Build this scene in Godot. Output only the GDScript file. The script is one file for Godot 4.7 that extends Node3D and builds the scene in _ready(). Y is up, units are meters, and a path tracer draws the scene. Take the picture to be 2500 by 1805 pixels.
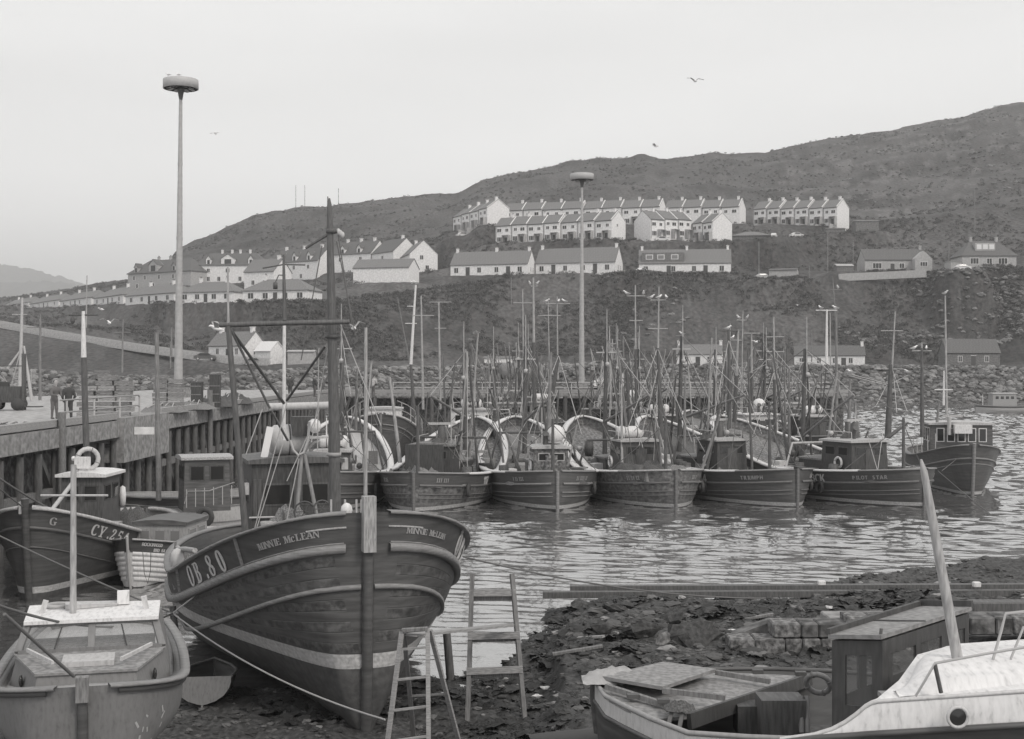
extends Node3D
# A fishing harbour below a hillside of houses, on a bright overcast day.
const FOCAL := 3256.0
const EYE := 7.0
var mats := {}
var tex := {}
var used := {}
var rng := RandomNumberGenerator.new()

class MB:
	var v := PackedVector3Array()
	var n := PackedVector3Array()
	var c := PackedColorArray()
	func tri(a: Vector3, b: Vector3, d: Vector3) -> void:
		var m := (d - a).cross(b - a).normalized()
		v.append(a); v.append(b); v.append(d)
		n.append(m); n.append(m); n.append(m)
	func quad(a: Vector3, b: Vector3, d: Vector3, e: Vector3) -> MB:
		tri(a, b, d); tri(a, d, e)
		return self
	func box(ce: Vector3, s: Vector3, bs := Basis()) -> MB:
		return hexa([-1, 1, -1, 1, -1, 1], ce, s * 0.5, bs)
	func hexa(_r: Array, ce: Vector3, h: Vector3, bs: Basis) -> MB:
		var p := []
		for i in 8:
			p.append(ce + bs * Vector3(h.x * (1 if i & 1 else -1), h.y * (1 if i & 2 else -1), h.z * (1 if i & 4 else -1)))
		return hexp(p)
	func hexp(p: Array) -> MB:
		quad(p[0], p[1], p[3], p[2]); quad(p[5], p[4], p[6], p[7])
		quad(p[4], p[0], p[2], p[6]); quad(p[1], p[5], p[7], p[3])
		quad(p[2], p[3], p[7], p[6]); quad(p[4], p[5], p[1], p[0])
		return self
	func bar(a: Vector3, b: Vector3, w: float, h: float, up := Vector3.UP) -> MB:
		var z := (b - a).normalized()
		if absf(z.dot(up)) > 0.98:
			up = Vector3.BACK
		var x := up.cross(z).normalized()
		var y := z.cross(x)
		return box((a + b) * 0.5, Vector3(w, h, a.distance_to(b)), Basis(x, y, z))
	func grid(rows: Array, closed := false) -> MB:
		var R := rows.size()
		var C: int = rows[0].size()
		var nn := []
		for r in R:
			var a := PackedVector3Array()
			a.resize(C)
			nn.append(a)
		var last := C if closed else C - 1
		for r in R - 1:
			for k in last:
				var k2 := (k + 1) % C
				var p0: Vector3 = rows[r][k]
				var p1: Vector3 = rows[r][k2]
				var p2: Vector3 = rows[r + 1][k2]
				var p3: Vector3 = rows[r + 1][k]
				var m := (p2 - p0).cross(p1 - p3)
				if m.length_squared() > 1e-16:
					m = m.normalized()
				nn[r][k] += m; nn[r][k2] += m; nn[r + 1][k2] += m; nn[r + 1][k] += m
		for r in R - 1:
			for k in last:
				var k2 := (k + 1) % C
				for q in [[r, k], [r, k2], [r + 1, k2], [r, k], [r + 1, k2], [r + 1, k]]:
					v.append(rows[q[0]][q[1]])
					n.append((nn[q[0]][q[1]] as Vector3).normalized())
		return self
	func tube(pts: Array, radii, seg := 8) -> MB:
		var rows := []
		var ref := Vector3.UP
		for i in pts.size():
			var z: Vector3 = (pts[mini(i + 1, pts.size() - 1)] - pts[maxi(i - 1, 0)]).normalized()
			if absf(z.dot(ref)) > 0.95:
				ref = Vector3.BACK if absf(z.dot(Vector3.BACK)) < 0.9 else Vector3.RIGHT
			var x := ref.cross(z).normalized()
			var y := z.cross(x)
			var rad: float = radii[i] if radii is Array else radii
			var row := PackedVector3Array()
			for k in seg:
				var a := TAU * k / seg
				row.append(pts[i] + (x * cos(a) + y * sin(a)) * rad)
			rows.append(row)
		grid(rows, true)
		for e in [0, pts.size() - 1]:
			for k in range(1, seg - 1):
				if e == 0:
					tri(rows[e][0], rows[e][k + 1], rows[e][k])
				else:
					tri(rows[e][0], rows[e][k], rows[e][k + 1])
		return self
	func lathe(prof: Array, o := Vector3.ZERO, bs := Basis(), seg := 14) -> MB:
		var rows := []
		for p in prof:
			var row := PackedVector3Array()
			for k in seg:
				var a := -TAU * k / seg
				row.append(o + bs * Vector3(cos(a) * p.x, p.y, sin(a) * p.x))
			rows.append(row)
		return grid(rows, true)
	func ball(o: Vector3, r: Vector3, seg := 10) -> MB:
		var prof := []
		for i in 7:
			var a := PI * i / 6.0 - PI / 2
			prof.append(Vector2(maxf(cos(a), 0.001), sin(a)))
		return lathe(prof, o, Basis.from_scale(r), seg)
	func ring(o: Vector3, bs: Basis, R: float, r: float, seg := 16) -> MB:
		var rows := []
		for i in seg + 1:
			var a := TAU * i / seg
			var d := Vector3(cos(a), sin(a), 0)
			var row := PackedVector3Array()
			for k in 7:
				var b := TAU * k / 7
				row.append(o + bs * (d * (R + r * cos(b)) + Vector3(0, 0, r * sin(b))))
			rows.append(row)
		return grid(rows, true)
	func prism(poly: Array, t: Vector3) -> MB:   # a flat polygon (points) pushed along t
		var k := poly.size()
		for i in range(1, k - 1):
			tri(poly[0], poly[i], poly[i + 1])
			tri(poly[0] + t, poly[i + 1] + t, poly[i] + t)
		for i in k:
			var j := (i + 1) % k
			quad(poly[i], poly[i] + t, poly[j] + t, poly[j])
		return self
	func paint(col: Color) -> MB:
		while c.size() < v.size():
			c.append(col)
		return self
	func mesh() -> ArrayMesh:
		var a := []
		a.resize(Mesh.ARRAY_MAX)
		a[Mesh.ARRAY_VERTEX] = v
		a[Mesh.ARRAY_NORMAL] = n
		if c.size() == v.size() and c.size() > 0:
			a[Mesh.ARRAY_COLOR] = c
		var m := ArrayMesh.new()
		m.add_surface_from_arrays(Mesh.PRIMITIVE_TRIANGLES, a)
		return m

func P(u: float, v: float, d: float) -> Vector3:      # bearing and dip (in photograph pixels) at d metres
	return Vector3((u - 1250.0) * d / FOCAL, EYE - (v - 902.5) * d / FOCAL, -d)
func G(u: float, y: float, d: float) -> Vector3:
	return Vector3((u - 1250.0) * d / FOCAL, y, -d)
func Y(u: float, v: float, y: float) -> Vector3:      # the point of that bearing at height y (below the eye)
	return P(u, v, (EYE - y) * FOCAL / (v - 902.5))
func numbered(s: String) -> String:
	used[s] = used.get(s, -1) + 1
	return s if used[s] == 0 else "%s_%03d" % [s, used[s]]
func thing(called: String, label: String, category: String, at := Vector3.ZERO, turn := 0.0, group := "") -> Node3D:
	var o := Node3D.new()
	o.name = numbered(called)
	add_child(o)
	o.position = at
	o.rotation.y = turn
	tag(o, label, category, group)
	return o
func tag(o: Node, label: String, category: String, group := "", kind := "") -> Node:
	if label: o.set_meta("label", label)
	if category: o.set_meta("category", category)
	if group: o.set_meta("group", group)
	if kind: o.set_meta("kind", kind)
	return o
func obj(called: String, b, m, parent: Node = null) -> MeshInstance3D:
	var o := MeshInstance3D.new()
	o.mesh = b.mesh() if b is MB else b
	o.material_override = mats[m] if m is String else m
	if parent == null:
		o.name = numbered(called)
		add_child(o)
	else:
		o.name = called
		parent.add_child(o, true)
	return o
func struct(called: String, b, m) -> MeshInstance3D:
	var o := obj(called, b, m)
	o.set_meta("kind", "structure")
	return o
func copy(o: Node3D, label := "", at = null, turn = null) -> Node3D:
	var base: String = o.name
	var re := RegEx.create_from_string("_\\d+$")
	base = re.sub(base, "")
	var r: Node3D = o.duplicate()
	r.name = numbered(base)
	add_child(r)
	if at != null: r.position = at
	if turn != null: r.rotation.y = turn
	if label: r.set_meta("label", label)
	return r
func inv(t: Node3D, p: Vector3) -> Vector3:
	return t.transform.affine_inverse() * p

# ---------- textures and materials ----------
func noise_tex(key: String, sd: int, freq: float, lo: float, sx := 1, sy := 1, oct := 5, power := 1.0, size := 512) -> void:
	var f := FastNoiseLite.new()
	f.seed = sd
	f.frequency = freq
	f.noise_type = FastNoiseLite.TYPE_SIMPLEX_SMOOTH
	f.fractal_octaves = oct
	f.fractal_gain = 0.55
	var im := f.get_seamless_image(size / sx, size / sy)
	im.convert(Image.FORMAT_L8)
	if sx > 1 or sy > 1:
		im.resize(size, size, Image.INTERPOLATE_CUBIC)
	var d := im.get_data()
	var lut := []
	for i in 256:
		var x := clampf((i / 255.0 - 0.18) / 0.64, 0, 1)
		lut.append(int(255.0 * pow(lerpf(lo, 1.0, pow(x, power)), 1 / 2.2)))
	for i in d.size():
		d[i] = lut[d[i]]
	im = Image.create_from_data(size, size, false, Image.FORMAT_L8, d)
	tex[key] = ImageTexture.create_from_image(im)
func normal_tex(key: String, sd: int, freq: float, scale: float, sx := 1, sy := 1, oct := 4) -> void:
	var f := FastNoiseLite.new()
	f.seed = sd
	f.frequency = freq
	f.fractal_octaves = oct
	var im := f.get_seamless_image(512 / sx, 512 / sy)
	if sx > 1 or sy > 1:
		im.resize(512, 512, Image.INTERPOLATE_CUBIC)
	im.convert(Image.FORMAT_RGBA8)
	im.bump_map_to_normal_map(scale)
	tex[key] = ImageTexture.create_from_image(im)
func mat(key: String, a: float, rough: float, t := "", size := 1.0, nt := "", ns := 0.6, metal := 0.0, world := false) -> StandardMaterial3D:
	var m := StandardMaterial3D.new()
	m.albedo_color = Color(a, a * 0.985, a * 0.985).linear_to_srgb()
	m.roughness = rough
	m.metallic = metal
	if t or nt:
		m.uv1_triplanar = true
		m.uv1_world_triplanar = world
		m.uv1_scale = Vector3.ONE / size
	if t:
		m.albedo_texture = tex[t]
	if nt:
		m.normal_enabled = true
		m.normal_texture = tex[nt]
		m.normal_scale = ns
	mats[key] = m
	return m

func make_materials() -> void:
	noise_tex("blot", 3, 0.012, 0.5)
	noise_tex("blot_strong", 8, 0.012, 0.22, 1, 1, 6, 1.2)
	noise_tex("soft", 5, 0.01, 0.78)
	noise_tex("grain", 6, 0.06, 0.55, 1, 1, 4)
	noise_tex("streak_h", 11, 0.03, 0.55, 8, 1, 5)
	noise_tex("streak_v", 12, 0.03, 0.55, 1, 8, 5)
	noise_tex("grime", 23, 0.02, 0.7, 1, 3, 6, 0.4)
	noise_tex("heath", 21, 0.014, 0.3, 1, 1, 8, 1.1, 1024)
	normal_tex("n_fine", 31, 0.05, 3.0)
	normal_tex("n_rough", 32, 0.02, 6.0, 1, 1, 6)
	normal_tex("n_water", 33, 0.018, 5.0, 1, 2, 5)
	normal_tex("n_planks", 34, 0.03, 3.0, 8, 1, 4)
	mat("hull_black", 0.1, 0.5, "streak_h", 2.2, "n_planks", 0.3)
	mat("hull_dark", 0.13, 0.5, "streak_h", 2.2, "n_planks", 0.3)
	mat("hull_mid", 0.12, 0.55, "streak_h", 2.2, "n_planks", 0.3)
	mat("hull_plank", 0.15, 0.6, "blot_strong", 1.1, "n_planks", 0.4)
	mat("hull_plank_b", 0.16, 0.6, "blot_strong", 1.7, "n_planks", 0.4)
	mat("hull_worn", 0.24, 0.6, "blot_strong", 1.6, "n_planks", 0.4)
	mat("hull_grey", 0.2, 0.55, "grime", 0.7, "n_fine", 0.15)
	mat("antifoul", 0.12, 0.8, "blot", 1.5, "n_fine", 0.3)
	mat("band_white", 0.62, 0.6, "blot", 0.8)
	mat("white", 0.74, 0.5, "grime", 0.9, "n_fine", 0.08)
	mat("white_clean", 0.78, 0.4)
	mat("cream", 0.55, 0.55, "grime", 0.8, "n_fine", 0.1)
	mat("grey_paint", 0.33, 0.55, "grime", 0.9, "n_fine", 0.1)
	mat("pale_grey", 0.48, 0.5, "grime", 0.9, "n_fine", 0.1)
	mat("rail_wood", 0.30, 0.65, "streak_h", 0.8)
	mat("rail_dim", 0.2, 0.65, "streak_h", 0.8)
	mat("board_grey", 0.32, 0.7, "blot", 0.9, "n_fine", 0.15)
	mat("rail_pale", 0.48, 0.6, "blot", 0.5)
	mat("stem_wood", 0.42, 0.65, "streak_v", 0.7, "n_fine", 0.2)
	mat("house_dark", 0.085, 0.6, "streak_v", 1.2, "n_fine", 0.2)
	mat("house_brown", 0.115, 0.6, "streak_v", 1.2, "n_fine", 0.2)
	mat("spar_dark", 0.13, 0.6, "streak_v", 0.9)
	mat("spar_mid", 0.26, 0.6, "streak_v", 0.9)
	mat("spar_pale", 0.45, 0.55, "streak_v", 0.9)
	mat("inner_grey", 0.24, 0.7, "blot_strong", 1.3)
	mat("inner_pale", 0.36, 0.7, "blot_strong", 1.3)
	mat("deck_pale", 0.34, 0.8, "blot_strong", 1.3)
	mat("far_rock", 0.13, 0.9, "blot", 300.0)
	mat("deck_grey", 0.27, 0.8, "blot", 1.2)
	mat("deck_dark", 0.16, 0.8, "blot", 1.2)
	mat("rope_pale", 0.4, 0.9)
	mat("rope_dark", 0.14, 0.9)
	mat("iron", 0.12, 0.6, "blot", 0.5)
	mat("iron_pale", 0.45, 0.5)
	mat("rubber", 0.06, 0.8)
	mat("net", 0.16, 0.95, "blot_strong", 0.25, "n_rough", 1.0)
	mat("net_pale", 0.34, 0.95, "blot_strong", 0.3, "n_rough", 1.0)
	mat("tarp", 0.42, 0.8, "soft", 0.6, "n_rough", 0.4)
	mat("timber", 0.24, 0.85, "streak_v", 0.6, "n_fine", 0.4)
	mat("timber_pale", 0.4, 0.85, "streak_h", 0.5, "n_fine", 0.3)
	mat("pile", 0.15, 0.85, "streak_v", 1.4, "n_fine", 0.4, 0.0, true)
	mat("concrete", 0.34, 0.9, "blot", 3.0, "n_fine", 0.3, 0.0, true)
	mat("concrete_dark", 0.2, 0.9, "blot_strong", 2.6, "n_rough", 0.5, 0.0, true)
	mat("deck_concrete", 0.48, 0.9, "blot", 4.0, "n_fine", 0.2, 0.0, true)
	mat("mast_grey", 0.42, 0.5, "soft", 3.0)
	mat("glass", 0.03, 0.08)
	mat("glass_pale", 0.2, 0.1)
	mat("harl", 0.84, 0.9, "soft", 3.0)
	mat("harl_grey", 0.45, 0.9, "soft", 3.0)
	mat("harl_dark", 0.22, 0.9, "blot", 3.0)
	mat("slate", 0.24, 0.75, "blot", 2.2, "n_fine", 0.4)
	mat("slate_dark", 0.16, 0.75, "blot", 2.2, "n_fine", 0.4)
	mat("frame_white", 0.7, 0.6)
	mat("door_dark", 0.07, 0.6)
	mat("crate_a", 0.3, 0.85, "streak_h", 0.5, "n_fine", 0.3)
	mat("crate_b", 0.42, 0.85, "streak_h", 0.5, "n_fine", 0.3)
	mat("crate_c", 0.24, 0.85, "streak_h", 0.5, "n_fine", 0.3)
	mat("gull_white", 0.8, 0.8)
	mat("gull_grey", 0.35, 0.8)
	mat("gull_black", 0.05, 0.8)
	mat("letter", 0.72, 0.6, "grain", 0.3)
	mat("letter_dim", 0.42, 0.6, "grain", 0.3)
	mat("cloth_dark", 0.06, 0.9)
	mat("cloth_mid", 0.13, 0.9)
	mat("cloth_pale", 0.45, 0.9)
	mat("skin", 0.35, 0.7)
	mat("rock", 0.09, 0.85, "blot_strong", 0.8, "n_rough", 0.8, 0.0, true)
	mat("rock_pale", 0.27, 0.9, "blot_strong", 1.2, "n_rough", 0.8, 0.0, true)
	mat("shingle", 0.095, 0.8, "blot_strong", 1.1, "n_rough", 1.0, 0.0, true)
	mat("weed", 0.06, 0.6, "blot_strong", 0.3, "n_rough", 1.0)
	mat("foliage", 0.055, 0.9)
	mat("lens", 0.5, 0.2)
	var w := mat("water", 0.125, 0.05, "", 1.0, "n_water", 0.35, 0.0, true)
	w.uv1_triplanar = true
	w.uv1_world_triplanar = true
	w.uv1_scale = Vector3.ONE / 2.4
	w.metallic_specular = 1.0
	w.clearcoat_enabled = true
	w.clearcoat = 1.0
	w.clearcoat_roughness = 0.05
	var h := mat("hill", 1.0, 0.95, "heath", 21.0, "n_rough", 1.0, 0.0, true)
	h.vertex_color_use_as_albedo = true
	var st := mat("stone", 1.0, 0.9)
	st.vertex_color_use_as_albedo = true

# ---------- hillside, sea and shore ----------
const RIDGE := [[-700, 724], [0, 728], [120, 716], [176, 704], [240, 696], [330, 690], [400, 655], [424, 617], [441, 603], [520, 573], [617, 531], [716, 505], [805, 499], [926, 487], [1036, 481], [1113, 482], [1179, 450], [1268, 428], [1400, 403], [1477, 395], [1540, 386], [1575, 378], [1610, 387], [1680, 380], [1742, 373], [1800, 377], [1863, 375], [1984, 353], [2094, 331], [2205, 314], [2337, 289], [2425, 265], [2500, 251], [2800, 200], [3300, 140]]
const COLS := [
	[-700, [222, -1.5], [250, 930], [300, 850], [640, 757], [700, 750], [760, 742], [800, 736], [900, 0]],
	[0, [222, -1.5], [250, 905], [300, 800], [600, 758], [650, 750], [700, 744], [760, 737], [860, 0]],
	[200, [220, -1.5], [245, 915], [290, 818], [480, 752], [510, 744], [560, 722], [620, 707], [720, 0]],
	[420, [218, -1.5], [240, 925], [275, 858], [400, 744], [425, 729], [440, 706], [480, 683], [640, 0]],
	[700, [216, -1.5], [236, 906], [262, 886], [300, 744], [325, 724], [420, 688], [460, 660], [680, 0]],
	[1000, [240, -1.5], [262, 896], [282, 885], [335, 716], [350, 692], [390, 652], [430, 602], [700, 0]],
	[1250, [268, -1.5], [292, 894], [305, 880], [345, 676], [362, 664], [382, 592], [412, 547], [720, 0]],
	[1500, [270, -1.5], [294, 894], [305, 882], [347, 672], [362, 663], [382, 588], [412, 547], [730, 0]],
	[1800, [270, -1.5], [294, 894], [306, 886], [348, 672], [364, 664], [382, 604], [412, 545], [740, 0]],
	[2100, [270, -1.5], [294, 896], [306, 888], [350, 674], [366, 662], [385, 606], [415, 545], [760, 0]],
	[2300, [270, -1.5], [294, 897], [306, 888], [345, 674], [362, 658], [390, 592], [420, 522], [780, 0]],
	[2500, [270, -1.5], [292, 898], [304, 886], [330, 655], [350, 644], [390, 572], [430, 482], [800, 0]],
	[3300, [270, -1.5], [292, 898], [304, 880], [330, 620], [350, 600], [390, 540], [430, 440], [850, 0]]]
var hill_noise := FastNoiseLite.new()

func ridge_v(u: float) -> float:
	for i in RIDGE.size() - 1:
		if u <= RIDGE[i + 1][0]:
			var t: float = (u - RIDGE[i][0]) / (RIDGE[i + 1][0] - RIDGE[i][0])
			return lerpf(RIDGE[i][1], RIDGE[i + 1][1], clampf(t, 0, 1))
	return 140.0
func knots(u: float) -> Array:
	var i := 0
	while i < COLS.size() - 2 and u > COLS[i + 1][0]:
		i += 1
	var t := clampf((u - COLS[i][0]) / float(COLS[i + 1][0] - COLS[i][0]), 0, 1)
	var out := []
	for k in range(1, 9):
		var a: Array = COLS[i][k]
		var b: Array = COLS[i + 1][k]
		var d := lerpf(a[0], b[0], t)
		var y := 0.0
		if k == 1:
			y = a[1]
		elif k == 8:
			y = EYE - (ridge_v(u) - 902.5) * d / FOCAL
		else:
			y = EYE - (lerpf(a[1], b[1], t) - 902.5) * d / FOCAL
		out.append(Vector2(d, y))
	out.append(Vector2(out[7].x + 160, out[7].y - 14))
	out.append(Vector2(out[7].x + 700, out[7].y - 130))
	return out
func knot_height(kn: Array, d: float) -> float:
	if d <= kn[0].x:
		return kn[0].y
	for i in kn.size() - 1:
		if d <= kn[i + 1].x:
			var t: float = (d - kn[i].x) / (kn[i + 1].x - kn[i].x)
			return lerpf(kn[i].y, kn[i + 1].y, lerpf(t, t * t * (3 - 2 * t), 0.35))
	return kn[kn.size() - 1].y
func ground_at(u: float, d: float) -> float:
	var kn := knots(u)
	return padded(G(u, 0, d), knot_height(kn, d) + bumps(G(u, 0, d), d, kn))
var pads := []                       # level ground under each house: [inverse transform, half width, half depth, y]
func padded(p: Vector3, y: float) -> float:
	for q in pads:
		var l: Vector3 = q[0] * Vector3(p.x, q[3], p.z)
		if absf(l.x) > q[1] + 7.0 or absf(l.z) > q[2] + 7.0:
			continue
		var e := Vector2(maxf(absf(l.x) - q[1], 0), maxf(absf(l.z) - q[2], 0)).length()
		y = lerpf(y, q[3], 1.0 - smoothstep(1.5, 7.0, e))
	return y
func bumps(p: Vector3, d: float, kn: Array) -> float:
	var above := clampf((d - kn[6].x) / 120.0, 0, 1)
	var fall := 1.0 - smoothstep(0, 1, (d - kn[7].x + 60) / 60.0) * 0.6
	var slope := 1.0 if d > kn[2].x + 4 and d < kn[3].x - 4 else 0.0
	var b := hill_noise.get_noise_2d(p.x, p.z) * (0.7 + 4.0 * above * fall + 1.6 * slope)
	return b + hill_noise.get_noise_2d(p.x * 5.0 + 300, p.z * 5.0) * (0.25 + 0.9 * above + 0.9 * slope)

func make_hill() -> void:
	hill_noise.seed = 4
	hill_noise.frequency = 0.011
	hill_noise.fractal_octaves = 4
	var us := []
	var u := -680.0
	while u < 3250:
		us.append(u)
		u += 7.0
	var fr := []
	for i in 7:                                   # between knots
		for k in ([5, 4, 22, 5, 10, 12, 46][i]):
			fr.append([i, k / float([5, 4, 22, 5, 10, 12, 46][i])])
	fr.append([7, 0.0]); fr.append([7, 0.3]); fr.append([7, 1.0]); fr.append([8, 1.0])
	var tone := FastNoiseLite.new()
	tone.seed = 9
	tone.frequency = 0.02
	tone.fractal_octaves = 5
	var V := PackedVector3Array()
	var C := PackedColorArray()
	var I := PackedInt32Array()
	for uu in us:
		var kn := knots(uu)
		for f in fr:
			var a: Vector2 = kn[f[0]]
			var b: Vector2 = kn[f[0] + 1]
			var d := lerpf(a.x, b.x, f[1])
			var p := G(uu, 0, d)
			p.y = padded(p, knot_height(kn, d) + bumps(p, d, kn))
			V.append(p)
			var t := tone.get_noise_2d(p.x, p.z * 1.6 + p.y * 2.0)
			var t2 := tone.get_noise_2d(p.x * 6.0, p.z * 7.0 + p.y * 9.0)
			var g := 0.115 + 0.075 * t + 0.06 * t2
			if f[0] >= 6 and uu > 1900 and t2 + tone.get_noise_2d(p.x * 2.0 + 70, p.y * 6.0) * 1.2 > 0.42:
				g = 0.2
			if f[0] == 0:
				g = 0.13
			g = clampf(g, 0.045, 0.3)
			C.append(Color(g, g * 0.985, g * 0.985))
	var rows := fr.size()
	for i in us.size() - 1:
		for k in rows - 1:
			var q := i * rows + k
			I.append_array([q, q + 1, q + rows, q + 1, q + rows + 1, q + rows])
	struct("hillside", surface(V, I, C), "hill")
	# the far mountains across the sound
	var mb := MB.new()
	for layer in [[5200.0, [[-900, 640], [-300, 640], [0, 644], [40, 652], [90, 660], [140, 674], [210, 694], [300, 720], [420, 745], [700, 760]]], [4200.0, [[-900, 690], [-200, 672], [0, 690], [60, 690], [110, 688], [170, 690], [210, 698], [300, 724], [420, 748], [700, 770]]]]:
		var d: float = layer[0]
		var pr: Array = layer[1]
		var rws := []
		for s in [0.0, 0.2, 0.45, 0.7, 1.0, 1.25]:
			var row := PackedVector3Array()
			for i in pr.size() - 1:
				for k in 8:
					var uu := lerpf(pr[i][0], pr[i + 1][0], k / 8.0)
					var top := lerpf(pr[i][1], pr[i + 1][1], k / 8.0) + tone.get_noise_1d(uu * 2.0 + d) * 5.0
					var y := EYE - (top - 902.5) * d / FOCAL
					var dd = d * (0.8 + 0.2 * s)
					var h: float = y * [0.0, 0.22, 0.5, 0.76, 1.0, 0.6][[0.0, 0.2, 0.45, 0.7, 1.0, 1.25].find(s)]
					row.append(Vector3((uu - 1250) * d / FOCAL, h + tone.get_noise_2d(uu * 3, s * 90) * 12.0, -dd))
			rws.append(row)
		mb.grid(rws)
	struct("far_mountains", mb, "far_rock")

func surface(V: PackedVector3Array, I: PackedInt32Array, C = null) -> ArrayMesh:
	var N := PackedVector3Array()
	N.resize(V.size())
	for k in range(0, I.size(), 3):
		var m := (V[I[k + 2]] - V[I[k]]).cross(V[I[k + 1]] - V[I[k]])
		N[I[k]] += m; N[I[k + 1]] += m; N[I[k + 2]] += m
	for k in N.size():
		N[k] = N[k].normalized()
	var a := []
	a.resize(Mesh.ARRAY_MAX)
	a[Mesh.ARRAY_VERTEX] = V
	a[Mesh.ARRAY_NORMAL] = N
	a[Mesh.ARRAY_INDEX] = I
	if C != null:
		a[Mesh.ARRAY_COLOR] = C
	var m := ArrayMesh.new()
	m.add_surface_from_arrays(Mesh.PRIMITIVE_TRIANGLES, a)
	return m

func make_sea() -> void:
	var f := FastNoiseLite.new()
	f.seed = 2
	f.frequency = 0.35
	f.fractal_octaves = 3
	var V := PackedVector3Array()
	var I := PackedInt32Array()
	var d := 24.0
	var rows := 0
	var nx := 420
	while d < 310:
		for k in nx:
			var x := -90.0 + 210.0 * k / (nx - 1)
			var calm := smoothstep(26.0, 60.0, d)
			var edge := minf(1.0, minf(k, nx - 1 - k) * 0.1) * smoothstep(310, 300, d)
			var y := f.get_noise_2d(x * 2.5, d * 4.6) * (0.016 + 0.078 * calm) * (1.0 + clampf((d - 50.0) / 60.0, 0.0, 2.5)) + f.get_noise_2d(x * 0.13 + 50, d * 0.24) * 0.03 * calm
			V.append(Vector3(x, y * edge, -d))
		rows += 1
		d += 0.11 + 0.0042 * (d - 24.0)
	for r in rows - 1:
		for k in nx - 1:
			var q := r * nx + k
			I.append_array([q, q + 1, q + nx, q + 1, q + nx + 1, q + nx])
	struct("sea", surface(V, I), "water")
	var far := MB.new()
	far.quad(Vector3(-2600, -0.2, -30), Vector3(2600, -0.2, -30), Vector3(2600, -0.2, -5300), Vector3(-2600, -0.2, -5300))
	struct("outer_sea", far, "water")

# ---------- the slip and beach in front ----------
const SHORE := [[-40.0, 28.2], [-9.0, 28.4], [-5.3, 29.2], [-1.6, 29.8], [-0.35, 30.8], [0.2, 33.6], [0.75, 35.2], [1.0, 36.5], [0.9, 38.5], [1.6, 39.0], [8.0, 39.0], [9.2, 42.0], [16.0, 47.0], [40.0, 48.0]]
var beach_noise := FastNoiseLite.new()
func shore_d(x: float) -> float:
	for i in SHORE.size() - 1:
		if x <= SHORE[i + 1][0]:
			return lerpf(SHORE[i][1], SHORE[i + 1][1], clampf((x - SHORE[i][0]) / (SHORE[i + 1][0] - SHORE[i][0]), 0, 1))
	return 48.0
func beach_y(x: float, d: float) -> float:
	var s := shore_d(x) - d
	var y := 0.0
	if s < 0:
		y = s * 0.35
	else:
		var right := smoothstep(0.3, 2.5, x)
		y = s * lerpf(0.03, 0.22, right)
		y = minf(y, lerpf(0.9, 0.85, right))
		y += smoothstep(24.0, 16.0, d) * 0.5
		if x > 8.6 and d > 38:
			y = minf(s * 0.3, 0.5)
	y += beach_noise.get_noise_2d(x * 0.6, d * 0.6) * 0.22 * smoothstep(-0.5, 1.5, s) + beach_noise.get_noise_2d(x * 3.0, d * 3.0) * 0.09
	return y
func make_beach() -> void:
	beach_noise.seed = 12
	beach_noise.frequency = 0.5
	beach_noise.fractal_octaves = 4
	var V := PackedVector3Array()
	var I := PackedInt32Array()
	var nx := 380
	var nz := 300
	for r in nz:
		var d := 3.0 + 49.0 * pow(r / float(nz - 1), 0.75)
		for k in nx:
			var x := -22.0 + 48.0 * k / (nx - 1)
			V.append(Vector3(x, beach_y(x, d), -d))
	for r in nz - 1:
		for k in nx - 1:
			var q := r * nx + k
			I.append_array([q, q + 1, q + nx, q + 1, q + nx + 1, q + nx])
	struct("beach", surface(V, I), "shingle")

func lump(sd: int, rough := 0.35, seg := 7) -> MB:          # an angular stone about 1 m across
	var f := FastNoiseLite.new()
	f.seed = sd
	f.frequency = 0.7
	var b := MB.new()
	var rows := []
	for i in seg:
		var a := PI * i / (seg - 1) - PI / 2
		var row := PackedVector3Array()
		for k in seg + 1:
			var t := TAU * k / (seg + 1)
			var p := Vector3(cos(a) * cos(t), sin(a) * 0.75, cos(a) * sin(t))
			row.append(p * 0.5 * (1.0 + rough * 1.6 * f.get_noise_3dv(p * 1.3)))
		rows.append(row)
	for i in seg - 1:
		for k in seg + 1:
			var k2 := (k + 1) % (seg + 1)
			b.quad(rows[i][k], rows[i][k2], rows[i + 1][k2], rows[i + 1][k])
	return b
func scatter(called: String, b: MB, m: String, xf: Array, cols: Array, label: String, category: String) -> void:
	var mm := MultiMesh.new()
	mm.transform_format = MultiMesh.TRANSFORM_3D
	mm.use_colors = cols.size() > 0
	mm.mesh = b.mesh()
	mm.instance_count = xf.size()
	for i in xf.size():
		mm.set_instance_transform(i, xf[i])
		if cols.size() > 0:
			mm.set_instance_color(i, cols[i])
	var o := MultiMeshInstance3D.new()
	o.multimesh = mm
	o.material_override = mats[m]
	o.name = numbered(called)
	add_child(o)
	tag(o, label, category, "", "stuff")
func rand_xf(p: Vector3, s: float, flat := 1.0) -> Transform3D:
	var bs := Basis.from_euler(Vector3(rng.randf_range(-0.5, 0.5), rng.randf() * TAU, rng.randf_range(-0.5, 0.5)))
	return Transform3D(bs.scaled(Vector3(s, s * flat, s)), p)

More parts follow.
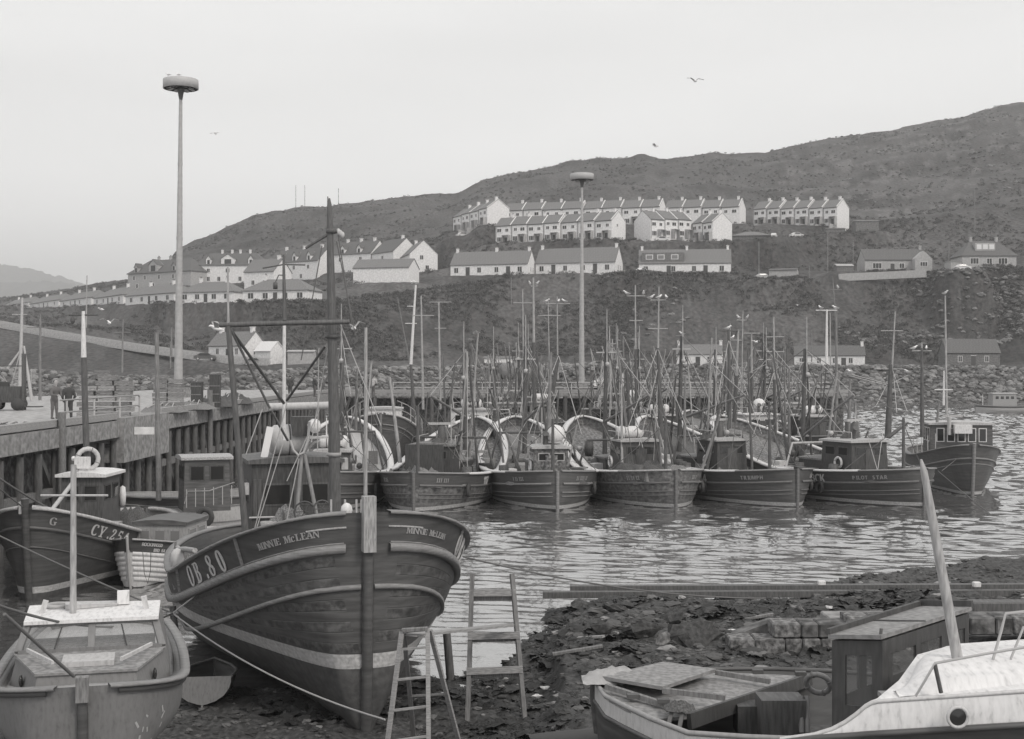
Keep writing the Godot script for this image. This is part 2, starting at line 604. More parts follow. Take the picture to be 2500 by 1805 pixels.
func make_scatter() -> void:
	rng.seed = 77
	# the rubble bank along the far shore
	for set_i in 2:
		var xf := []
		var cs := []
		for i in 4800:
			var u := rng.randf_range(-300, 2800)
			var kn := knots(u)
			var d := lerpf(kn[0].x + 5.0, kn[1].x + 1.5, rng.randf())
			var p := G(u, 0, d)
			p.y = ground_at(u, d) + 0.1
			xf.append(rand_xf(p, rng.randf_range(0.45, 1.3 + 0.7 * rng.randf()), 0.8))
			var g := 0.07 + 0.2 * pow(rng.randf(), 1.6)
			cs.append(Color(g, g, g))
		scatter("rubble_bank", lump(40 + set_i), "stone", xf, cs, ["grey boulder rubble of the far sea bank", "smaller broken rubble along the far sea bank"][set_i], "rubble")
	# boulders and outcrops up the hill
	var xo := []
	var co := []
	for i in 5200:
		var u := rng.randf_range(1000, 2900)
		if rng.randf() > 0.25:
			u = rng.randf_range(2050, 2900)
		var kn := knots(u)
		var a := rng.randf()
		var d := lerpf(kn[6].x + 25, kn[7].x - 10, a) if rng.randf() < 0.6 else lerpf(kn[2].x + 8, kn[3].x - 2, a)
		var p := G(u, 0, d)
		p.y = ground_at(u, d)
		if hill_noise.get_noise_2d(p.x * 1.6 + 400, p.z * 1.6) < 0.12:
			continue
		xo.append(rand_xf(p, rng.randf_range(0.4, 1.2 + 1.0 * rng.randf()), 0.8))
		var g := rng.randf_range(0.08, 0.22)
		co.append(Color(g, g, g))
	scatter("outcrop_rubble", lump(50, 0.5), "stone", xo, co, "pale rocks breaking through the heath of the hillside", "rock")
	# bracken and gorse over the slopes: small leaf clumps
	var leaf := MB.new()
	for i in 34:
		var p := Vector3(rng.randf_range(-0.5, 0.5), rng.randf_range(0.0, 0.55), rng.randf_range(-0.5, 0.5))
		if Vector2(p.x, p.z).length() > 0.5:
			continue
		var bs := Basis.from_euler(Vector3(rng.randf_range(-1.2, 1.2), rng.randf() * TAU, rng.randf_range(-1, 1)))
		leaf.tri(p + bs * Vector3(-0.1, 0, 0), p + bs * Vector3(0.1, 0, 0), p + bs * Vector3(0, 0.3, 0.05))
	var xb := []
	var cb := []
	for i in 60000:
		var u := rng.randf_range(-400, 2850)
		var kn := knots(u)
		var w := rng.randf()
		var d: float
		if w < 0.45:
			d = lerpf(kn[2].x + 3, kn[3].x, rng.randf())
		elif w < 0.7:
			d = lerpf(kn[4].x, kn[6].x, rng.randf())
		else:
			d = lerpf(kn[6].x + 15, kn[7].x, pow(rng.randf(), 1.3))
		var p := G(u, 0, d)
		if hill_noise.get_noise_2d(p.x * 2.2 + 900, p.z * 2.2) + rng.randf_range(-0.25, 0.25) < 0.02:
			continue
		p.y = ground_at(u, d) - 0.1
		xb.append(rand_xf(p, rng.randf_range(0.45, 1.5), 0.9))
		var g := rng.randf_range(0.065, 0.125)
		cb.append(Color(g, g, g))
	scatter("heath_vegetation", leaf, "stone", xb, cb, "dark bracken and heather clumps over the hillside", "heath")
	# stones and weed over the beach
	for set_i in 3:
		var xs := []
		var ss := []
		for i in [9000, 3600, 500][set_i]:
			var x := rng.randf_range(-9, 16)
			var d := rng.randf_range(17, 47)
			if x > 0.5 and rng.randf() < 0.4:
				d = rng.randf_range(26, 39)
			if shore_d(x) - d < -0.35:
				continue
			var y := beach_y(x, d)
			var right := smoothstep(0.5, 3.0, x)
			var s: float = [rng.randf_range(0.04, 0.14), rng.randf_range(0.08, 0.26), rng.randf_range(0.2, 0.55)][set_i]
			if set_i == 2 and right < 0.3:
				continue
			if set_i == 2 and x < 3.0 and d < 25:
				continue
			xs.append(rand_xf(Vector3(x, y + s * 0.08, -d), s, 0.55))
			var g := 0.045 + 0.1 * pow(rng.randf(), 2.0) + (0.2 if rng.randf() < 0.03 else 0.0)
			ss.append(Color(g, g, g))
		scatter(["shingle_gravel", "beach_rubble", "boulder_rubble"][set_i], lump(60 + set_i, 0.45), "stone", xs, ss, ["wet pebbles of the foreshore", "broken stones strewn over the foreshore", "dark boulders heaped below the slip beams"][set_i], "stones")
	var weed := MB.new()
	var mound := []
	for i in 9:
		var row := PackedVector3Array()
		for k in 9:
			var p := Vector2(i - 4, k - 4) / 4.0
			var e := maxf(0.0, 1.0 - p.length_squared())
			row.append(Vector3(p.x * 0.55 + 0.1 * beach_noise.get_noise_2d(i * 1.7, k * 1.9), e * 0.1 + 0.1 * beach_noise.get_noise_2d(i * 2.3 + 9, k * 2.7) - 0.02, p.y * 0.4))
		mound.append(row)
	weed.grid(mound)
	for i in 7:
		var p := Vector3(rng.randf_range(-0.4, 0.4), 0.05, rng.randf_range(-0.3, 0.3))
		var a := rng.randf() * TAU
		var dr := Vector3(cos(a), 0, sin(a)) * rng.randf_range(0.1, 0.3)
		weed.tube([p, p + dr + Vector3(0, 0.05, 0), p + dr * 2.0 + Vector3(dr.z, -0.05, -dr.x) * 0.6], [0.02, 0.016, 0.006], 4)
	var xw := []
	for i in 7000:
		var x := rng.randf_range(-9, 15)
		var d := rng.randf_range(18, 44)
		if shore_d(x) - d < -0.25 or (x > 9 and d > 38):
			continue
		if beach_noise.get_noise_2d(x * 0.5 + 40, d * 0.5) < 0.0 or Vector2(x + 2.75, d - 25.2).length() < 1.1:
			continue
		xw.append(rand_xf(Vector3(x, beach_y(x, d) + 0.02, -d), rng.randf_range(0.22, 0.6), 0.9))
	scatter("seaweed_debris", weed, "weed", xw, [], "dark seaweed lying over the foreshore stones", "seaweed")
	# the larger boulders, one by one
	var lm := []
	for i in 4:
		lm.append(lump(70 + i, 0.5, 9).mesh())
	var big := [[1360, 1480, 1.0, 0.9], [1420, 1500, 0.9, 1.3], [1500, 1525, 0.8, 1.1], [1560, 1575, 0.9, 1.6], [1640, 1540, 0.9, 1.3], [1700, 1590, 1.0, 1.8], [1650, 1470, 0.8, 0.9], [1470, 1590, 0.6, 0.9], [1620, 1612, 0.8, 0.8], [1950, 1505, 1.0, 0.8], [1830, 1480, 0.9, 0.7], [1390, 1560, 0.4, 0.8]]
	var words := ["at the water's edge beside the slip end", "just behind the edge boulder", "flat-topped, amid the seaweed slope", "broad and dark, centre of the rock slope", "behind the broad dark one", "leaning against the stone wall end", "close under the slip beams", "half buried nearest the tall trestle", "pale and rounded by the open boat's stern", "square pale block above the stone wall", "small pale one above the stone wall", "low weed covered one by the water"]
	for i in big.size():
		var q: Array = big[i]
		var p := Y(q[0], q[1], q[2] * 0.7)
		var o := obj("boulder", lm[i % 4], "rock" if i < 8 or i == 11 else "rock_pale")
		o.position = Vector3(p.x, beach_y(p.x, -p.z) + 0.06 * q[3], p.z)
		o.rotation = Vector3(0.2 * i, 1.3 * i, 0.1)
		o.scale = Vector3(q[3], q[3] * 0.5, q[3] * 0.8) * 0.62
		tag(o, "boulder " + words[i], "boulder", "boulders of the foreshore")

# ---------- houses ----------
func add_window(t: Node3D, ce: Vector3, w: float, h: float, bs := Basis(), frame := "frame_white", panes := 2) -> void:
	var b := MB.new()
	for s in [-1, 1]:
		b.box(ce + bs * Vector3(s * (w / 2 - 0.05), 0, 0.03), Vector3(0.1, h, 0.1), bs)
		b.box(ce + bs * Vector3(0, s * (h / 2 - 0.05), 0.032), Vector3(w, 0.1, 0.1), bs)
	for k in range(1, panes):
		b.box(ce + bs * Vector3(-w / 2 + w * k / panes, 0, 0.028), Vector3(0.07, h, 0.08), bs)
	var f := obj("window", b, frame, t)
	obj("pane", MB.new().box(ce + bs * Vector3(0, 0, 0.015), Vector3(w - 0.12, h - 0.12, 0.02), bs), "glass", f)
func add_door(t: Node3D, ce: Vector3, w: float, h: float, bs := Basis(), m := "door_dark") -> void:
	var d := obj("door", MB.new().box(ce + bs * Vector3(0, h / 2, 0.02), Vector3(w, h, 0.06), bs), m, t)
	obj("lintel", MB.new().box(ce + bs * Vector3(0, h + 0.06, 0.03), Vector3(w + 0.2, 0.12, 0.1), bs), "frame_white", d)
func add_chimney(t: Node3D, ce: Vector3, m: String, s := Vector3(0.6, 1.1, 0.8)) -> void:
	var b := MB.new().box(ce, s)
	b.box(ce + Vector3(0, s.y / 2 + 0.06, 0), Vector3(s.x + 0.16, 0.14, s.z + 0.16))
	var c := obj("chimney", b, m, t)
	for k in [-1, 1]:
		obj("chimney_pot", MB.new().lathe([Vector2(0.13, 0), Vector2(0.1, 0.4), Vector2(0.001, 0.4)], ce + Vector3(0, s.y / 2 + 0.12, k * s.z * 0.22), Basis(), 8), "harl_dark", c)
func roof_gable(w: float, dp: float, y: float, h: float, over: float) -> MB:
	var b := MB.new()
	for s in [-1, 1]:
		var e := Vector3(0, y - over * h / (dp / 2), s * (dp / 2 + over))
		var r := Vector3(0, y + h, 0)
		var nrm := Vector3(0, dp / 2, s * h).normalized() * 0.14
		var x := Vector3(w / 2 + over * 0.6, 0, 0)
		b.hexp([e - x, e + x, r - x, r + x, e - x + nrm, e + x + nrm, r - x + nrm, r + x + nrm])
	return b
func roof_hip(w: float, dp: float, y: float, h: float, over: float, inset: float) -> MB:
	var b := MB.new()
	var W := w / 2 + over
	var D := dp / 2 + over
	var y0 := y - 0.1
	var c := [Vector3(-W, y0, D), Vector3(W, y0, D), Vector3(W, y0, -D), Vector3(-W, y0, -D)]
	var r0 := Vector3(-w / 2 + inset, y + h, 0)
	var r1 := Vector3(w / 2 - inset, y + h, 0)
	var dn := Vector3(0, -0.15, 0)
	b.quad(c[0], r0, r1, c[1]); b.quad(c[2], r1, r0, c[3])
	b.tri(c[1], r1, c[2]); b.tri(c[3], r0, c[0])
	for i in 4:
		b.quad(c[i], c[(i + 1) % 4], c[(i + 1) % 4] + dn, c[i] + dn)
	b.quad(c[0] + dn, c[1] + dn, c[2] + dn, c[3] + dn)
	return b
func house(called: String, label: String, L: Vector3, R: Vector3, dp: float, wall: float, roof: float, o := {}) -> Node3D:
	var dir := R - L
	dir.y = 0
	var w := dir.length()
	var yaw := atan2(-dir.z, dir.x)
	var bs := Basis(Vector3.UP, yaw)
	var c := (L + R) / 2 - bs.z * dp / 2
	c.y = minf(L.y, R.y)
	var t := thing(called, label, o.get("cat", "house"), c, yaw, o.get("group", ""))
	pads.append([t.transform.affine_inverse(), w / 2, dp / 2 + 1.0, c.y])
	var wm: String = o.get("wall", "harl")
	var rm: String = o.get("roof", "slate")
	var b := MB.new()
	var y0 := -1.5
	b.box(Vector3(0, (wall + y0) / 2, 0), Vector3(w, wall - y0, dp))
	if not o.get("hip", false):
		for s in [-1, 1]:
			b.prism([Vector3(s * w / 2, wall, dp / 2), Vector3(s * w / 2, wall, -dp / 2), Vector3(s * w / 2, wall + roof, 0)], Vector3(-s * 0.3, 0, 0))
	obj("wall", b, wm, t)
	if o.get("hip", false):
		obj("roof", roof_hip(w, dp, wall, roof, 0.35, o.get("inset", minf(dp / 2, w / 2 - 0.3))), rm, t)
	else:
		obj("roof", roof_gable(w, dp, wall, roof, o.get("over", 0.25)), rm, t)
	for x in o.get("chim", []):
		add_chimney(t, Vector3(x * w / 2 * 0.94, wall + roof + 0.3, 0), wm)
	for q in o.get("win", []):
		add_window(t, Vector3(q[0] * w / 2, q[1], dp / 2), q[2], q[3], Basis(), "frame_white", q[4] if q.size() > 4 else 2)
	for q in o.get("side_win", []):
		add_window(t, Vector3(signf(q[0]) * w / 2, q[1], dp / 2 - absf(q[0])), q[2], q[3], Basis(Vector3.UP, signf(q[0]) * PI / 2))
	for q in o.get("door", []):
		add_door(t, Vector3(q[0] * w / 2, 0.1, dp / 2), q[1], q[2])
	for q in o.get("dormer", []):                   # gabled dormers: x, width, height
		var z := dp / 2 - 0.2
		var x: float = q[0] * w / 2
		var hw: float = q[1] / 2
		var db := MB.new()
		db.prism([Vector3(x - hw, wall - 0.3, z), Vector3(x + hw, wall - 0.3, z), Vector3(x + hw, wall + q[2] * 0.6, z), Vector3(x, wall + q[2], z), Vector3(x - hw, wall + q[2] * 0.6, z)], Vector3(0, 0, -minf(dp / 2, 2.6)))
		var dm := obj("dormer", db, wm, t)
		var rb := MB.new()
		for s in [-1, 1]:
			rb.bar(Vector3(x + s * (hw + 0.15), wall + q[2] * 0.55, z - 1.1), Vector3(x, wall + q[2] + 0.05, z - 1.1), 2.6, 0.12, Vector3(s, 1, 0))
		obj("dormer_roof", rb, rm, dm)
		obj("pane", MB.new().box(Vector3(x, wall + q[2] * 0.3, z + 0.03), Vector3(q[1] * 0.5, q[2] * 0.45, 0.04)), "glass", dm)
	return t

func terrace(row: String, u0, v0, d0, u1, v1, d1, n: int, dp: float, porch := true, chims := true) -> void:
	var L := P(u0, v0, d0)
	var R := P(u1, v1, d1)
	var words := ["leftmost", "second from the left", "third from the left", "fourth from the left", "fifth from the left", "rightmost"]
	for i in n:
		var a := L.lerp(R, i / float(n) + 0.004)
		var b := L.lerp(R, (i + 1) / float(n) - 0.004)
		var yy := minf(a.y, b.y) + 0.12 * (i % 2)
		a.y = yy; b.y = yy
		var which: String = words[i] if i < n - 1 or n == 1 else "rightmost"
		var win := [[-0.5, 4.1, 1.5, 1.1], [0.5, 4.1, 1.1, 1.0], [-0.45, 1.5, 1.7, 1.4, 3]]
		if i % 2:
			win = [[-0.45, 4.1, 1.1, 1.0], [0.45, 4.1, 1.5, 1.1], [-0.5, 1.5, 1.6, 1.4, 3]]
		var o := {"win": win, "group": "white terraced houses on the hill", "over": 0.05, "cat": "house", "side_win": [[3.0, 4.2, 0.8, 0.8]] if i == n - 1 and n == 3 else []}
		if chims:
			o["chim"] = [0.6]
		var t := house("terraced_house", "white terraced house, %s in the %s" % [which, row], a, b, dp, 5.4, 2.7, o)
		var w := a.distance_to(b)
		obj("fire_wall", fin(w / 2, dp, 5.4, 2.7), "harl", t)
		obj("drainpipe", MB.new().tube([Vector3(-w / 2 + 0.2, 0, dp / 2 + 0.06), Vector3(-w / 2 + 0.2, 5.3, dp / 2 + 0.06)], 0.06, 5), "iron", t)
		obj("gutter", MB.new().bar(Vector3(-w / 2, 5.32, dp / 2 + 0.14), Vector3(w / 2, 5.32, dp / 2 + 0.14), 0.14, 0.12), "iron", t)
		if porch:
			var x := w * 0.24
			var pb := MB.new()
			pb.box(Vector3(x, 2.55, dp / 2 + 0.6), Vector3(2.2, 0.18, 1.2))
			for s in [-1, 1]:
				pb.box(Vector3(x + s * 1.02, 1.2, dp / 2 + 0.6), Vector3(0.16, 2.52, 1.2))
			obj("porch", pb, "harl_grey", t)
			add_door(t, Vector3(x - 0.3, 0.0, dp / 2 + 0.05), 0.9, 2.0)
			obj("garden_wall", MB.new().box(Vector3(x + 0.4, -0.6, dp / 2 + 2.0), Vector3(0.3, 1.6, 2.6)), "harl_grey", t)
func fin(x: float, dp: float, y: float, h: float) -> MB:
	var b := MB.new()
	for s in [-1, 1]:
		b.bar(Vector3(x - 0.12, y + 0.1, s * (dp / 2 + 0.1)), Vector3(x - 0.12, y + h + 0.17, 0), 0.26, 0.3)
	return b

func make_houses() -> void:
	terrace("steep upper left row", 1105, 573, 424, 1190, 551, 402, 4, 7.5)
	terrace("back row left of the lamp", 1229, 556, 424, 1420, 552, 414, 4, 7.5, false)
	terrace("back row right of the lamp", 1424, 552, 414, 1612, 549, 405, 4, 7.5)
	terrace("plain fronted upper row", 1622, 549, 414, 1806, 549, 404, 4, 7.5, false)
	terrace("long upper right row", 1838, 551, 424, 2045, 550, 404, 6, 7.5)
	terrace("stepped row left of the lamp", 1209, 598, 388, 1366, 591, 379, 4, 7.5)
	terrace("stepped row behind the lamp", 1368, 590, 380, 1494, 585, 370, 3, 7.5)
	terrace("lower right row", 1588, 582, 374, 1688, 582, 382, 3, 7.5)
	terrace("short row at lower right", 1690, 590, 382, 1740, 590, 374, 2, 7.0)
	var g := "long low cottages on the slope"
	var cw := [[-0.85, 1.5, 1.3, 1.5], [-0.25, 1.5, 1.2, 1.5], [0.2, 1.5, 1.2, 1.5], [0.8, 1.5, 1.3, 1.5]]
	house("long_cottage", "long white cottage with grey roof, leftmost of three below the terraces", P(1100, 672, 352), P(1288, 671, 346), 8, 3.0, 3.6, {"win": cw, "door": [[-0.55, 1.1, 2.2], [0.5, 1.1, 2.2]], "chim": [-1, 0.1, 1], "group": g, "side_win": [[3.0, 1.6, 0.9, 1.2], [5.2, 1.6, 0.9, 1.2]]})
	house("long_cottage", "long white cottage with grey roof, behind the right lamp mast", P(1308, 668, 352), P(1502, 666, 345), 8, 3.0, 4.0, {"win": cw, "door": [[-0.55, 1.1, 2.4], [0.5, 1.1, 2.4]], "chim": [-1, 1], "group": g, "side_win": [[3.0, 1.6, 0.9, 1.2], [5.2, 1.6, 0.9, 1.2]]})
	var c3 := house("long_cottage", "long white cottage with a dark box dormer of three windows", P(1560, 671, 350), P(1785, 669, 347), 8, 3.0, 3.8, {"win": cw, "door": [[-0.35, 1.1, 2.2], [0.45, 1.1, 2.2]], "chim": [-1, 0.05, 1], "group": g})
	var bd := MB.new().box(Vector3(-5.6, 4.5, 2.2), Vector3(11.0, 2.5, 3.4))
	var dd := obj("box_dormer", bd, "harl_dark", c3)
	for x in [-9.2, -6.2, -2.6]:
		obj("dormer_window", MB.new().box(Vector3(x, 4.6, 3.92), Vector3(1.9, 1.3, 0.08)), "frame_white", dd)
		obj("pane", MB.new().box(Vector3(x, 4.6, 3.98), Vector3(1.5, 0.95, 0.05)), "glass_pale", dd)
	var b1 := house("bungalow", "grey bungalow with slate roof and a gabled front wing", P(2112, 664, 347), P(2262, 662, 347), 8, 3.2, 3.0, {"wall": "harl_grey", "roof": "slate_dark", "win": [[-0.6, 1.6, 2.4, 1.5, 3], [0.2, 1.6, 1.4, 1.4]], "door": [[-0.1, 1.0, 2.1]], "chim": [1]})
	var gb := MB.new()
	gb.prism([Vector3(4.2, -2, 7.0), Vector3(8.6, -2, 7.0), Vector3(8.6, 3.2, 7.0), Vector3(6.4, 5.2, 7.0), Vector3(4.2, 3.2, 7.0)], Vector3(0, 0, -3.5))
	obj("gable_wing", gb, "harl_grey", b1)
	add_window(b1, Vector3(6.4, 1.8, 7.0), 2.0, 1.2, Basis(), "frame_white", 3)
	var b2 := house("dormer_bungalow", "hipped bungalow with wide flat dormer and two chimneys, at far right", P(2350, 652, 336), P(2482, 650, 336), 9, 3.0, 4.0, {"hip": true, "inset": 3.4, "wall": "harl_grey", "roof": "slate_dark", "win": [[-0.55, 1.5, 2.2, 1.6, 3], [0.0, 1.5, 1.4, 1.5], [0.5, 1.5, 2.4, 1.6, 3]], "chim": [-0.5, 0.52]})
	var bx := obj("box_dormer", MB.new().box(Vector3(-0.6, 5.2, 1.6), Vector3(5.0, 1.9, 3.4)), "harl_grey", b2)
	for x in [-2.2, -0.6, 1.0]:
		obj("dormer_window", MB.new().box(Vector3(x, 5.2, 3.34), Vector3(1.2, 1.2, 0.06)), "frame_white", bx)
	var sc := "cottages by the shore road"
	var sw := [[-0.55, 1.5, 1.0, 1.3], [0.45, 1.5, 1.0, 1.3]]
	house("shore_cottage", "small white cottage with pale roof by the shore road, right of the van", P(1652, 894, 299), P(1762, 894, 297), 5.5, 2.7, 2.1, {"win": sw, "door": [[-0.05, 1.0, 2.0]], "chim": [-1, 1], "group": sc, "roof": "slate"})
	house("shore_cottage", "low white cottage with dark roof and tall gable end, behind boat masts", P(1940, 897, 299), P(2112, 896, 296), 5.5, 2.7, 2.1, {"win": [[-0.8, 1.5, 1.0, 1.3], [-0.3, 1.5, 1.0, 1.3], [0.15, 1.5, 1.0, 1.3], [0.6, 1.5, 1.0, 1.3]], "door": [[0.4, 1.0, 2.0]], "chim": [1], "group": sc, "roof": "slate_dark"})
	house("shore_cottage", "dark unpainted cottage by the shore road at far right", P(2312, 893, 300), P(2442, 893, 300), 6, 3.0, 3.0, {"wall": "harl_dark", "roof": "slate_dark", "win": [[-0.5, 1.5, 1.0, 1.4], [0.5, 1.5, 1.0, 1.4]], "door": [[0, 1.0, 2.1]], "group": sc})
	house("shore_cottage", "white gabled cottage by the shore road, left of a small shed", P(509, 876, 262), P(598, 878, 256), 5.5, 2.8, 2.6, {"win": [[-0.5, 1.6, 0.9, 1.3], [0.55, 1.6, 0.9, 1.3]], "door": [[0.05, 0.9, 2.0]], "chim": [-0.9, 0.9], "group": sc, "side_win": [[2.6, 1.5, 0.9, 1.2]]})
	house("garden_shed", "white shed with pale roof beside the gabled shore cottage", P(622, 882, 254), P(660, 882, 252), 4, 2.0, 1.7, {"cat": "shed", "roof": "white"})
	house("storage_hut", "long grey flat hut beyond the pier shed", P(702, 887, 250), P(766, 888, 250), 3, 2.2, 0.25, {"cat": "hut", "wall": "harl_grey", "roof": "harl_grey"})
	house("low_store", "low white store by the shore road above the tanker lorry", P(1182, 892, 288), P(1255, 892, 288), 4, 1.5, 0.3, {"cat": "store"})
	# the street on the left
	var bg := "bungalows along the left street"
	var bw := [[-0.75, 1.5, 1.5, 1.4], [-0.3, 1.5, 1.4, 1.4], [0.3, 1.5, 1.4, 1.4], [0.75, 1.5, 1.5, 1.4]]
	var hips := [[592, 737, 300, 752, 737, 296, "nearest and largest, right end of the left street"], [434, 738, 332, 570, 738, 327, "behind and right of the left lamp mast"], [306, 740, 372, 424, 739, 354, "just left of the left lamp mast"], [228, 744, 415, 300, 741, 392, "third left of the left lamp mast"], [146, 748, 470, 222, 745, 442, "fourth left of the left lamp mast"], [72, 752, 540, 142, 749, 505, "second from the left end of the street"], [8, 757, 610, 68, 753, 572, "at the far left end of the street"]]
	for q in hips:
		house("hipped_bungalow", "white hipped bungalow %s" % q[6], P(q[0], q[1], q[2]), P(q[3], q[4], q[5]), 8, 2.8, 2.6, {"hip": true, "win": bw, "door": [[0.0, 1.0, 2.1]], "group": bg, "chim": [-0.55] if q[0] > 500 else [-0.5, 0.5]})
	var vg := "tall harled houses above the left street"
	house("villa", "large hipped house with three stone dormers, behind the left lamp mast", P(312, 708, 436), P(466, 703, 420), 10, 5.6, 4.4, {"hip": true, "inset": 5, "group": vg, "roof": "slate_dark", "chim": [-0.4, 0.0, 0.3], "dormer": [[-0.75, 1.6, 3.2], [-0.2, 4.0, 4.2], [0.45, 1.6, 3.0]], "win": [[-0.8, 4.0, 1.2, 1.5], [-0.45, 4.0, 1.2, 1.5], [0.0, 4.0, 1.2, 1.5], [0.45, 4.0, 1.2, 1.5], [-0.7, 1.4, 1.2, 1.5], [-0.2, 1.4, 1.6, 1.5], [0.4, 1.4, 1.2, 1.5]], "wall": "harl_grey"})
	house("villa", "wide pale house with three dormers, right of the left lamp mast", P(474, 693, 426), P(646, 686, 424), 10, 6.0, 4.2, {"hip": true, "inset": 4, "group": vg, "roof": "slate_dark", "chim": [-0.35, -0.05, 0.2, 0.5], "dormer": [[-0.6, 1.6, 3.0], [-0.05, 4.4, 3.4], [0.6, 1.6, 3.0]], "win": [[-0.85, 1.5, 1.1, 1.5], [-0.6, 4.2, 1.1, 1.3], [-0.6, 1.5, 1.1, 1.5], [-0.3, 1.5, 1.1, 1.5], [-0.05, 4.2, 1.4, 1.4], [0.3, 1.5, 1.1, 1.5], [0.6, 4.2, 1.1, 1.3], [0.8, 1.5, 1.1, 1.5]]})
	house("villa", "tall gabled house with two dormers, left of the beached boat's mast", P(660, 690, 412), P(776, 684, 400), 9, 6.0, 4.2, {"group": vg, "roof": "slate_dark", "chim": [-0.8, 0.0, 0.8], "dormer": [[-0.6, 1.6, 3.0], [0.0, 1.6, 3.0], [0.6, 1.6, 3.0]], "win": [[-0.6, 4.2, 1.1, 1.3], [0.0, 4.2, 1.1, 1.3], [0.6, 4.2, 1.1, 1.3], [-0.6, 1.5, 1.1, 1.4], [0.3, 1.5, 1.1, 1.4]]})
	house("villa", "gabled house with dormers, right of the beached boat's mast", P(806, 668, 404), P(905, 662, 396), 9, 5.6, 4.0, {"group": vg, "roof": "slate_dark", "chim": [-0.6, 0.1, 0.8], "dormer": [[-0.4, 1.6, 2.8], [0.4, 1.6, 2.8]], "win": [[-0.5, 4.0, 1.1, 1.3], [0.5, 4.0, 1.1, 1.3]]})
	house("villa", "narrow house with steep roof between two larger ones on the left hill", P(908, 664, 396), P(960, 660, 386), 9, 5.6, 4.0, {"group": vg, "roof": "slate_dark", "chim": [0.7], "win": [[0.0, 4.0, 1.1, 1.3]]})
	house("villa", "end house with broad white gable at the right of the left hill street", P(966, 666, 396), P(1000, 668, 374), 8, 5.6, 3.8, {"group": vg, "chim": [0.0], "win": [[0.0, 4.0, 1.1, 1.3]], "side_win": [[3.4, 4.6, 1.1, 1.3], [5.0, 1.8, 1.1, 1.3]]})
	house("long_hall", "long low white hall with plain grey roof below the left hill houses", P(862, 692, 346), P(998, 690, 342), 8, 4.0, 2.4, {"cat": "hall"})
	house("cross_wing", "white house with low wing, between bungalow and tall gabled house", P(596, 706, 350), P(668, 702, 346), 8, 4.5, 3.4, {"chim": [0.8], "win": [[-0.4, 1.6, 1.1, 1.3], [0.4, 1.6, 1.1, 1.3]], "cat": "house"})
	# garages, sheds and walls on the hill
	var sh := "small sheds and garages on the hillside"
	house("garage", "low brick garage at the right end of the upper terraces", P(2090, 566, 398), P(2146, 560, 398), 5, 3.2, 0.3, {"cat": "garage", "group": sh, "wall": "harl_dark", "roof": "harl_grey"})
	house("garage", "flat brown shed below the right end of the terraces", P(2018, 572, 392), P(2064, 570, 392), 5, 1.6, 0.4, {"cat": "garage", "group": sh, "wall": "harl_dark", "roof": "slate"})
	house("garage", "grey sloping hut right of the short lower row", P(1786, 590, 378), P(1880, 588, 376), 6, 1.8, 1.2, {"cat": "garage", "group": sh, "wall": "harl_dark", "roof": "slate", "hip": true, "inset": 4})
	house("garage", "grey sheds on the lower road between cottage and bungalow", P(1878, 680, 345), P(1946, 680, 343), 5, 2.2, 0.5, {"cat": "garage", "group": sh, "wall": "harl_grey", "roof": "slate_dark"})
	house("garage", "dark lean-to with pale roof beside the grey bungalow", P(2044, 664, 346), P(2084, 664, 346), 4, 1.5, 0.6, {"cat": "garage", "group": sh, "wall": "harl_dark", "roof": "harl_grey"})
	house("garage", "pale garage left of the dormer bungalow", P(2322, 662, 334), P(2348, 661, 334), 5, 2.4, 0.2, {"cat": "garage", "group": sh, "wall": "harl_grey", "roof": "harl_grey"})
	var wl := obj("garden_wall", MB.new().bar(P(2048, 678, 341), P(2262, 668, 338), 0.3, 1.9), "harl_grey")
	tag(wl, "long pale garden wall in front of the grey bungalow", "wall")
	# parked cars on the hillside and the shore
	var spots := [[1945, 580, 384, 0.4, "white", "white car parked beside the grey sloping hut"], [1890, 582, 380, 1.3, "white", "small white van parked right of the short lower row"], [1520, 674, 341, 0.3, "pale_grey", "pale car parked by the middle cottage's gable"], [1568, 668, 341, 0.9, "white", "white car parked left of the box dormer cottage"], [1130, 579, 408, 0.4, "white", "white car below the steep upper row"], [1617, 590, 371, 0.1, "white", "white car before the lower row"], [2350, 660, 325, 0.1, "white", "white car in front of the pale garage"], [1862, 682, 339, 0.2, "pale_grey", "pale car by the grey sheds on the lower road"], [500, 880, 250, 0.2, "hull_dark", "dark car left of the gabled shore cottage"], [620, 893, 246, 0.1, "grey_paint", "grey car by the shore shed"], [1460, 898, 285, 0.4, "grey_paint", "grey car on the shore road behind the masts"]]
	for s in spots:
		var p := P(s[0], s[1], s[2])
		var t := thing("parked_car", s[5], "car", p, s[3], "cars parked around the houses")
		pads.append([t.transform.affine_inverse(), 2.5, 2.0, p.y])
		car(t, s[4])
	# poles
	var poles := [[2380, 540, 463, 395, "pole on the open hill at right"], [2021, 640, 568, 352, "pole between cottage and grey bungalow"], [2083, 655, 585, 352, "pole just left of the grey bungalow"], [1853, 720, 590, 340, "pole below the short lower row"], [2317, 650, 590, 340, "pole left of the dormer bungalow"], [1982, 897, 806, 296, "brown pole by the low dark roofed cottage"], [1248, 720, 678, 330, "short pole on the rocky slope"], [1976, 690, 648, 342, "short pole right of the grey sheds"], [722, 505, 452, 680, "leftmost mast on the ridge"], [744, 503, 452, 682, "second mast on the ridge"], [826, 497, 460, 690, "third mast on the ridge"], [416, 860, 834, 240, "low pole by the left lamp mast foot"]]
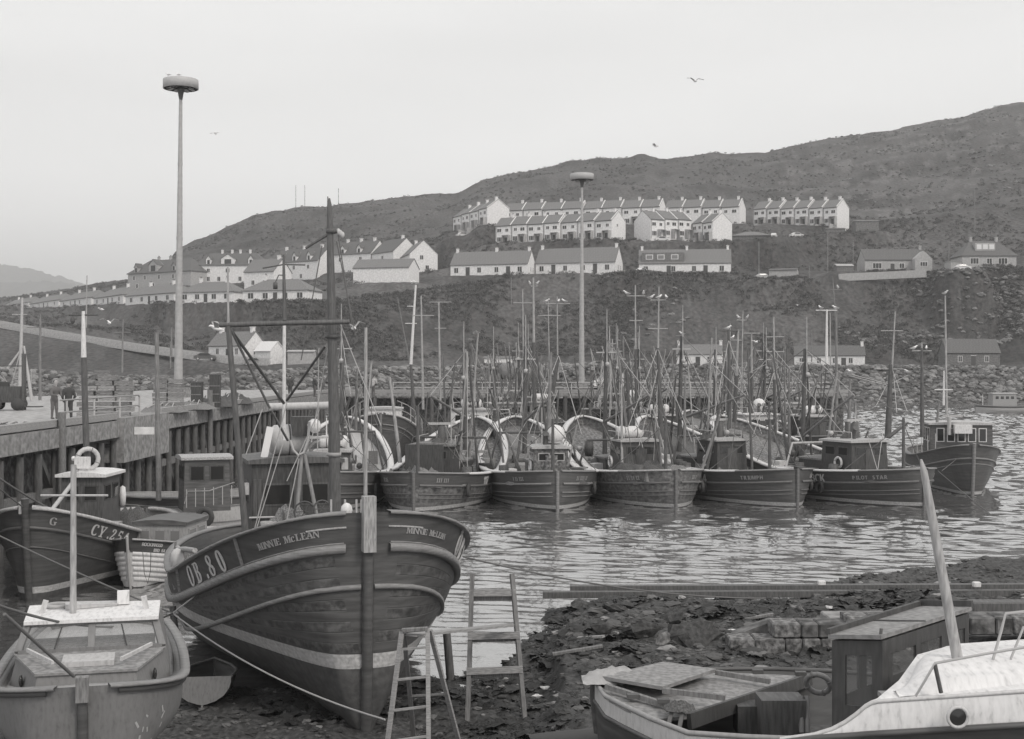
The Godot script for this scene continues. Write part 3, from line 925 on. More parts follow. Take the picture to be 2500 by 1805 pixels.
	for q in poles:
		var b := P(q[0], q[1], q[3])
		var h: float = (q[1] - q[2]) * q[3] / FOCAL
		var t := thing("telegraph_pole", "thin " + q[4], "pole", b, 0, "poles on the hill")
		obj("shaft", MB.new().tube([Vector3(0, -3, 0), Vector3(0, h, 0)], [0.16, 0.11], 6), "spar_mid", t)
		if h < 9:
			obj("crossarm", MB.new().bar(Vector3(-0.6, h - 0.5, 0), Vector3(0.6, h - 0.5, 0), 0.1, 0.1), "spar_dark", t)
	# the shore road on the left and its bank
	var rd := MB.new()
	var rws := []
	for q in [[-300, 752, 330], [-120, 775, 312], [0, 794, 300], [120, 816, 289], [240, 836, 278], [340, 852, 268], [440, 866, 260], [540, 880, 252], [660, 888, 246]]:
		var c := P(q[0], q[1], q[2])
		rws.append(PackedVector3Array([c + Vector3(0, 1.0, -1.6), c + Vector3(0, 0.8, 1.4), c + Vector3(0, -0.6, 2.4)]))
	rd.grid(rws)
	struct("shore_road", rd, "concrete")

func car(t: Node3D, paint: String) -> void:
	var pr := [[-2.0, 0.35], [-2.05, 0.85], [-1.5, 0.98], [-0.9, 1.42], [0.55, 1.45], [1.15, 1.0], [1.95, 0.88], [2.05, 0.4]]
	var rows := []
	for k in pr.size():
		var x: float = pr[k][0]
		var y: float = pr[k][1]
		var hw := 0.78 if y < 1.2 else 0.6
		rows.append(PackedVector3Array([Vector3(x, 0.3, hw), Vector3(x, y, hw), Vector3(x, y, -hw), Vector3(x, 0.3, -hw)]))
	var b := MB.new()
	for k in pr.size() - 1:
		for j in 3:
			b.quad(rows[k][j], rows[k + 1][j], rows[k + 1][j + 1], rows[k][j + 1])
	b.quad(rows[0][0], rows[0][1], rows[0][2], rows[0][3]); b.quad(rows[7][3], rows[7][2], rows[7][1], rows[7][0])
	obj("body", b, paint, t)
	for s in [-1, 1]:
		obj("window", MB.new().quad(Vector3(-1.15, 1.02, s * 0.77), Vector3(-0.8, 1.33, s * 0.66), Vector3(0.5, 1.35, s * 0.66), Vector3(0.9, 1.02, s * 0.77)), "glass", t)
		for x in [-1.3, 1.25]:
			var wh := obj("wheel", MB.new().lathe([Vector2(0.001, -0.09), Vector2(0.3, -0.09), Vector2(0.3, 0.09), Vector2(0.001, 0.09)], Vector3(x, 0.3, s * 0.72), Basis(Vector3.RIGHT, PI / 2), 12), "rubber", t)
			obj("rim", MB.new().lathe([Vector2(0.18, 0), Vector2(0.001, 0.02)], Vector3(x, 0.3, s * 0.82), Basis(Vector3.RIGHT, s * PI / 2), 10), "iron_pale", wh)

# ---------- pier, lamp masts and what stands on the pier ----------
const DECK := 4.7
func make_pier() -> void:
	var b := MB.new()
	b.box(Vector3(-29.3, DECK - 0.3, -84), Vector3(22.0, 0.6, 132))
	b.box(Vector3(7.6, DECK - 0.2, -141.5), Vector3(51.8, 0.39, 17))
	var pier := struct("pier", b, "deck_concrete")
	var y0 := DECK - 0.95
	for q in [[20.0, 61.0, -18.2], [69.0, 150.0, -18.25]]:
		obj("cap_beam", MB.new().bar(Vector3(q[2], DECK - 0.42, -q[0]), Vector3(q[2], DECK - 0.42, -q[1]), 0.5, 0.75), "concrete", pier)
		obj("kerb", MB.new().bar(Vector3(q[2] - 0.05, DECK + 0.16, -q[0]), Vector3(q[2] - 0.05, DECK + 0.16, -q[1]), 0.36, 0.28), "timber_pale", pier)
		obj("waling", MB.new().bar(Vector3(q[2] - 0.2, 2.1, -q[0]), Vector3(q[2] - 0.2, 2.1, -q[1]), 0.25, 0.35), "timber", pier)
	obj("pier_block", MB.new().box(Vector3(-18.6, DECK - 0.95, -65), Vector3(1.7, 2.05, 8.0)), "concrete", pier)
	obj("block_sign", MB.new().box(P(352, 1052, 60.97), Vector3(0.9, 0.34, 0.05)), "harl", pier)
	obj("back_wall", MB.new().bar(Vector3(-20.3, 1.6, -20), Vector3(-20.3, 1.6, -133), 0.3, 5.0), "concrete_dark", pier)
	var d := 24.0
	while d < 131:
		var pl := MB.new().tube([Vector3(-18.25, -2.5, -d), Vector3(-18.25, y0, -d)], 0.17, 7)
		obj("pile", pl, "pile", pier)
		d += 1.95
	for k in 8:
		var dd := 34.0 + k * 9.0
		obj("brace", MB.new().bar(Vector3(-18.5, 3.6, -dd), Vector3(-18.6, 0.3, -dd - 3.6), 0.26, 0.26), "pile", pier)
	# the cross pier
	obj("cap_beam", MB.new().bar(Vector3(-18.0, DECK - 0.2, -132.9), Vector3(33.6, DECK - 0.2, -132.9), 0.5, 0.36), "concrete", pier)
	obj("kerb", MB.new().bar(Vector3(-18.0, DECK + 0.16, -132.9), Vector3(33.6, DECK + 0.16, -132.9), 0.36, 0.28), "timber_pale", pier)
	obj("back_wall", MB.new().bar(Vector3(-18, 1.6, -134.5), Vector3(33.4, 1.6, -134.5), 0.3, 5.0), "concrete_dark", pier)
	for k in 27:
		obj("pile", MB.new().tube([Vector3(-17.5 + k * 1.9, -2.5, -132.9), Vector3(-17.5 + k * 1.9, DECK - 0.36, -132.9)], 0.22, 7), "pile", pier)
	for q in [[506, 79.0, 1.6], [150, 53.0, 0.0], [690, 103.0, 1.2]]:
		var x := -17.9
		obj("fender_post", MB.new().tube([Vector3(x, -1, -q[1]), Vector3(x, DECK + 0.6 + q[2] * 0.3, -q[1])], 0.16, 7), "timber", pier)
	# handrail
	var r := thing("pier_railing", "grey pipe railing along the pier edge beside stacked fish boxes", "railing", Vector3(-18.3, DECK, -60))
	for z in [5.2, 1.6, -2.2, -5.5]:
		obj("post", MB.new().tube([Vector3(0, 0, z), Vector3(0, 1.02, z)], 0.045, 6), "iron_pale", r)
	for y in [0.55, 1.05]:
		obj("rail", MB.new().tube([Vector3(0, y, 6.0), Vector3(0, y, -5.2), Vector3(0, y - 0.06, -5.45)], 0.04, 6), "grey_paint", r)
	# low rail of the cross pier
	var r2 := thing("pier_railing", "long low pipe railing along the cross pier behind the fleet", "railing", Vector3(0, DECK, -134.5))
	for k in 16:
		obj("post", MB.new().tube([Vector3(-12 + k * 3.0, 0, 0), Vector3(-12 + k * 3.0, 1.0, 0)], 0.05, 5), "iron_pale", r2)
	obj("rail", MB.new().tube([Vector3(-12, 1.0, 0), Vector3(32, 1.0, 0)], 0.045, 5), "iron_pale", r2)
	obj("rail", MB.new().tube([Vector3(-12, 0.5, 0), Vector3(32, 0.5, 0)], 0.04, 5), "iron_pale", r2)
	# lamp masts
	lamp_mast("tall grey floodlight mast with round head, left of the beached boat", P(435, 0, 110.0), 30.9, 110.0, 441)
	lamp_mast("tall grey floodlight mast with round head, right, before the cottages", P(1420, 0, 163.0), 30.9, 163.0, 1421)

func lamp_mast(label: String, p: Vector3, top: float, d: float, u_top: float) -> void:
	var t := thing("floodlight_mast", label, "lamp mast", Vector3(p.x, DECK, p.z), 0, "floodlight masts on the pier")
	var h := top - DECK
	var lean := (u_top - (p.x * FOCAL / d + 1250)) * d / FOCAL
	obj("plinth", MB.new().box(Vector3(0, 0.4, 0), Vector3(1.6, 0.8, 1.6)), "concrete", t)
	var pts := []
	var rad := []
	for k in 9:
		pts.append(Vector3(lean * k / 8.0, 0.8 + (h - 1.6) * k / 8.0, 0))
		rad.append(lerpf(0.36, 0.13, k / 8.0))
	obj("shaft", MB.new().tube(pts, rad, 14), "mast_grey", t)
	for k in [2, 4, 6]:
		obj("joint_collar", MB.new().tube([pts[k] - Vector3(0, 0.12, 0), pts[k] + Vector3(0, 0.12, 0)], rad[k] + 0.02, 14), "mast_grey", t)
	var o := Vector3(lean, h, 0)
	obj("head_ring", MB.new().lathe([Vector2(1.36, -0.74), Vector2(1.44, -0.74), Vector2(1.44, -0.02), Vector2(1.4, 0.02), Vector2(0.001, 0.06)], o, Basis(), 28), "pale_grey", t)
	obj("head_floor", MB.new().lathe([Vector2(0.001, -0.55), Vector2(1.37, -0.55)], o, Basis(), 28), "iron", t)
	obj("head_hub", MB.new().lathe([Vector2(0.3, -0.9), Vector2(0.34, -0.5), Vector2(0.13, -1.7)], o, Basis(), 12), "iron", t)
	for k in 8:
		var a := TAU * (k + 0.3) / 8
		var f := obj("floodlight", MB.new().lathe([Vector2(0.001, 0.2), Vector2(0.2, 0.15), Vector2(0.3, -0.14)], o + Vector3(cos(a) * 0.95, -0.8, sin(a) * 0.95) + Vector3(0, 0.2, 0), Basis(Vector3(-sin(a), 0, cos(a)), -0.3), 10), "iron", t)
		obj("lens", MB.new().lathe([Vector2(0.28, -0.13), Vector2(0.001, -0.15)], o + Vector3(cos(a) * 0.95, -0.8, sin(a) * 0.95) + Vector3(0, 0.2, 0), Basis(Vector3(-sin(a), 0, cos(a)), -0.3), 10), "glass_pale", f)

func fish_box(label: String, at: Vector3, yaw: float, m: String, s := Vector3(0.78, 0.24, 0.46)) -> Node3D:
	var t := thing("fish_box", label, "fish box", at, yaw, "stacked wooden fish boxes")
	var th := 0.022
	obj("floor_board", MB.new().box(Vector3(0, 0.03, 0), Vector3(s.x - 0.03, 0.03, s.z - 0.03)), m, t)
	for k in [-1, 1]:
		for j in 2:
			obj("slat", MB.new().box(Vector3(0, s.y * (0.27 + 0.47 * j), k * (s.z / 2 - th / 2)), Vector3(s.x, s.y * 0.4, th)), m, t)
		obj("end_board", MB.new().box(Vector3(k * (s.x / 2 - th), s.y * 0.5, 0), Vector3(th, s.y * 0.9, s.z - 0.05)), m, t)
	return t
func make_quay_things() -> void:
	rng.seed = 31
	var ms := ["crate_a", "crate_b", "crate_c"]
	var nth := ["bottom", "second", "third", "fourth", "fifth", "sixth", "seventh", "eighth", "top"]
	var base := Vector3(-18.75, DECK, -64.2)
	for col in 3:
		var n: int = [6, 9, 7][col]
		for k in n:
			var p := base + Vector3(-0.9 + (col - 1) * 0.84 + rng.randf_range(-0.05, 0.05) + 0.3 * (k % 2) * 0.4, k * 0.255, -0.12 * col)
			fish_box("wooden fish box, %s from the bottom in the %s column of the near stack" % [nth[k] if k > 0 else "lowest", ["left", "tall middle", "right"][col]], p, rng.randf_range(-0.06, 0.06), ms[rng.randi() % 3])
	for col in 2:
		for k in 8 - col:
			var p := Vector3(-18.6 + col * 0.86 + rng.randf_range(-0.04, 0.04), DECK, -74.0) + Vector3(-0.9, k * 0.255, 0)
			fish_box("pale wooden fish box, %s from the bottom in the %s column of the far stack" % [nth[k] if k > 0 else "lowest", ["left", "right"][col]], p, rng.randf_range(-0.05, 0.05), ms[rng.randi() % 3])
	for k in 2:
		var t := thing("storage_bin", ["dark upright bin with ribs, left, beside the far box stack", "tall dark upright bin with ribs, right, beside the far box stack"][k], "bin", Vector3(-18.9 + k * 0.75, DECK, -80.0 - k * 1.5), 0.1 * k, "dark bins by the fish boxes")
		var h := 1.5 + 0.45 * k
		obj("body", MB.new().box(Vector3(0, h / 2, 0), Vector3(0.62, h, 0.6)), "house_dark", t)
		for j in 3:
			obj("rib", MB.new().box(Vector3(0, 0.3 + j * 0.5, 0.31), Vector3(0.66, 0.06, 0.05)), "spar_mid", t)
		obj("lid", MB.new().box(Vector3(0, h + 0.03, 0), Vector3(0.68, 0.06, 0.66)), "iron", t)
	# nets heaped on the quay
	var heaps := [[-18.9, 72.5, 1.7, 0.55, "net_pale", "pale net heap on the pier right of the fish boxes"], [-18.8, 78.0, 2.0, 0.6, "net_pale", "long pale net heap on the pier edge"], [-18.9, 84.0, 2.1, 0.8, "net", "dark net heap on the pier edge, with floats"], [-19.0, 90.5, 1.9, 0.9, "net", "tall dark net heap at the far end of the pier edge"], [-19.2, 51.0, 1.2, 0.35, "net", "small dark net heap by the standing man's feet"]]
	for q in heaps:
		var f := FastNoiseLite.new()
		f.seed = int(q[1])
		f.frequency = 0.9
		f.fractal_octaves = 3
		var rows := []
		for i in 19:
			var row := PackedVector3Array()
			for k in 15:
				var x := -1.0 + 2.0 * k / 14.0
				var z := -1.0 + 2.0 * i / 18.0
				var e := maxf(0, 1.0 - pow(x * x + z * z * 0.95, 1.4))
				row.append(Vector3(x * q[2] * 0.75, e * q[3] * (0.55 + 0.6 * f.get_noise_2d(x * 3, z * 3)) + 0.05 * e * f.get_noise_2d(x * 14, z * 14), z * q[2]))
			rows.append(row)
		var t := thing("net_heap", q[5], "fishing net", Vector3(q[0], DECK + 0.01, -q[1]), 0, "nets heaped on the pier")
		obj("netting", MB.new().grid(rows), q[4], t)
		for k in 4:
			obj("rope", MB.new().tube([Vector3(-0.8 + 0.4 * k, 0.25, -q[2] * 0.6), Vector3(-0.4 + 0.3 * k, q[3] * 0.85, 0), Vector3(-0.7 + 0.45 * k, 0.22, q[2] * 0.6)], 0.035, 5), "rope_pale", t)
	# a van and a tanker lorry on the cross pier
	var v := thing("pickup_van", "white short-bonnet van parked on the cross pier by the lamp mast", "van", P(1484, 957, 148.0), 0.18)
	v.position.y = DECK
	var vb := MB.new()
	for s in [-1]:
		vb.prism([Vector3(-1.75, 0.45, 0.8), Vector3(-1.75, 1.05, 0.8), Vector3(-0.75, 1.15, 0.8), Vector3(-0.4, 1.85, 0.8), Vector3(1.7, 1.9, 0.8), Vector3(1.75, 0.45, 0.8)], Vector3(0, 0, -1.6))
	obj("body", vb, "white", v)
	for q in [[-0.62, 1.2, -0.3, 1.75, 0.25, 1.75, 0.25, 1.2], [0.38, 1.2, 0.38, 1.75, 0.75, 1.75, 0.75, 1.2]]:
		obj("side_window", MB.new().prism([Vector3(q[0], q[1], 0.79), Vector3(q[2], q[3], 0.79), Vector3(q[4], q[5], 0.79), Vector3(q[6], q[7], 0.79)], Vector3(0, 0, 0.03)), "glass", v)
	obj("windscreen", MB.new().quad(Vector3(-0.77, 1.2, 0.7), Vector3(-0.45, 1.82, 0.68), Vector3(-0.45, 1.82, -0.68), Vector3(-0.77, 1.2, -0.7)), "glass", v)
	obj("bumper", MB.new().box(Vector3(-1.82, 0.5, 0), Vector3(0.12, 0.16, 1.6)), "iron", v)
	obj("headlight", MB.new().ball(Vector3(-1.76, 0.85, 0.55), Vector3(0.05, 0.11, 0.11)), "lens", v)
	obj("headlight", MB.new().ball(Vector3(-1.76, 0.85, -0.55), Vector3(0.05, 0.11, 0.11)), "lens", v)
	for x in [-1.1, 1.05]:
		for s in [-1, 1]:
			var wh := obj("wheel", MB.new().lathe([Vector2(0.001, -0.1), Vector2(0.38, -0.1), Vector2(0.38, 0.1), Vector2(0.001, 0.1)], Vector3(x, 0.38, s * 0.75), Basis(Vector3.RIGHT, PI / 2), 14), "rubber", v)
			obj("rim", MB.new().lathe([Vector2(0.2, 0), Vector2(0.001, 0.03)], Vector3(x, 0.38, s * 0.855), Basis(Vector3.RIGHT, s * PI / 2), 10), "iron_pale", wh)
	var tk := thing("tanker_lorry", "dark tanker lorry with grey cylinder tank on the cross pier", "lorry", G(1262, DECK, 147.0), 0.1)
	obj("chassis", MB.new().box(Vector3(0, 0.85, 0), Vector3(5.6, 0.5, 2.0)), "iron", tk)
	obj("tank", MB.new().lathe([Vector2(0.001, -2.4), Vector2(0.7, -2.35), Vector2(0.92, -2.1), Vector2(0.92, 2.1), Vector2(0.7, 2.35), Vector2(0.001, 2.4)], Vector3(0.5, 2.1, 0), Basis(Vector3.BACK, PI / 2), 18), "hull_grey", tk)
	obj("cab", MB.new().prism([Vector3(-3.5, 0.6, 1), Vector3(-3.5, 1.6, 1), Vector3(-3.2, 2.5, 1), Vector3(-2.2, 2.5, 1), Vector3(-2.1, 0.6, 1)], Vector3(0, 0, -2)), "hull_dark", tk)
	obj("cab_window", MB.new().box(Vector3(-2.7, 2.0, 1.02), Vector3(0.8, 0.6, 0.04)), "glass", tk)
	for k in 3:
		obj("manhole", MB.new().lathe([Vector2(0.25, 0), Vector2(0.25, 0.15), Vector2(0.001, 0.18)], Vector3(-0.9 + 1.3 * k, 3.0, 0), Basis(), 10), "iron", tk)
	for x in [-2.7, 0.9, 2.1]:
		obj("wheel", MB.new().lathe([Vector2(0.001, -0.14), Vector2(0.5, -0.14), Vector2(0.5, 0.14), Vector2(0.001, 0.14)], Vector3(x, 0.5, 0.92), Basis(Vector3.RIGHT, PI / 2), 14), "rubber", tk)
	obj("hose", MB.new().tube([Vector3(0.4, 0.4, 1.2), Vector3(0.5, 1.6, 1.25), Vector3(0.8, 2.0, 1.25), Vector3(1.2, 1.9, 1.2)], 0.13, 8), "pale_grey", tk)
	# a forklift at the far left
	var fk := thing("forklift", "dark forklift on the pier at the far left edge", "forklift", G(10, DECK, 75.0), 0.2)
	obj("body", MB.new().box(Vector3(0.2, 0.9, 0), Vector3(1.5, 0.9, 1.1)), "house_dark", fk)
	obj("counterweight", MB.new().box(Vector3(-0.5, 1.0, 0), Vector3(0.4, 1.1, 1.0)), "iron", fk)
	for s in [-1, 1]:
		obj("mast_rail", MB.new().box(Vector3(1.05, 1.6, s * 0.4), Vector3(0.12, 3.2, 0.12)), "iron", fk)
		obj("fork", MB.new().box(Vector3(1.55, 0.2, s * 0.3), Vector3(1.0, 0.06, 0.12)), "iron", fk)
		obj("guard_post", MB.new().box(Vector3(-0.4, 1.9, s * 0.5), Vector3(0.07, 1.2, 0.07)), "iron", fk)
		for x in [-0.4, 0.8]:
			obj("wheel", MB.new().lathe([Vector2(0.001, -0.12), Vector2(0.36, -0.12), Vector2(0.36, 0.12), Vector2(0.001, 0.12)], Vector3(x, 0.36, s * 0.55), Basis(Vector3.RIGHT, PI / 2), 12), "rubber", fk)
	obj("guard_roof", MB.new().box(Vector3(0.2, 2.5, 0), Vector3(1.3, 0.06, 1.1)), "iron", fk)
	obj("driver_seat", MB.new().box(Vector3(0.0, 1.45, 0), Vector3(0.5, 0.3, 0.5)), "rubber", fk)

# ---------- people ----------
func person(label: String, at: Vector3, yaw: float, coat: String, legs: String, pose: int, group := "people on the pier") -> void:
	var J := {}
	var lean := 0.1 if pose == 2 else 0.0
	var bones := []
	# [a, b, ra, rb, zone] zone 0 legs, 1 coat, 2 skin
	var hip := Vector3(0, 0.93, 0)
	var neck := Vector3(0, 1.48, lean)
	for s in [-1, 1]:
		var st = 0.1 * s if pose == 1 else 0.02 * s
		var k := Vector3(s * 0.1, 0.5, st * 0.6 + 0.02)
		var f := Vector3(s * 0.11, 0.09, st)
		bones.append([Vector3(s * 0.09, 0.9, 0), k, 0.1, 0.075, 0])
		bones.append([k, f, 0.072, 0.05, 0])
		bones.append([f + Vector3(0, -0.04, -0.03), f + Vector3(0.01 * s, -0.05, 0.17), 0.048, 0.042, 0])
		var sh := Vector3(s * 0.19, 1.4, lean * 0.9)
		var el := Vector3(s * 0.27, 1.12, lean * 0.4 - 0.03)
		var ha := Vector3(s * 0.2, 0.93, 0.1)
		if pose == 2:
			el = Vector3(s * 0.25, 1.13, 0.16)
			ha = Vector3(s * 0.12, 1.1, 0.4)
		bones.append([sh, el, 0.068, 0.055, 1])
		bones.append([el, ha, 0.054, 0.042, 1])
		bones.append([ha, ha + (ha - el).normalized() * 0.1, 0.04, 0.03, 2])
	bones.append([hip, Vector3(0, 1.2, lean * 0.4), 0.15, 0.15, 1])
	bones.append([Vector3(-0.08, 1.35, lean * 0.85), Vector3(0.08, 1.35, lean * 0.85), 0.14, 0.14, 1])
	bones.append([Vector3(0, 1.18, lean * 0.4), Vector3(0, 1.38, lean * 0.9), 0.155, 0.14, 1])
	bones.append([neck, neck + Vector3(0, 0.1, 0.01), 0.06, 0.06, 2])
	bones.append([neck + Vector3(0, 0.16, 0.0), neck + Vector3(0, 0.24, 0.015), 0.092, 0.1, 2])
	bones.append([neck + Vector3(0, 0.17, 0.09), neck + Vector3(0, 0.15, 0.12), 0.02, 0.018, 2])
	var t := thing("person", label, "person", at, yaw, group)
	obj("body", nets(bones, 0.033, {0: Color(0.9, 0, 0), 1: Color(0, 0.9, 0), 2: Color(0, 0, 0.9)}, [mats[legs], mats[coat], mats["skin"]]), "stone", t)
	obj("hair" if pose != 1 else "cap", MB.new().ball(neck + Vector3(0, 0.255, -0.015), Vector3(0.106, 0.085, 0.112), 10), "cloth_dark", t)
func nets(bones: Array, cell: float, _z: Dictionary, zm: Array) -> ArrayMesh:      # surface nets of tapered capsules joined smoothly
	var lo := Vector3(1e9, 1e9, 1e9)
	var hi := -lo
	for b in bones:
		for e in 2:
			var r: float = b[2 + e] + cell * 2
			lo = lo.min(b[e] - Vector3.ONE * r)
			hi = hi.max(b[e] + Vector3.ONE * r)
	var n := Vector3i(((hi - lo) / cell).ceil()) + Vector3i.ONE
	var F := PackedFloat32Array()
	var Z := PackedByteArray()
	F.resize(n.x * n.y * n.z)
	F.fill(1.0)
	Z.resize(F.size())
	var BD := PackedFloat32Array()
	BD.resize(F.size())
	BD.fill(9.0)
	for b in bones:
		var ra: float = b[2]
		var rb: float = b[3]
		var m := maxf(ra, rb) + cell * 3
		var l3 := Vector3i((((b[0] as Vector3).min(b[1]) - Vector3.ONE * m - lo) / cell).floor()).clamp(Vector3i.ZERO, n - Vector3i.ONE)
		var h3 := Vector3i((((b[0] as Vector3).max(b[1]) + Vector3.ONE * m - lo) / cell).ceil()).clamp(Vector3i.ZERO, n - Vector3i.ONE)
		var ab: Vector3 = b[1] - b[0]
		var q := maxf(ab.length_squared(), 1e-6)
		for x in range(l3.x, h3.x + 1):
			for y in range(l3.y, h3.y + 1):
				for z in range(l3.z, h3.z + 1):
					var p := lo + Vector3(x, y, z) * cell
					var s := clampf((p - b[0]).dot(ab) / q, 0, 1)
					var d := p.distance_to(b[0] + ab * s) - lerpf(ra, rb, s)
					var i := (x * n.y + y) * n.z + z
					if d < BD[i]:
						BD[i] = d
						Z[i] = b[4]
					var k := 0.04
					var hh := clampf(0.5 + 0.5 * (F[i] - d) / k, 0, 1)
					F[i] = lerpf(F[i], d, hh) - k * hh * (1 - hh)
	var vi := {}
	var V := PackedVector3Array()
	var C := PackedColorArray()
	var I := PackedInt32Array()
	var tone := []
	for m in zm:
		tone.append((m as StandardMaterial3D).albedo_color.srgb_to_linear())
	for x in n.x - 1:
		for y in n.y - 1:
			for z in n.z - 1:
				var i := (x * n.y + y) * n.z + z
				var neg := 0
				var sum := Vector3.ZERO
				var cnt := 0
				var g := []
				for c in 8:
					g.append(F[i + ((c & 1) * n.y + ((c >> 1) & 1)) * n.z + ((c >> 2) & 1)])
					if g[c] < 0: neg += 1
				if neg == 0 or neg == 8:
					continue
				for c in 8:
					for a in 3:
						var e := c | (1 << a)
						if e != c and (g[c] < 0) != (g[e] < 0):
							var t: float = g[c] / (g[c] - g[e])
							var pc := Vector3(c & 1, (c >> 1) & 1, (c >> 2) & 1)
							var pe := Vector3(e & 1, (e >> 1) & 1, (e >> 2) & 1)
							sum += pc.lerp(pe, t)
							cnt += 1
				vi[i] = V.size()
				V.append(lo + (Vector3(x, y, z) + sum / cnt) * cell)
				C.append(tone[Z[i]])
	for i in vi:
		var x: int = i / (n.y * n.z)
		var y: int = (i / n.z) % n.y
		var z: int = i % n.z
		if x == 0 or y == 0 or z == 0:
			continue
		var st := [n.y * n.z, n.z, 1]
		for a in 3:
			var s0 := F[i] < 0
			var s1 := F[i + st[a]] < 0
			if s0 == s1:
				continue
			var b1: int = st[(a + 1) % 3]
			var b2: int = st[(a + 2) % 3]
			var q := [i, i - b1, i - b1 - b2, i - b2]
			if not (vi.has(q[1]) and vi.has(q[2]) and vi.has(q[3])):
				continue
			if s0:
				I.append_array([vi[q[0]], vi[q[2]], vi[q[1]], vi[q[0]], vi[q[3]], vi[q[2]]])
			else:
				I.append_array([vi[q[0]], vi[q[1]], vi[q[2]], vi[q[0]], vi[q[2]], vi[q[3]]])
	return surface(V, I, C)
func make_people() -> void:
	person("person in dark overalls standing at the pier edge, back turned", G(167, DECK, 58.5) + Vector3(0, 0.0, 0), PI + 0.5, "cloth_dark", "cloth_dark", 0)
	person("person in a brown jacket half hidden behind a pole on the pier", G(132, DECK, 62.0), 0.9, "cloth_mid", "cloth_mid", 2)
	person("person in dark clothes on the pier, left of the beached boat's mast", G(708, DECK, 112.0), PI, "cloth_dark", "cloth_dark", 1)
	person("person in dark coat on the pier, just behind the beached boat's mast", G(768, DECK, 112.0), 2.2, "cloth_dark", "cloth_mid", 0)
	person("person in a long black coat on the pier behind the white bow", G(890, DECK, 116.0), PI, "cloth_dark", "cloth_dark", 0)
	person("person in a pale jacket on the pier beside the black coat", G(911, DECK, 116.0), 2.6, "cloth_pale", "cloth_mid", 2)

# ---------- gulls ----------
func gull(label: String, at: Vector3, yaw: float, flying: float, s := 1.0) -> void:
	var t := thing("gull", label, "gull", at, yaw, "gulls over the harbour" if flying > 0 else "gulls perched on the masts")
	t.scale = Vector3.ONE * s * (0.72 if flying == 0 else 0.65)
	var y := 0.12 if flying == 0 else 0.0
	var up := 0.35 if flying == 0 else 0.05
	var pts := []
	for q in [[-0.3, 0.0], [-0.2, 0.01], [-0.08, 0.02], [0.05, 0.05 * (1 + up)], [0.13, 0.1 + 0.1 * up], [0.19, 0.13 + 0.2 * up], [0.24, 0.135 + 0.2 * up], [0.3, 0.12 + 0.2 * up]]:
		pts.append(Vector3(0, y + q[1], -q[0]))
	obj("body", MB.new().tube(pts, [0.015, 0.045, 0.085, 0.085, 0.06, 0.05, 0.045, 0.008], 8), "gull_white", t)
	if flying == 0:
		for k in [-1, 1]:
			obj("wing", MB.new().tube([Vector3(k * 0.06, y + 0.06, -0.08), Vector3(k * 0.075, y + 0.05, 0.1), Vector3(k * 0.02, y + 0.02, 0.36)], [0.03, 0.05, 0.008], 6), "gull_grey", t)
			obj("leg", MB.new().tube([Vector3(k * 0.03, -0.01, 0), Vector3(k * 0.03, y, 0)], 0.012, 4), "gull_grey", t)
	else:
		for k in [-1, 1]:
			var a := Vector3(k * 0.05, 0.04, -0.05)
			var e := Vector3(k * 0.3, 0.04 + 0.22 * flying, -0.14)
			var w := Vector3(k * 0.68, 0.04 + 0.12 * flying, 0.06)
			var b := MB.new()
			b.prism([a + Vector3(0, 0, -0.02), e + Vector3(0, 0, -0.02), e + Vector3(0, -0.01, 0.15), a + Vector3(0, 0, 0.16)], Vector3(0, 0.018, 0))
			b.prism([e + Vector3(0, 0, -0.02), w, e + Vector3(0, -0.01, 0.15)], Vector3(0, 0.016, 0))
			var wg := obj("wing", b, "gull_grey" if flying > 0.5 else "gull_white", t)
			obj("wing_tip", MB.new().prism([w, w + Vector3(-k * 0.14, 0.03 * flying, -0.03), w + Vector3(-k * 0.1, 0.02 * flying, 0.05)], Vector3(0, 0.022, 0)), "gull_black", wg)
func make_gulls() -> void:
	for q in [[1697, 199, 60, 0.4, 0.9, "high in the open sky, upper right"], [1600, 358, 70, 1.2, 0.7, "just above the hill ridge line"], [525, 327, 90, 2.9, 0.3, "in the sky right of the left lamp mast"], [266, 790, 48, 0.6, 1.0, "gliding low over the road, left of the lamp mast"], [528, 805, 34, 1.9, 1.2, "beside the left end of the gallows beam"], [862, 803, 36, 0.5, 1.2, "beside the right end of the gallows beam"], [1947, 746, 140, 0.3, 0.6, "against the hill left of the tripod mast"], [246, 756, 80, 1.6, 0.4, "small, against the dark bank at left"], [1845, 836, 80, 0.6, 0.5, "against the hill behind the crowded masts"]]:
		gull("white gull flying %s" % q[5], P(q[0], q[1], q[2]), q[3], q[4], 1.0)
	gull("gull standing on the left of the left lamp head", P(410, 186, 110), 1.4, 0, 1.1)
	gull("gull standing on the middle of the left lamp head", P(434, 186, 110), 1.7, 0, 1.1)

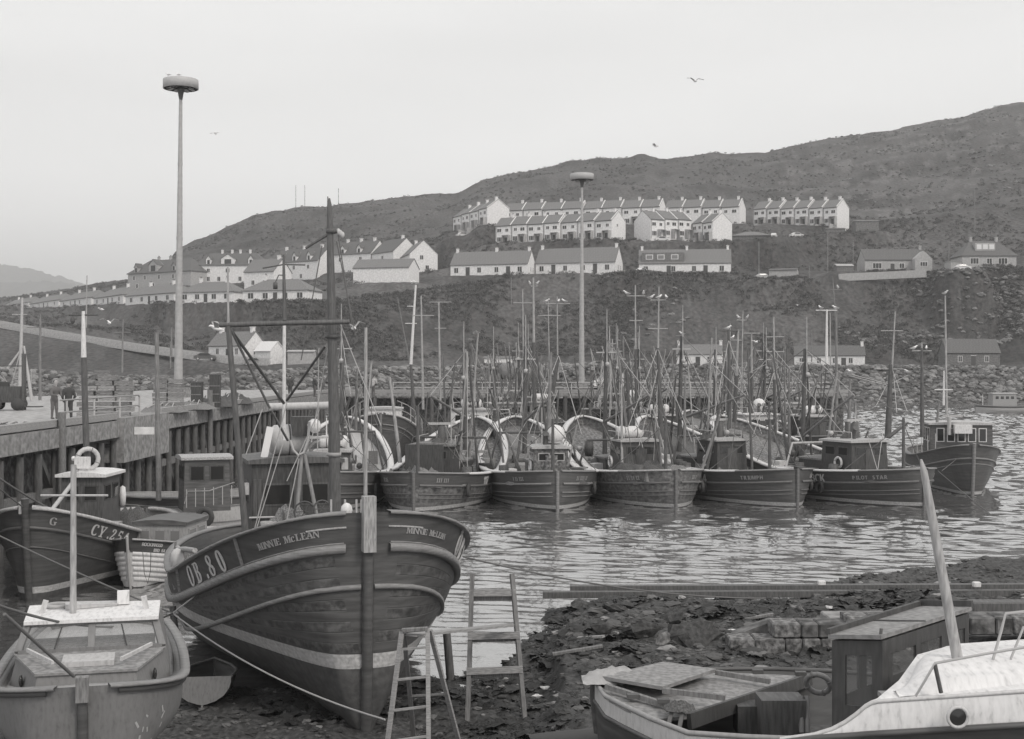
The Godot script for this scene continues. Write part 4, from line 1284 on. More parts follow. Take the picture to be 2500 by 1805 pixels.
# ---------- hulls ----------
# Boat axes: y up from the waterline, the stern at z = 0, the bow towards -z; s is metres forward of the stern.
func sheer(h: Dictionary, s: float) -> float:
	var t: float = s / h.L
	var tm: float = h.tm
	if t < tm:
		return h.sh[1] + (h.sh[0] - h.sh[1]) * pow((tm - t) / tm, 1.8)
	return h.sh[1] + (h.sh[2] - h.sh[1]) * pow((t - tm) / (1 - tm), h.get("sp", 1.6))
func keel(h: Dictionary, s: float) -> float:
	var k := lerpf(h.k[0], h.k[1], s / h.L)
	var cs: float = h.get("cs", 0.0)
	if cs > 0 and s < cs:
		k = lerpf(k, h.ks, pow(1 - s / cs, h.get("kp", 2.0)))
	var rb: float = h.rb
	if s > h.L - rb:
		k = lerpf(k, sheer(h, h.L) - 0.02, pow((s - h.L + rb) / rb, h.get("bp", 1.6)))
	return k
func half(h: Dictionary, s: float) -> float:
	var t: float = s / h.L
	var tm: float = h.tm
	if t < tm:
		var x := (tm - t) / tm
		return h.B * 0.5 * lerpf(h.get("tr", 0.0), 1.0, pow(maxf(0.0, 1.0 - pow(x, h.get("pa", 3.0))), h.get("qa", 0.5)))
	var x2 := (t - tm) / (1 - tm)
	return h.B * 0.5 * pow(maxf(0.0, 1.0 - pow(x2, h.get("pf", 2.2))), h.get("qf", 0.6))
func hp(h: Dictionary, s: float, w: float, side := 1.0) -> Vector3:
	var t: float = s / h.L
	var bow := smoothstep(h.get("fb", 0.45), 1.0, t)
	var aft := smoothstep(0.35, 0.0, t)
	var w2 := clampf((w - 0.05) / 0.95, 0, 1)
	var gm := 1.0 - pow(1.0 - w2, h.get("bilge", 3.0))
	var gb := pow(w, h.get("flare", 0.8))
	var g := lerpf(lerpf(gm, gb, bow), pow(w, h.get("counter", 0.6)), aft)
	return Vector3(side * half(h, s) * g, lerpf(keel(h, s), sheer(h, s), w), -s)
func at_y(h: Dictionary, s: float, y: float, side := 1.0) -> Vector3:
	var k := keel(h, s)
	var sh := sheer(h, s)
	return hp(h, s, clampf((y - k) / maxf(sh - k, 0.01), 0, 1), side)
func out_n(h: Dictionary, s: float, y: float, side: float) -> Vector3:
	var e := 0.05
	var a := at_y(h, clampf(s + e, 0.01, h.L - 0.01), y, side) - at_y(h, clampf(s - e, 0.01, h.L - 0.01), y, side)
	var b := at_y(h, s, y, side) - at_y(h, s, y - 0.1, side)
	var n := a.cross(b).normalized()
	return n if n.x * side > 0 or absf(n.x) < 0.02 else -n
func stations(h: Dictionary, s0: float, s1: float, n: int) -> Array:
	var out := []
	for i in n + 1:
		out.append(lerpf(s0, s1, 0.5 - 0.5 * cos(PI * i / n)))
	return out
func bow_stations(h: Dictionary, s0: float, s1: float, n: int) -> Array:      # closer together where the stem rises
	var out := stations(h, s0, s1, n)
	var r: float = h.rb
	for k in 16:
		var s: float = h.L - r * (1.0 - k / 16.0)
		if s > s0 and s < s1:
			out.append(s)
	out.sort()
	return out
func zone(h: Dictionary, lo: Callable, hi: Callable, nw: int, inset := 0.0) -> MB:
	var b := MB.new()
	for side in [-1.0, 1.0]:
		var rows := []
		for s in bow_stations(h, 0.0, h.L, 34):
			var row := PackedVector3Array()
			for j in nw + 1:
				var p := at_y(h, s, lerpf(lo.call(s), hi.call(s), j / float(nw)), side)
				p.x -= side * minf(inset, absf(p.x) * 0.9)
				row.append(p)
			if side > 0:
				row.reverse()
			rows.append(row)
		b.grid(rows)
	return b
func strip(h: Dictionary, lo: Callable, hi: Callable, side: float, out: float) -> MB:
	var rows := []
	for s in bow_stations(h, 0.3, h.L - 0.1, 40):
		var row := PackedVector3Array()
		var y0: float = lo.call(s)
		var y1: float = hi.call(s)
		var n := out_n(h, s, (y0 + y1) / 2, side)
		row.append(at_y(h, s, y0, side) - n * 0.001)
		for j in [0.015, 0.05, 0.5, 0.95, 0.985]:
			row.append(at_y(h, s, lerpf(y0, y1, j), side) + n * out)
		row.append(at_y(h, s, y1, side) - n * 0.001)
		if side > 0:
			row.reverse()
		rows.append(row)
	return MB.new().grid(rows)
func rail(h: Dictionary, side: float, off: float, s0: float, s1: float, w: float, ht: float, out := 0.0) -> MB:   # a squared strake along the hull, off below the sheer
	var rows := []
	while s1 > s0 + 1.0 and keel(h, s1) > sheer(h, s1) - off - 0.04:
		s1 -= 0.02
	for s in stations(h, s0, s1, 26):
		var y := sheer(h, s) - off
		var p := at_y(h, s, y, side)
		var n := out_n(h, clampf(s, 0.06, h.L - 0.06), y, side)
		n.y = 0
		n = n.normalized()
		var u := Vector3(0, ht / 2, 0)
		var i := p - n * (w - out)
		var o := p + n * out
		rows.append(PackedVector3Array([i - u, o - u * 0.7, o + u * 0.7, i + u]))
	return MB.new().grid(rows, true)
func hull(t: Node3D, h: Dictionary, m: Dictionary) -> void:
	var b0: float = h.get("band", [0.1, 0.35])[0]
	var b1: float = h.get("band", [0.1, 0.35])[1]
	var bw: float = h.blw
	obj("bottom", zone(h, func(s): return keel(h, s), func(_s): return b0, 8), m.bottom, t)
	obj("boot_stripe", zone(h, func(_s): return b0, func(_s): return b1, 2), m.band, t)
	obj("topside", zone(h, func(_s): return b1, func(s): return maxf(b1, sheer(h, s) - bw), 8), m.top, t)
	obj("bulwark", zone(h, func(s): return maxf(b1, sheer(h, s) - bw), func(s): return sheer(h, s), 4), m.bul, t)
	obj("bulwark_lining", zone(h, func(s): return sheer(h, s) - bw * 1.05, func(s): return sheer(h, s), 2, 0.14), m.get("lining", m.bul), t)
	var rows := []
	for s in stations(h, 0.0, h.L, 24):
		var row := PackedVector3Array()
		var y: float = sheer(h, s) - bw
		var x := maxf(at_y(h, s, y).x - 0.1, 0.0)
		for k in 7:
			row.append(Vector3(lerpf(-x, x, k / 6.0), y + 0.1 * (1 - pow(k / 3.0 - 1, 2)), -s))
		rows.append(row)
	obj("deck", MB.new().grid(rows), m.deck, t)
	var cs: float = h.get("cap_split", 0.0)
	for side in [-1.0, 1.0]:
		if cs > 0:
			obj("cap_rail", rail(h, side, -0.03, 0.02, cs, 0.28, 0.09, 0.08), m.cap, t)
		obj("cap_rail", rail(h, side, -0.032, maxf(cs, 0.02), h.L - 0.02, h.get("cap_w", 0.36), h.get("cap_h", 0.12), 0.1), m.get("cap2", m.cap), t)
		for q in h.get("rails", []):
			obj("rubbing_strake", rail(h, side, q[0], q[2] if q.size() > 2 else 0.05, h.L - 0.05, 0.16, q[1], q[1] * 0.55), m.rail, t)
	# stem post and sternpost
	var st := []
	var sr := []
	var n := 14
	for k in n:
		var s: float = h.L - h.rb * pow(1.0 - k / float(n - 1), 1.5)
		st.append(Vector3(0, keel(h, s), -s - 0.05))
		sr.append(h.get("stem_r", 0.1))
	st.append(st[n - 1] + Vector3(0, h.get("stem_up", 0.12), -0.02))
	sr.append(h.get("stem_r", 0.1))
	obj("stem", MB.new().tube(st, sr, 6), m.get("stem", m.rail), t)
	if h.get("tr", 0.0) == 0.0:
		obj("sternpost", MB.new().tube([Vector3(0, -0.3, 0.0 if h.ks < 0 else 0.02), Vector3(0, sheer(h, 0) + 0.02, 0.06)], 0.09, 6), m.rail, t)
	else:
		var tr := MB.new()
		var pts := []
		for j in 9:
			pts.append(hp(h, 0.0, j / 8.0, 1.0))
		for j in 8:
			var a: Vector3 = pts[j]
			var c: Vector3 = pts[j + 1]
			tr.quad(Vector3(-a.x, a.y, 0.01), Vector3(a.x, a.y, 0.01), Vector3(c.x, c.y, 0.01), Vector3(-c.x, c.y, 0.01))
		obj("transom", tr, m.get("transom", m.top), t)

var glyphs := {}
func letters(t: Node3D, h: Dictionary, text: String, side: float, s0: float, off: float, size: float, m := "letter", step := 0.0, serif := true) -> void:
	if step == 0.0:
		step = size * 0.78
	var s := s0
	for ch in text:
		if ch != " ":
			var key := ch + str(size)
			if not glyphs.has(key):
				var tm := TextMesh.new()
				tm.text = ch
				var f := SystemFont.new()
				f.font_names = PackedStringArray(["Droid Serif" if serif else "Droid Sans"])
				f.font_weight = 700
				tm.font = f
				tm.font_size = 64
				tm.pixel_size = size / 46.0
				tm.depth = 0.012
				glyphs[key] = tm
			var y := sheer(h, s) - off
			var z := out_n(h, s, y, side)
			var x := (at_y(h, s + 0.1, sheer(h, s + 0.1) - off, side) - at_y(h, s - 0.1, sheer(h, s - 0.1) - off, side)).normalized() * side
			var yy := z.cross(x).normalized()
			var o := obj("letter", glyphs[key], m, t)
			o.transform = Transform3D(Basis(x, yy, z), at_y(h, s, y, side) + z * 0.012)
		var run := at_y(h, minf(s + 0.05, h.L - 0.01), sheer(h, s) - off, side).distance_to(at_y(h, s - 0.05, sheer(h, s) - off, side)) / 0.1
		s += side * step * (0.6 if ch in ".,I1" else 1.0) / maxf(run, 0.6)

func spar(t: Node3D, a: Vector3, b: Vector3, r0: float, r1: float, m: String, called := "mast") -> MeshInstance3D:
	return obj(called, MB.new().tube([a, a.lerp(b, 0.5), b], [r0, (r0 + r1) / 2, r1], 8), m, t)
func stay(t: Node3D, a: Vector3, b: Vector3, m := "rope_dark", r := 0.018, sag := 0.0, called := "stay") -> void:
	var pts := [a, b]
	if sag > 0:
		pts = []
		for k in 13:
			var q := k / 12.0
			pts.append(a.lerp(b, q) - Vector3(0, sag * 4 * q * (1 - q), 0))
	obj(called, MB.new().tube(pts, r, 5), m, t)
func cabin(t: Node3D, c: Vector3, w: float, l: float, ht: float, wall: String, roof: String, o := {}) -> void:   # c: middle of the foot
	var tp: float = o.get("taper", 0.94)
	var b := MB.new()
	var p := []
	for y in [0, 1]:
		for z in [-1, 1]:
			for x in [-1, 1]:
				var k := tp if y == 1 else 1.0
				p.append(c + Vector3(x * w / 2 * k, y * ht, z * l / 2 * k))
	b.hexp([p[0], p[1], p[4], p[5], p[2], p[3], p[6], p[7]])
	var called: String = o.get("name", "wheelhouse")
	var wh := obj(called, b, wall, t)
	var rw = w * tp + o.get("over", 0.3)
	var rl = l * tp + o.get("over", 0.3)
	var rows := []
	for i in 5:
		var row := PackedVector3Array()
		var x = -rw / 2 + rw * i / 4.0
		var cam := 0.08 * (1 - pow(x / (rw / 2), 2))
		for q in [[-rl / 2, 0.0], [rl / 2, 0.0], [rl / 2, 0.1 + cam], [-rl / 2, 0.1 + cam]]:
			row.append(c + Vector3(x, ht + q[1], q[0]))
		rows.append(row)
	var rb := MB.new()
	for i in 4:
		for j in 4:
			rb.quad(rows[i][j], rows[i + 1][j], rows[i + 1][(j + 1) % 4], rows[i][(j + 1) % 4])
	rb.quad(rows[0][0], rows[0][1], rows[0][2], rows[0][3]); rb.quad(rows[4][3], rows[4][2], rows[4][1], rows[4][0])
	obj("wheelhouse_roof", rb, roof, t)
	for f in o.get("faces", [["+z", 2], ["-z", 3], ["+x", 2], ["-x", 2]]):
		var yw: float = {"+z": 0.0, "-z": PI, "+x": PI / 2, "-x": -PI / 2}[f[0]]
		var bs := Basis(Vector3.UP, yw)
		var fw := w if f[0][1] == "z" else l
		var fd := l if f[0][1] == "z" else w
		var n: int = f[1]
		var wy: float = o.get("wy", 0.72)
		var wht: float = o.get("wh", 0.26) * ht
		for k in n:
			var cx := (-0.5 + (k + 0.5) / n) * fw * 0.84
			var dep := fd / 2 * lerpf(1.0, tp, wy) - 0.005
			var ce := c + Vector3(0, ht * wy, 0) + bs * Vector3(cx, 0, dep)
			var wd: float = minf(fw * 0.84 / n * 0.76, 0.8)
			var wf := obj("window", MB.new().box(ce, Vector3(wd, wht, 0.06), bs), o.get("frame", wall), t)
			obj("pane", MB.new().box(ce + bs * Vector3(0, 0, 0.025), Vector3(wd - 0.1, wht - 0.1, 0.03), bs), o.get("glass", "glass"), wf)
	for f in o.get("doors", []):
		var bs := Basis(Vector3.UP, f[0])
		obj("door", MB.new().box(c + bs * Vector3(f[1], ht * 0.42, f[2]), Vector3(0.62, ht * 0.78, 0.06), bs), f[3], t)
func tee(t: Node3D, d: float, u0, v0, u1, v1, r: float, m: String, bars := [], low_m := "") -> void:     # a pole with crossbars: [v, half width in px]
	var a := inv(t, P(u0, v0, d))
	var b := inv(t, P(u1, v1, d))
	if low_m:
		var mid := a.lerp(b, 0.5)
		spar(t, a, mid, r * 1.25, r, low_m)
		spar(t, mid, b, r * 0.8, r * 0.5, m, "topmast")
	else:
		spar(t, a, b, r, r * 0.55, m)
	for q in bars:
		var k: float = (q[0] - v0) / (v1 - v0)
		var uu := lerpf(u0, u1, k)
		obj("crossbar", MB.new().tube([inv(t, P(uu - q[1], q[0], d)), inv(t, P(uu + q[1], q[0], d))], 0.035, 5), m, t)
func life_ring(t: Node3D, c: Vector3, bs := Basis(), R := 0.3, m := "white") -> void:
	var r := obj("life_ring", MB.new().ring(c, bs, R, R * 0.24), m, t)
	for k in 4:
		var a := TAU * k / 4 + 0.4
		obj("ring_band", MB.new().ring(c + bs * (Vector3(cos(a), sin(a), 0) * R), bs * Basis(Vector3(cos(a), sin(a), 0), PI / 2) , R * 0.245, 0.012, 8), "rope_dark", r)

# ---------- the fleet lying stern-on to us ----------
func stern_boat(q: Dictionary) -> Node3D:
	var d: float = EYE * FOCAL / (q.v - 902.5)
	var t := thing("fishing_boat", q.label, "fishing boat", G(q.u, 0, d), deg_to_rad(q.yaw), q.get("group", "fishing boats moored in a row"))
	var h := {"L": q.get("L", 17.0), "B": q.get("B", 6.0), "tm": 0.45, "sh": q.get("sh", [1.95, 1.55, 4.1]), "sp": 1.3, "k": [-1.6, -1.2], "cs": 3.2, "ks": 0.12, "kp": 2.4, "rb": 1.2, "pa": 2.6, "qa": 0.52, "pf": 2.2, "qf": 0.6, "blw": 0.62, "band": [0.06, 0.24], "rails": [[0.62, 0.13], [1.05, 0.07], [1.25, 0.06]], "cap_split": q.get("split", 2.2), "counter": 0.5}
	var m := {"bottom": "antifoul", "band": "band_white", "top": q.get("top", "hull_dark"), "bul": q.get("bul", "hull_dark"), "lining": q.get("lining", "inner_grey"), "deck": q.get("deck", "deck_grey"), "cap": q.get("cap", "rail_wood"), "cap2": q.get("cap2", "white"), "rail": q.get("rail", "rail_dim"), "stem": "rail_wood"}
	hull(t, h, m)
	t.set_meta("d", d)
	if q.has("name"):
		var n: String = q.name
		letters(t, h, n, -1.0, 0.55 + 0.2 * n.length(), 0.36, 0.2, "letter_dim", 0.2, false)
	if q.has("port"):
		letters(t, h, q.port, 1.0, 0.5, 0.36, 0.2, "letter_dim", 0.2, false)
	if q.has("reg"):
		letters(t, h, q.reg, -1.0, 4.2 + 0.3 * q.reg.length(), 0.4, 0.42, "letter", 0.33, false)
		letters(t, h, q.reg, 1.0, 4.2, 0.4, 0.42, "letter", 0.33, false)
	# wheelhouse and casing
	var w: Array = q.get("wh", [3.4, 1.9, 2.4, 1.7])
	var y = sheer(h, w[0]) - h.blw + 0.1
	cabin(t, Vector3(q.get("whx", 0.0), y, -w[0]), w[1], w[2], w[3], q.get("wall", "house_dark"), q.get("roof", "pale_grey"), {"faces": [["+z", 2], ["-z", 3], ["+x", 2], ["-x", 2]], "frame": q.get("frame", "house_brown"), "doors": [[0.0, 0.0, w[2] / 2 * 0.98, q.get("door", "house_brown")]], "wy": 0.76, "wh": 0.24})
	cabin(t, Vector3(0, y, -w[0] - w[2] / 2 - 1.1), w[1] * 0.9, 2.0, 0.9, q.get("wall", "house_dark"), "deck_grey", {"faces": [], "name": "casing", "taper": 1.0, "over": 0.1})
	# hatch, winch, drum
	var ym = sheer(h, 9.0) - h.blw
	obj("hatch", MB.new().box(Vector3(0, ym + 0.3, -9.0), Vector3(1.7, 0.5, 1.7)), "timber_pale", t)
	obj("winch", MB.new().lathe([Vector2(0.001, -0.9), Vector2(0.35, -0.9), Vector2(0.35, -0.8), Vector2(0.14, -0.78), Vector2(0.14, -0.1), Vector2(0.3, 0), Vector2(0.14, 0.1), Vector2(0.14, 0.78), Vector2(0.35, 0.8), Vector2(0.35, 0.9), Vector2(0.001, 0.9)], Vector3(0, ym + 0.6, -11.0), Basis(Vector3.BACK, PI / 2), 10), "iron", t)
	rng.seed = int(q.u)
	# nets and gear on deck aft and along the sides
	for k in 3:
		var sx: float = [-1.5, 1.5, 1.2][k]
		var ss: float = [1.6, 1.9, 7.0][k] + rng.randf()
		net_lump(t, Vector3(sx * rng.randf_range(0.6, 0.95), sheer(h, ss) - h.blw + 0.05, -ss), rng.randf_range(0.5, 0.9), rng.randf_range(0.4, 0.75), ["net", "net_pale", "net"][k])
	for k in 4:
		var ss := rng.randf_range(6.0, 12.5)
		var sd := -1.0 if k % 2 else 1.0
		obj("deck_box", MB.new().box(Vector3(sd * rng.randf_range(1.2, 2.0), sheer(h, ss) - h.blw + 0.3, -ss), Vector3(0.7, 0.45, 0.5), Basis(Vector3.UP, rng.randf())), ["timber_pale", "grey_paint", "crate_b", "white"][k], t)
	for k in 3:
		var sd := -1.0 if k % 2 else 1.0
		var ss := 2.4 + 2.2 * k
		var e := at_y(h, ss, sheer(h, ss) - 0.7, sd)
		obj("tyre_fender", MB.new().ring(e + Vector3(sd * 0.1, -0.15, 0), Basis(Vector3.UP, PI / 2), 0.26, 0.1, 12), "rubber", t)
	# mast, mizzen and rigging
	var mz: Array = q.get("mizzen", [1.5, 4.5])
	var fm: Array = q.get("fore", [11.8, 8.6])
	var ma := Vector3(0, sheer(h, fm[0]) - h.blw, -fm[0])
	var mt := Vector3(0, fm[1], -fm[0] + 0.3)
	spar(t, ma, mt, 0.15, 0.1, q.get("spar", "spar_dark"))
	obj("crossbar", MB.new().tube([mt + Vector3(-0.6, -0.8, 0), mt + Vector3(0.6, -0.8, 0)], 0.04, 5), "iron_pale", t)
	spar(t, mt + Vector3(0, -1.4, 0.15), mt + Vector3(0, 1.8, 0.15), 0.05, 0.025, "spar_pale", "topmast")
	var lamp := obj("mast_lamp", MB.new().lathe([Vector2(0.001, 0.16), Vector2(0.12, 0.1), Vector2(0.12, -0.1), Vector2(0.001, -0.12)], mt + Vector3(0, -1.5, 0.25), Basis(), 8), "iron_pale", t)
	lamp.set_meta("label", "small navigation lamp on mast")
	var za := Vector3(0, sheer(h, mz[0]) - h.blw, -mz[0])
	var zt := Vector3(0, mz[1], -mz[0])
	spar(t, za, zt, 0.1, 0.07, q.get("spar", "spar_dark"), "mizzen")
	var bow := Vector3(0, sheer(h, h.L) + 0.1, -h.L)
	stay(t, mt, bow)
	stay(t, mt, zt)
	for sd in [-1.0, 1.0]:
		for k in 2:
			stay(t, mt - Vector3(0, 0.6, 0), at_y(h, fm[0] - 1.6 + 1.6 * k, sheer(h, fm[0]) - 0.05, sd), "rope_dark", 0.022, 0, "shroud")
		stay(t, zt - Vector3(0, 0.3, 0), at_y(h, mz[0] + 1.6, sheer(h, mz[0]), sd), "rope_dark", 0.02, 0, "shroud")
	if q.get("boom", true):
		spar(t, ma + Vector3(0, 2.0, 0.1), Vector3(q.get("boomx", 0.8), 5.6, -6.4), 0.09, 0.07, "spar_mid", "derrick_boom")
		stay(t, mt, Vector3(q.get("boomx", 0.8), 5.6, -6.4), "rope_pale", 0.02)
	# gallows and roof gear
	var ry = y + w[3] + 0.15
	var g: int = q.get("gear", 0)
	if g == 0:
		obj("float", MB.new().ball(Vector3(0.35, ry + 0.55, -w[0]), Vector3(0.5, 0.5, 0.5), 14), "white", t)
		obj("float_cradle", MB.new().ring(Vector3(0.35, ry + 0.14, -w[0]), Basis(Vector3.RIGHT, PI / 2), 0.4, 0.05), "iron_pale", t)
	elif g == 1:
		obj("raft_canister", MB.new().lathe([Vector2(0.001, -0.75), Vector2(0.25, -0.72), Vector2(0.33, -0.6), Vector2(0.33, 0.6), Vector2(0.25, 0.72), Vector2(0.001, 0.75)], Vector3(0, ry + 0.35, -w[0]), Basis(Vector3.BACK, PI / 2), 14), "white", t)
		for k in [-0.35, 0.35]:
			obj("canister_strap", MB.new().ring(Vector3(k, ry + 0.35, -w[0]), Basis(Vector3.UP, PI / 2), 0.335, 0.02), "iron", t)
	else:
		obj("radar_scanner", MB.new().box(Vector3(0, ry + 1.0, -w[0]), Vector3(1.5, 0.12, 0.16), Basis(Vector3.UP, 0.3)), "pale_grey", t)
		obj("radar_pedestal", MB.new().lathe([Vector2(0.24, 0), Vector2(0.2, 0.8), Vector2(0.001, 0.95)], Vector3(0, ry, -w[0]), Basis(), 10), "iron", t)
	life_ring(t, Vector3(-w[1] * 0.5 - 0.08, y + w[3] * 0.45, -w[0] + 0.3), Basis(Vector3.UP, PI / 2), 0.28)
	obj("exhaust_pipe", MB.new().tube([Vector3(w[1] * 0.3, ry - 0.1, -w[0] - w[2] * 0.6), Vector3(w[1] * 0.3, ry + 1.0, -w[0] - w[2] * 0.6)], 0.09, 8), "iron", t)
	for sd in [-1.0, 1.0]:
		obj("roof_rail", MB.new().tube([Vector3(sd * w[1] * 0.42, ry + 0.4, -w[0] - w[2] * 0.4), Vector3(sd * w[1] * 0.42, ry + 0.4, -w[0] + w[2] * 0.4), Vector3(sd * w[1] * 0.42, ry - 0.05, -w[0] + w[2] * 0.42)], 0.025, 5), "iron_pale", t)
	clutter(t, h, q)
	if q.v < 1160:
		clutter(t, h, {"u": q.u + 17.0, "v": q.v, "wh": w})
	for p in q.get("poles", []):
		tee(t, p[0], p[1], p[2], p[3], p[4], p[5], p[6], p[7] if p.size() > 7 else [], p[8] if p.size() > 8 else "")
	for l in q.get("lines", []):
		stay(t, inv(t, P(l[0], l[1], l[2])), inv(t, P(l[3], l[4], l[5])), l[6] if l.size() > 6 else "rope_pale", 0.02)
	return t
func net_lump(t: Node3D, c: Vector3, r: float, ht: float, m: String) -> void:
	var f := FastNoiseLite.new()
	f.seed = int(c.x * 50 + c.z * 9)
	f.frequency = 1.1
	f.fractal_octaves = 3
	var rows := []
	for i in 12:
		var row := PackedVector3Array()
		for k in 12:
			var x := -1.0 + 2.0 * k / 11.0
			var z := -1.0 + 2.0 * i / 11.0
			var e := maxf(0, 1.0 - pow(x * x + z * z, 1.3))
			row.append(c + Vector3(x * r, e * ht * (0.8 + 0.6 * f.get_noise_2d(x * 3, z * 3)) + 0.04 * f.get_noise_2d(x * 15, z * 15), z * r))
		rows.append(row)
	obj("net", MB.new().grid(rows), m, t)

func make_fleet() -> void:
	stern_boat({"label": "dark fishing boat moored left, half hidden by the beached boat's mast", "u": 800, "v": 1250, "yaw": 4, "reg": "OB.88", "wh": [4.5, 1.8, 2.2, 1.6], "gear": 1, "fore": [12.0, 9.0], "deck": "pale_grey", "cap2": "white", "poles": [[78, 868, 1050, 872, 900, 0.1, "spar_mid"]]})
	var c := stern_boat({"label": "worn dark fishing boat with net heaped on its rounded stern, left of the open gap", "u": 1010, "v": 1252, "yaw": -9, "name": "IlIIi", "port": "IIlIIl", "reg": "117", "wh": [6.5, 2.3, 2.6, 1.9], "whx": -0.3, "top": "hull_worn", "bul": "hull_mid", "gear": 2, "roof": "deck_grey", "deck": "deck_pale", "lining": "inner_grey", "fore": [13.2, 8.0], "mizzen": [0.9, 5.2],
		"poles": [[69, 977, 1130, 951, 920, 0.11, "spar_pale"], [74, 1033, 1080, 1014, 990, 0.1, "spar_dark"]], "boomx": -0.6})
	net_lump(c, Vector3(0.1, 1.2, -1.5), 1.2, 1.0, "net_pale")
	net_lump(c, Vector3(-0.9, 1.2, -2.0), 0.9, 0.8, "net")
	obj("tarpaulin", MB.new().box(Vector3(-0.2, 2.3, -3.2), Vector3(2.0, 1.7, 0.1)), "house_dark", c)
	stern_boat({"label": "dark fishing boat with round white float on its wheelhouse and bright boot stripe", "u": 1361, "v": 1247, "yaw": 7, "name": "lIiIII", "port": "IlIIIiIl", "reg": "II.90", "wh": [2.9, 1.85, 1.9, 1.75], "door": "inner_pale", "wall": "inner_grey", "frame": "pale_grey", "top": "hull_dark", "bul": "hull_dark", "gear": 0, "rail": "rail_wood",
		"fore": [12.4, 8.4], "poles": [[69, 1336, 1157, 1345, 860, 0.13, "spar_mid"], [80, 1340, 1010, 1364, 868, 0.16, "spar_dark"], [84, 1305, 995, 1302, 678, 0.11, "spar_pale", [[699, 9]], "spar_dark"], [86, 1279, 950, 1276, 706, 0.06, "spar_pale", [[740, 26]]], [85, 1342, 930, 1338, 730, 0.05, "spar_pale", [[771, 28]]], [86, 1362, 925, 1360, 724, 0.06, "spar_pale", [[742, 30]]]],
		"lines": [[1364, 868, 80, 1291, 1060, 72], [1364, 868, 80, 1420, 1060, 72], [1345, 862, 69, 1300, 1080, 70]]})
	stern_boat({"label": "weathered fishing boat with nets piled aft, third from the left in the row", "u": 1650, "v": 1243, "yaw": 13, "name": "IiIlII", "port": "IIlI", "wh": [7.4, 2.3, 2.3, 2.0], "whx": 0.3, "top": "hull_worn", "bul": "hull_worn", "gear": 1, "deck": "deck_pale", "wall": "house_brown", "fore": [12.2, 8.8], "cap": "rail_pale",
		"poles": [[76, 1615, 1078, 1606, 850, 0.17, "spar_dark"], [76, 1607, 850, 1609, 700, 0.06, "spar_pale", [[733, 19], [803, 24]]], [77, 1539, 1060, 1530, 900, 0.13, "spar_dark"], [78, 1553, 1010, 1551, 696, 0.07, "spar_pale", [[723, 22], [783, 16]], "spar_dark"], [74, 1543, 1160, 1508, 850, 0.1, "spar_mid"], [73, 1671, 1100, 1673, 920, 0.1, "spar_mid"], [90, 1491, 1000, 1488, 797, 0.07, "spar_pale", [[840, 14]]], [74, 1530, 1160, 1560, 1080, 0.08, "spar_pale"]],
		"lines": [[1606, 850, 76, 1520, 1080, 72], [1606, 850, 76, 1690, 1080, 72], [1500, 925, 77, 1680, 925, 77, "iron"], [1560, 1090, 72, 1606, 900, 76]]})
	var nb := get_node("fishing_boat_003") as Node3D
	net_lump(nb, Vector3(-0.6, 1.2, -2.2), 1.3, 1.1, "net")
	net_lump(nb, Vector3(0.9, 1.2, -2.6), 1.0, 0.9, "net_pale")
	net_lump(nb, Vector3(-1.3, 1.2, -3.8), 1.0, 1.0, "net")
	stern_boat({"label": "dark fishing boat with white lettered number on its quarter, fourth from the left", "u": 1947, "v": 1240, "yaw": 21, "name": "TRIUMPH", "port": "IIiIlI", "reg": "FR.44", "wh": [7.8, 1.9, 2.4, 2.0], "whx": 0.1, "top": "hull_dark", "bul": "hull_black", "gear": 2, "lining": "inner_pale", "fore": [12.6, 9.0], "mizzen": [2.6, 4.4], "deck": "deck_dark",
		"poles": [[80, 1782, 1045, 1779, 806, 0.15, "spar_dark", [[808, 20]]], [82, 1793, 1030, 1803, 805, 0.11, "spar_pale", [[831, 18]], "spar_dark"], [82, 1811, 960, 1814, 758, 0.05, "spar_pale", [[782, 12]]], [84, 1836, 1010, 1835, 812, 0.09, "spar_pale", [[814, 20]], "spar_dark"], [80, 1893, 1080, 1889, 774, 0.09, "spar_pale", [[823, 22], [859, 22]], "spar_dark"], [78, 1927, 1110, 1927, 900, 0.1, "spar_mid"], [71, 1712, 1152, 1760, 1010, 0.09, "spar_mid"]],
		"lines": [[1779, 830, 80, 1735, 1060, 74], [1779, 830, 80, 1860, 1060, 74], [1893, 900, 80, 1840, 1060, 74], [1893, 900, 80, 1960, 1080, 72], [1790, 930, 82, 1870, 890, 82], [1870, 880, 82, 1800, 960, 82]]})
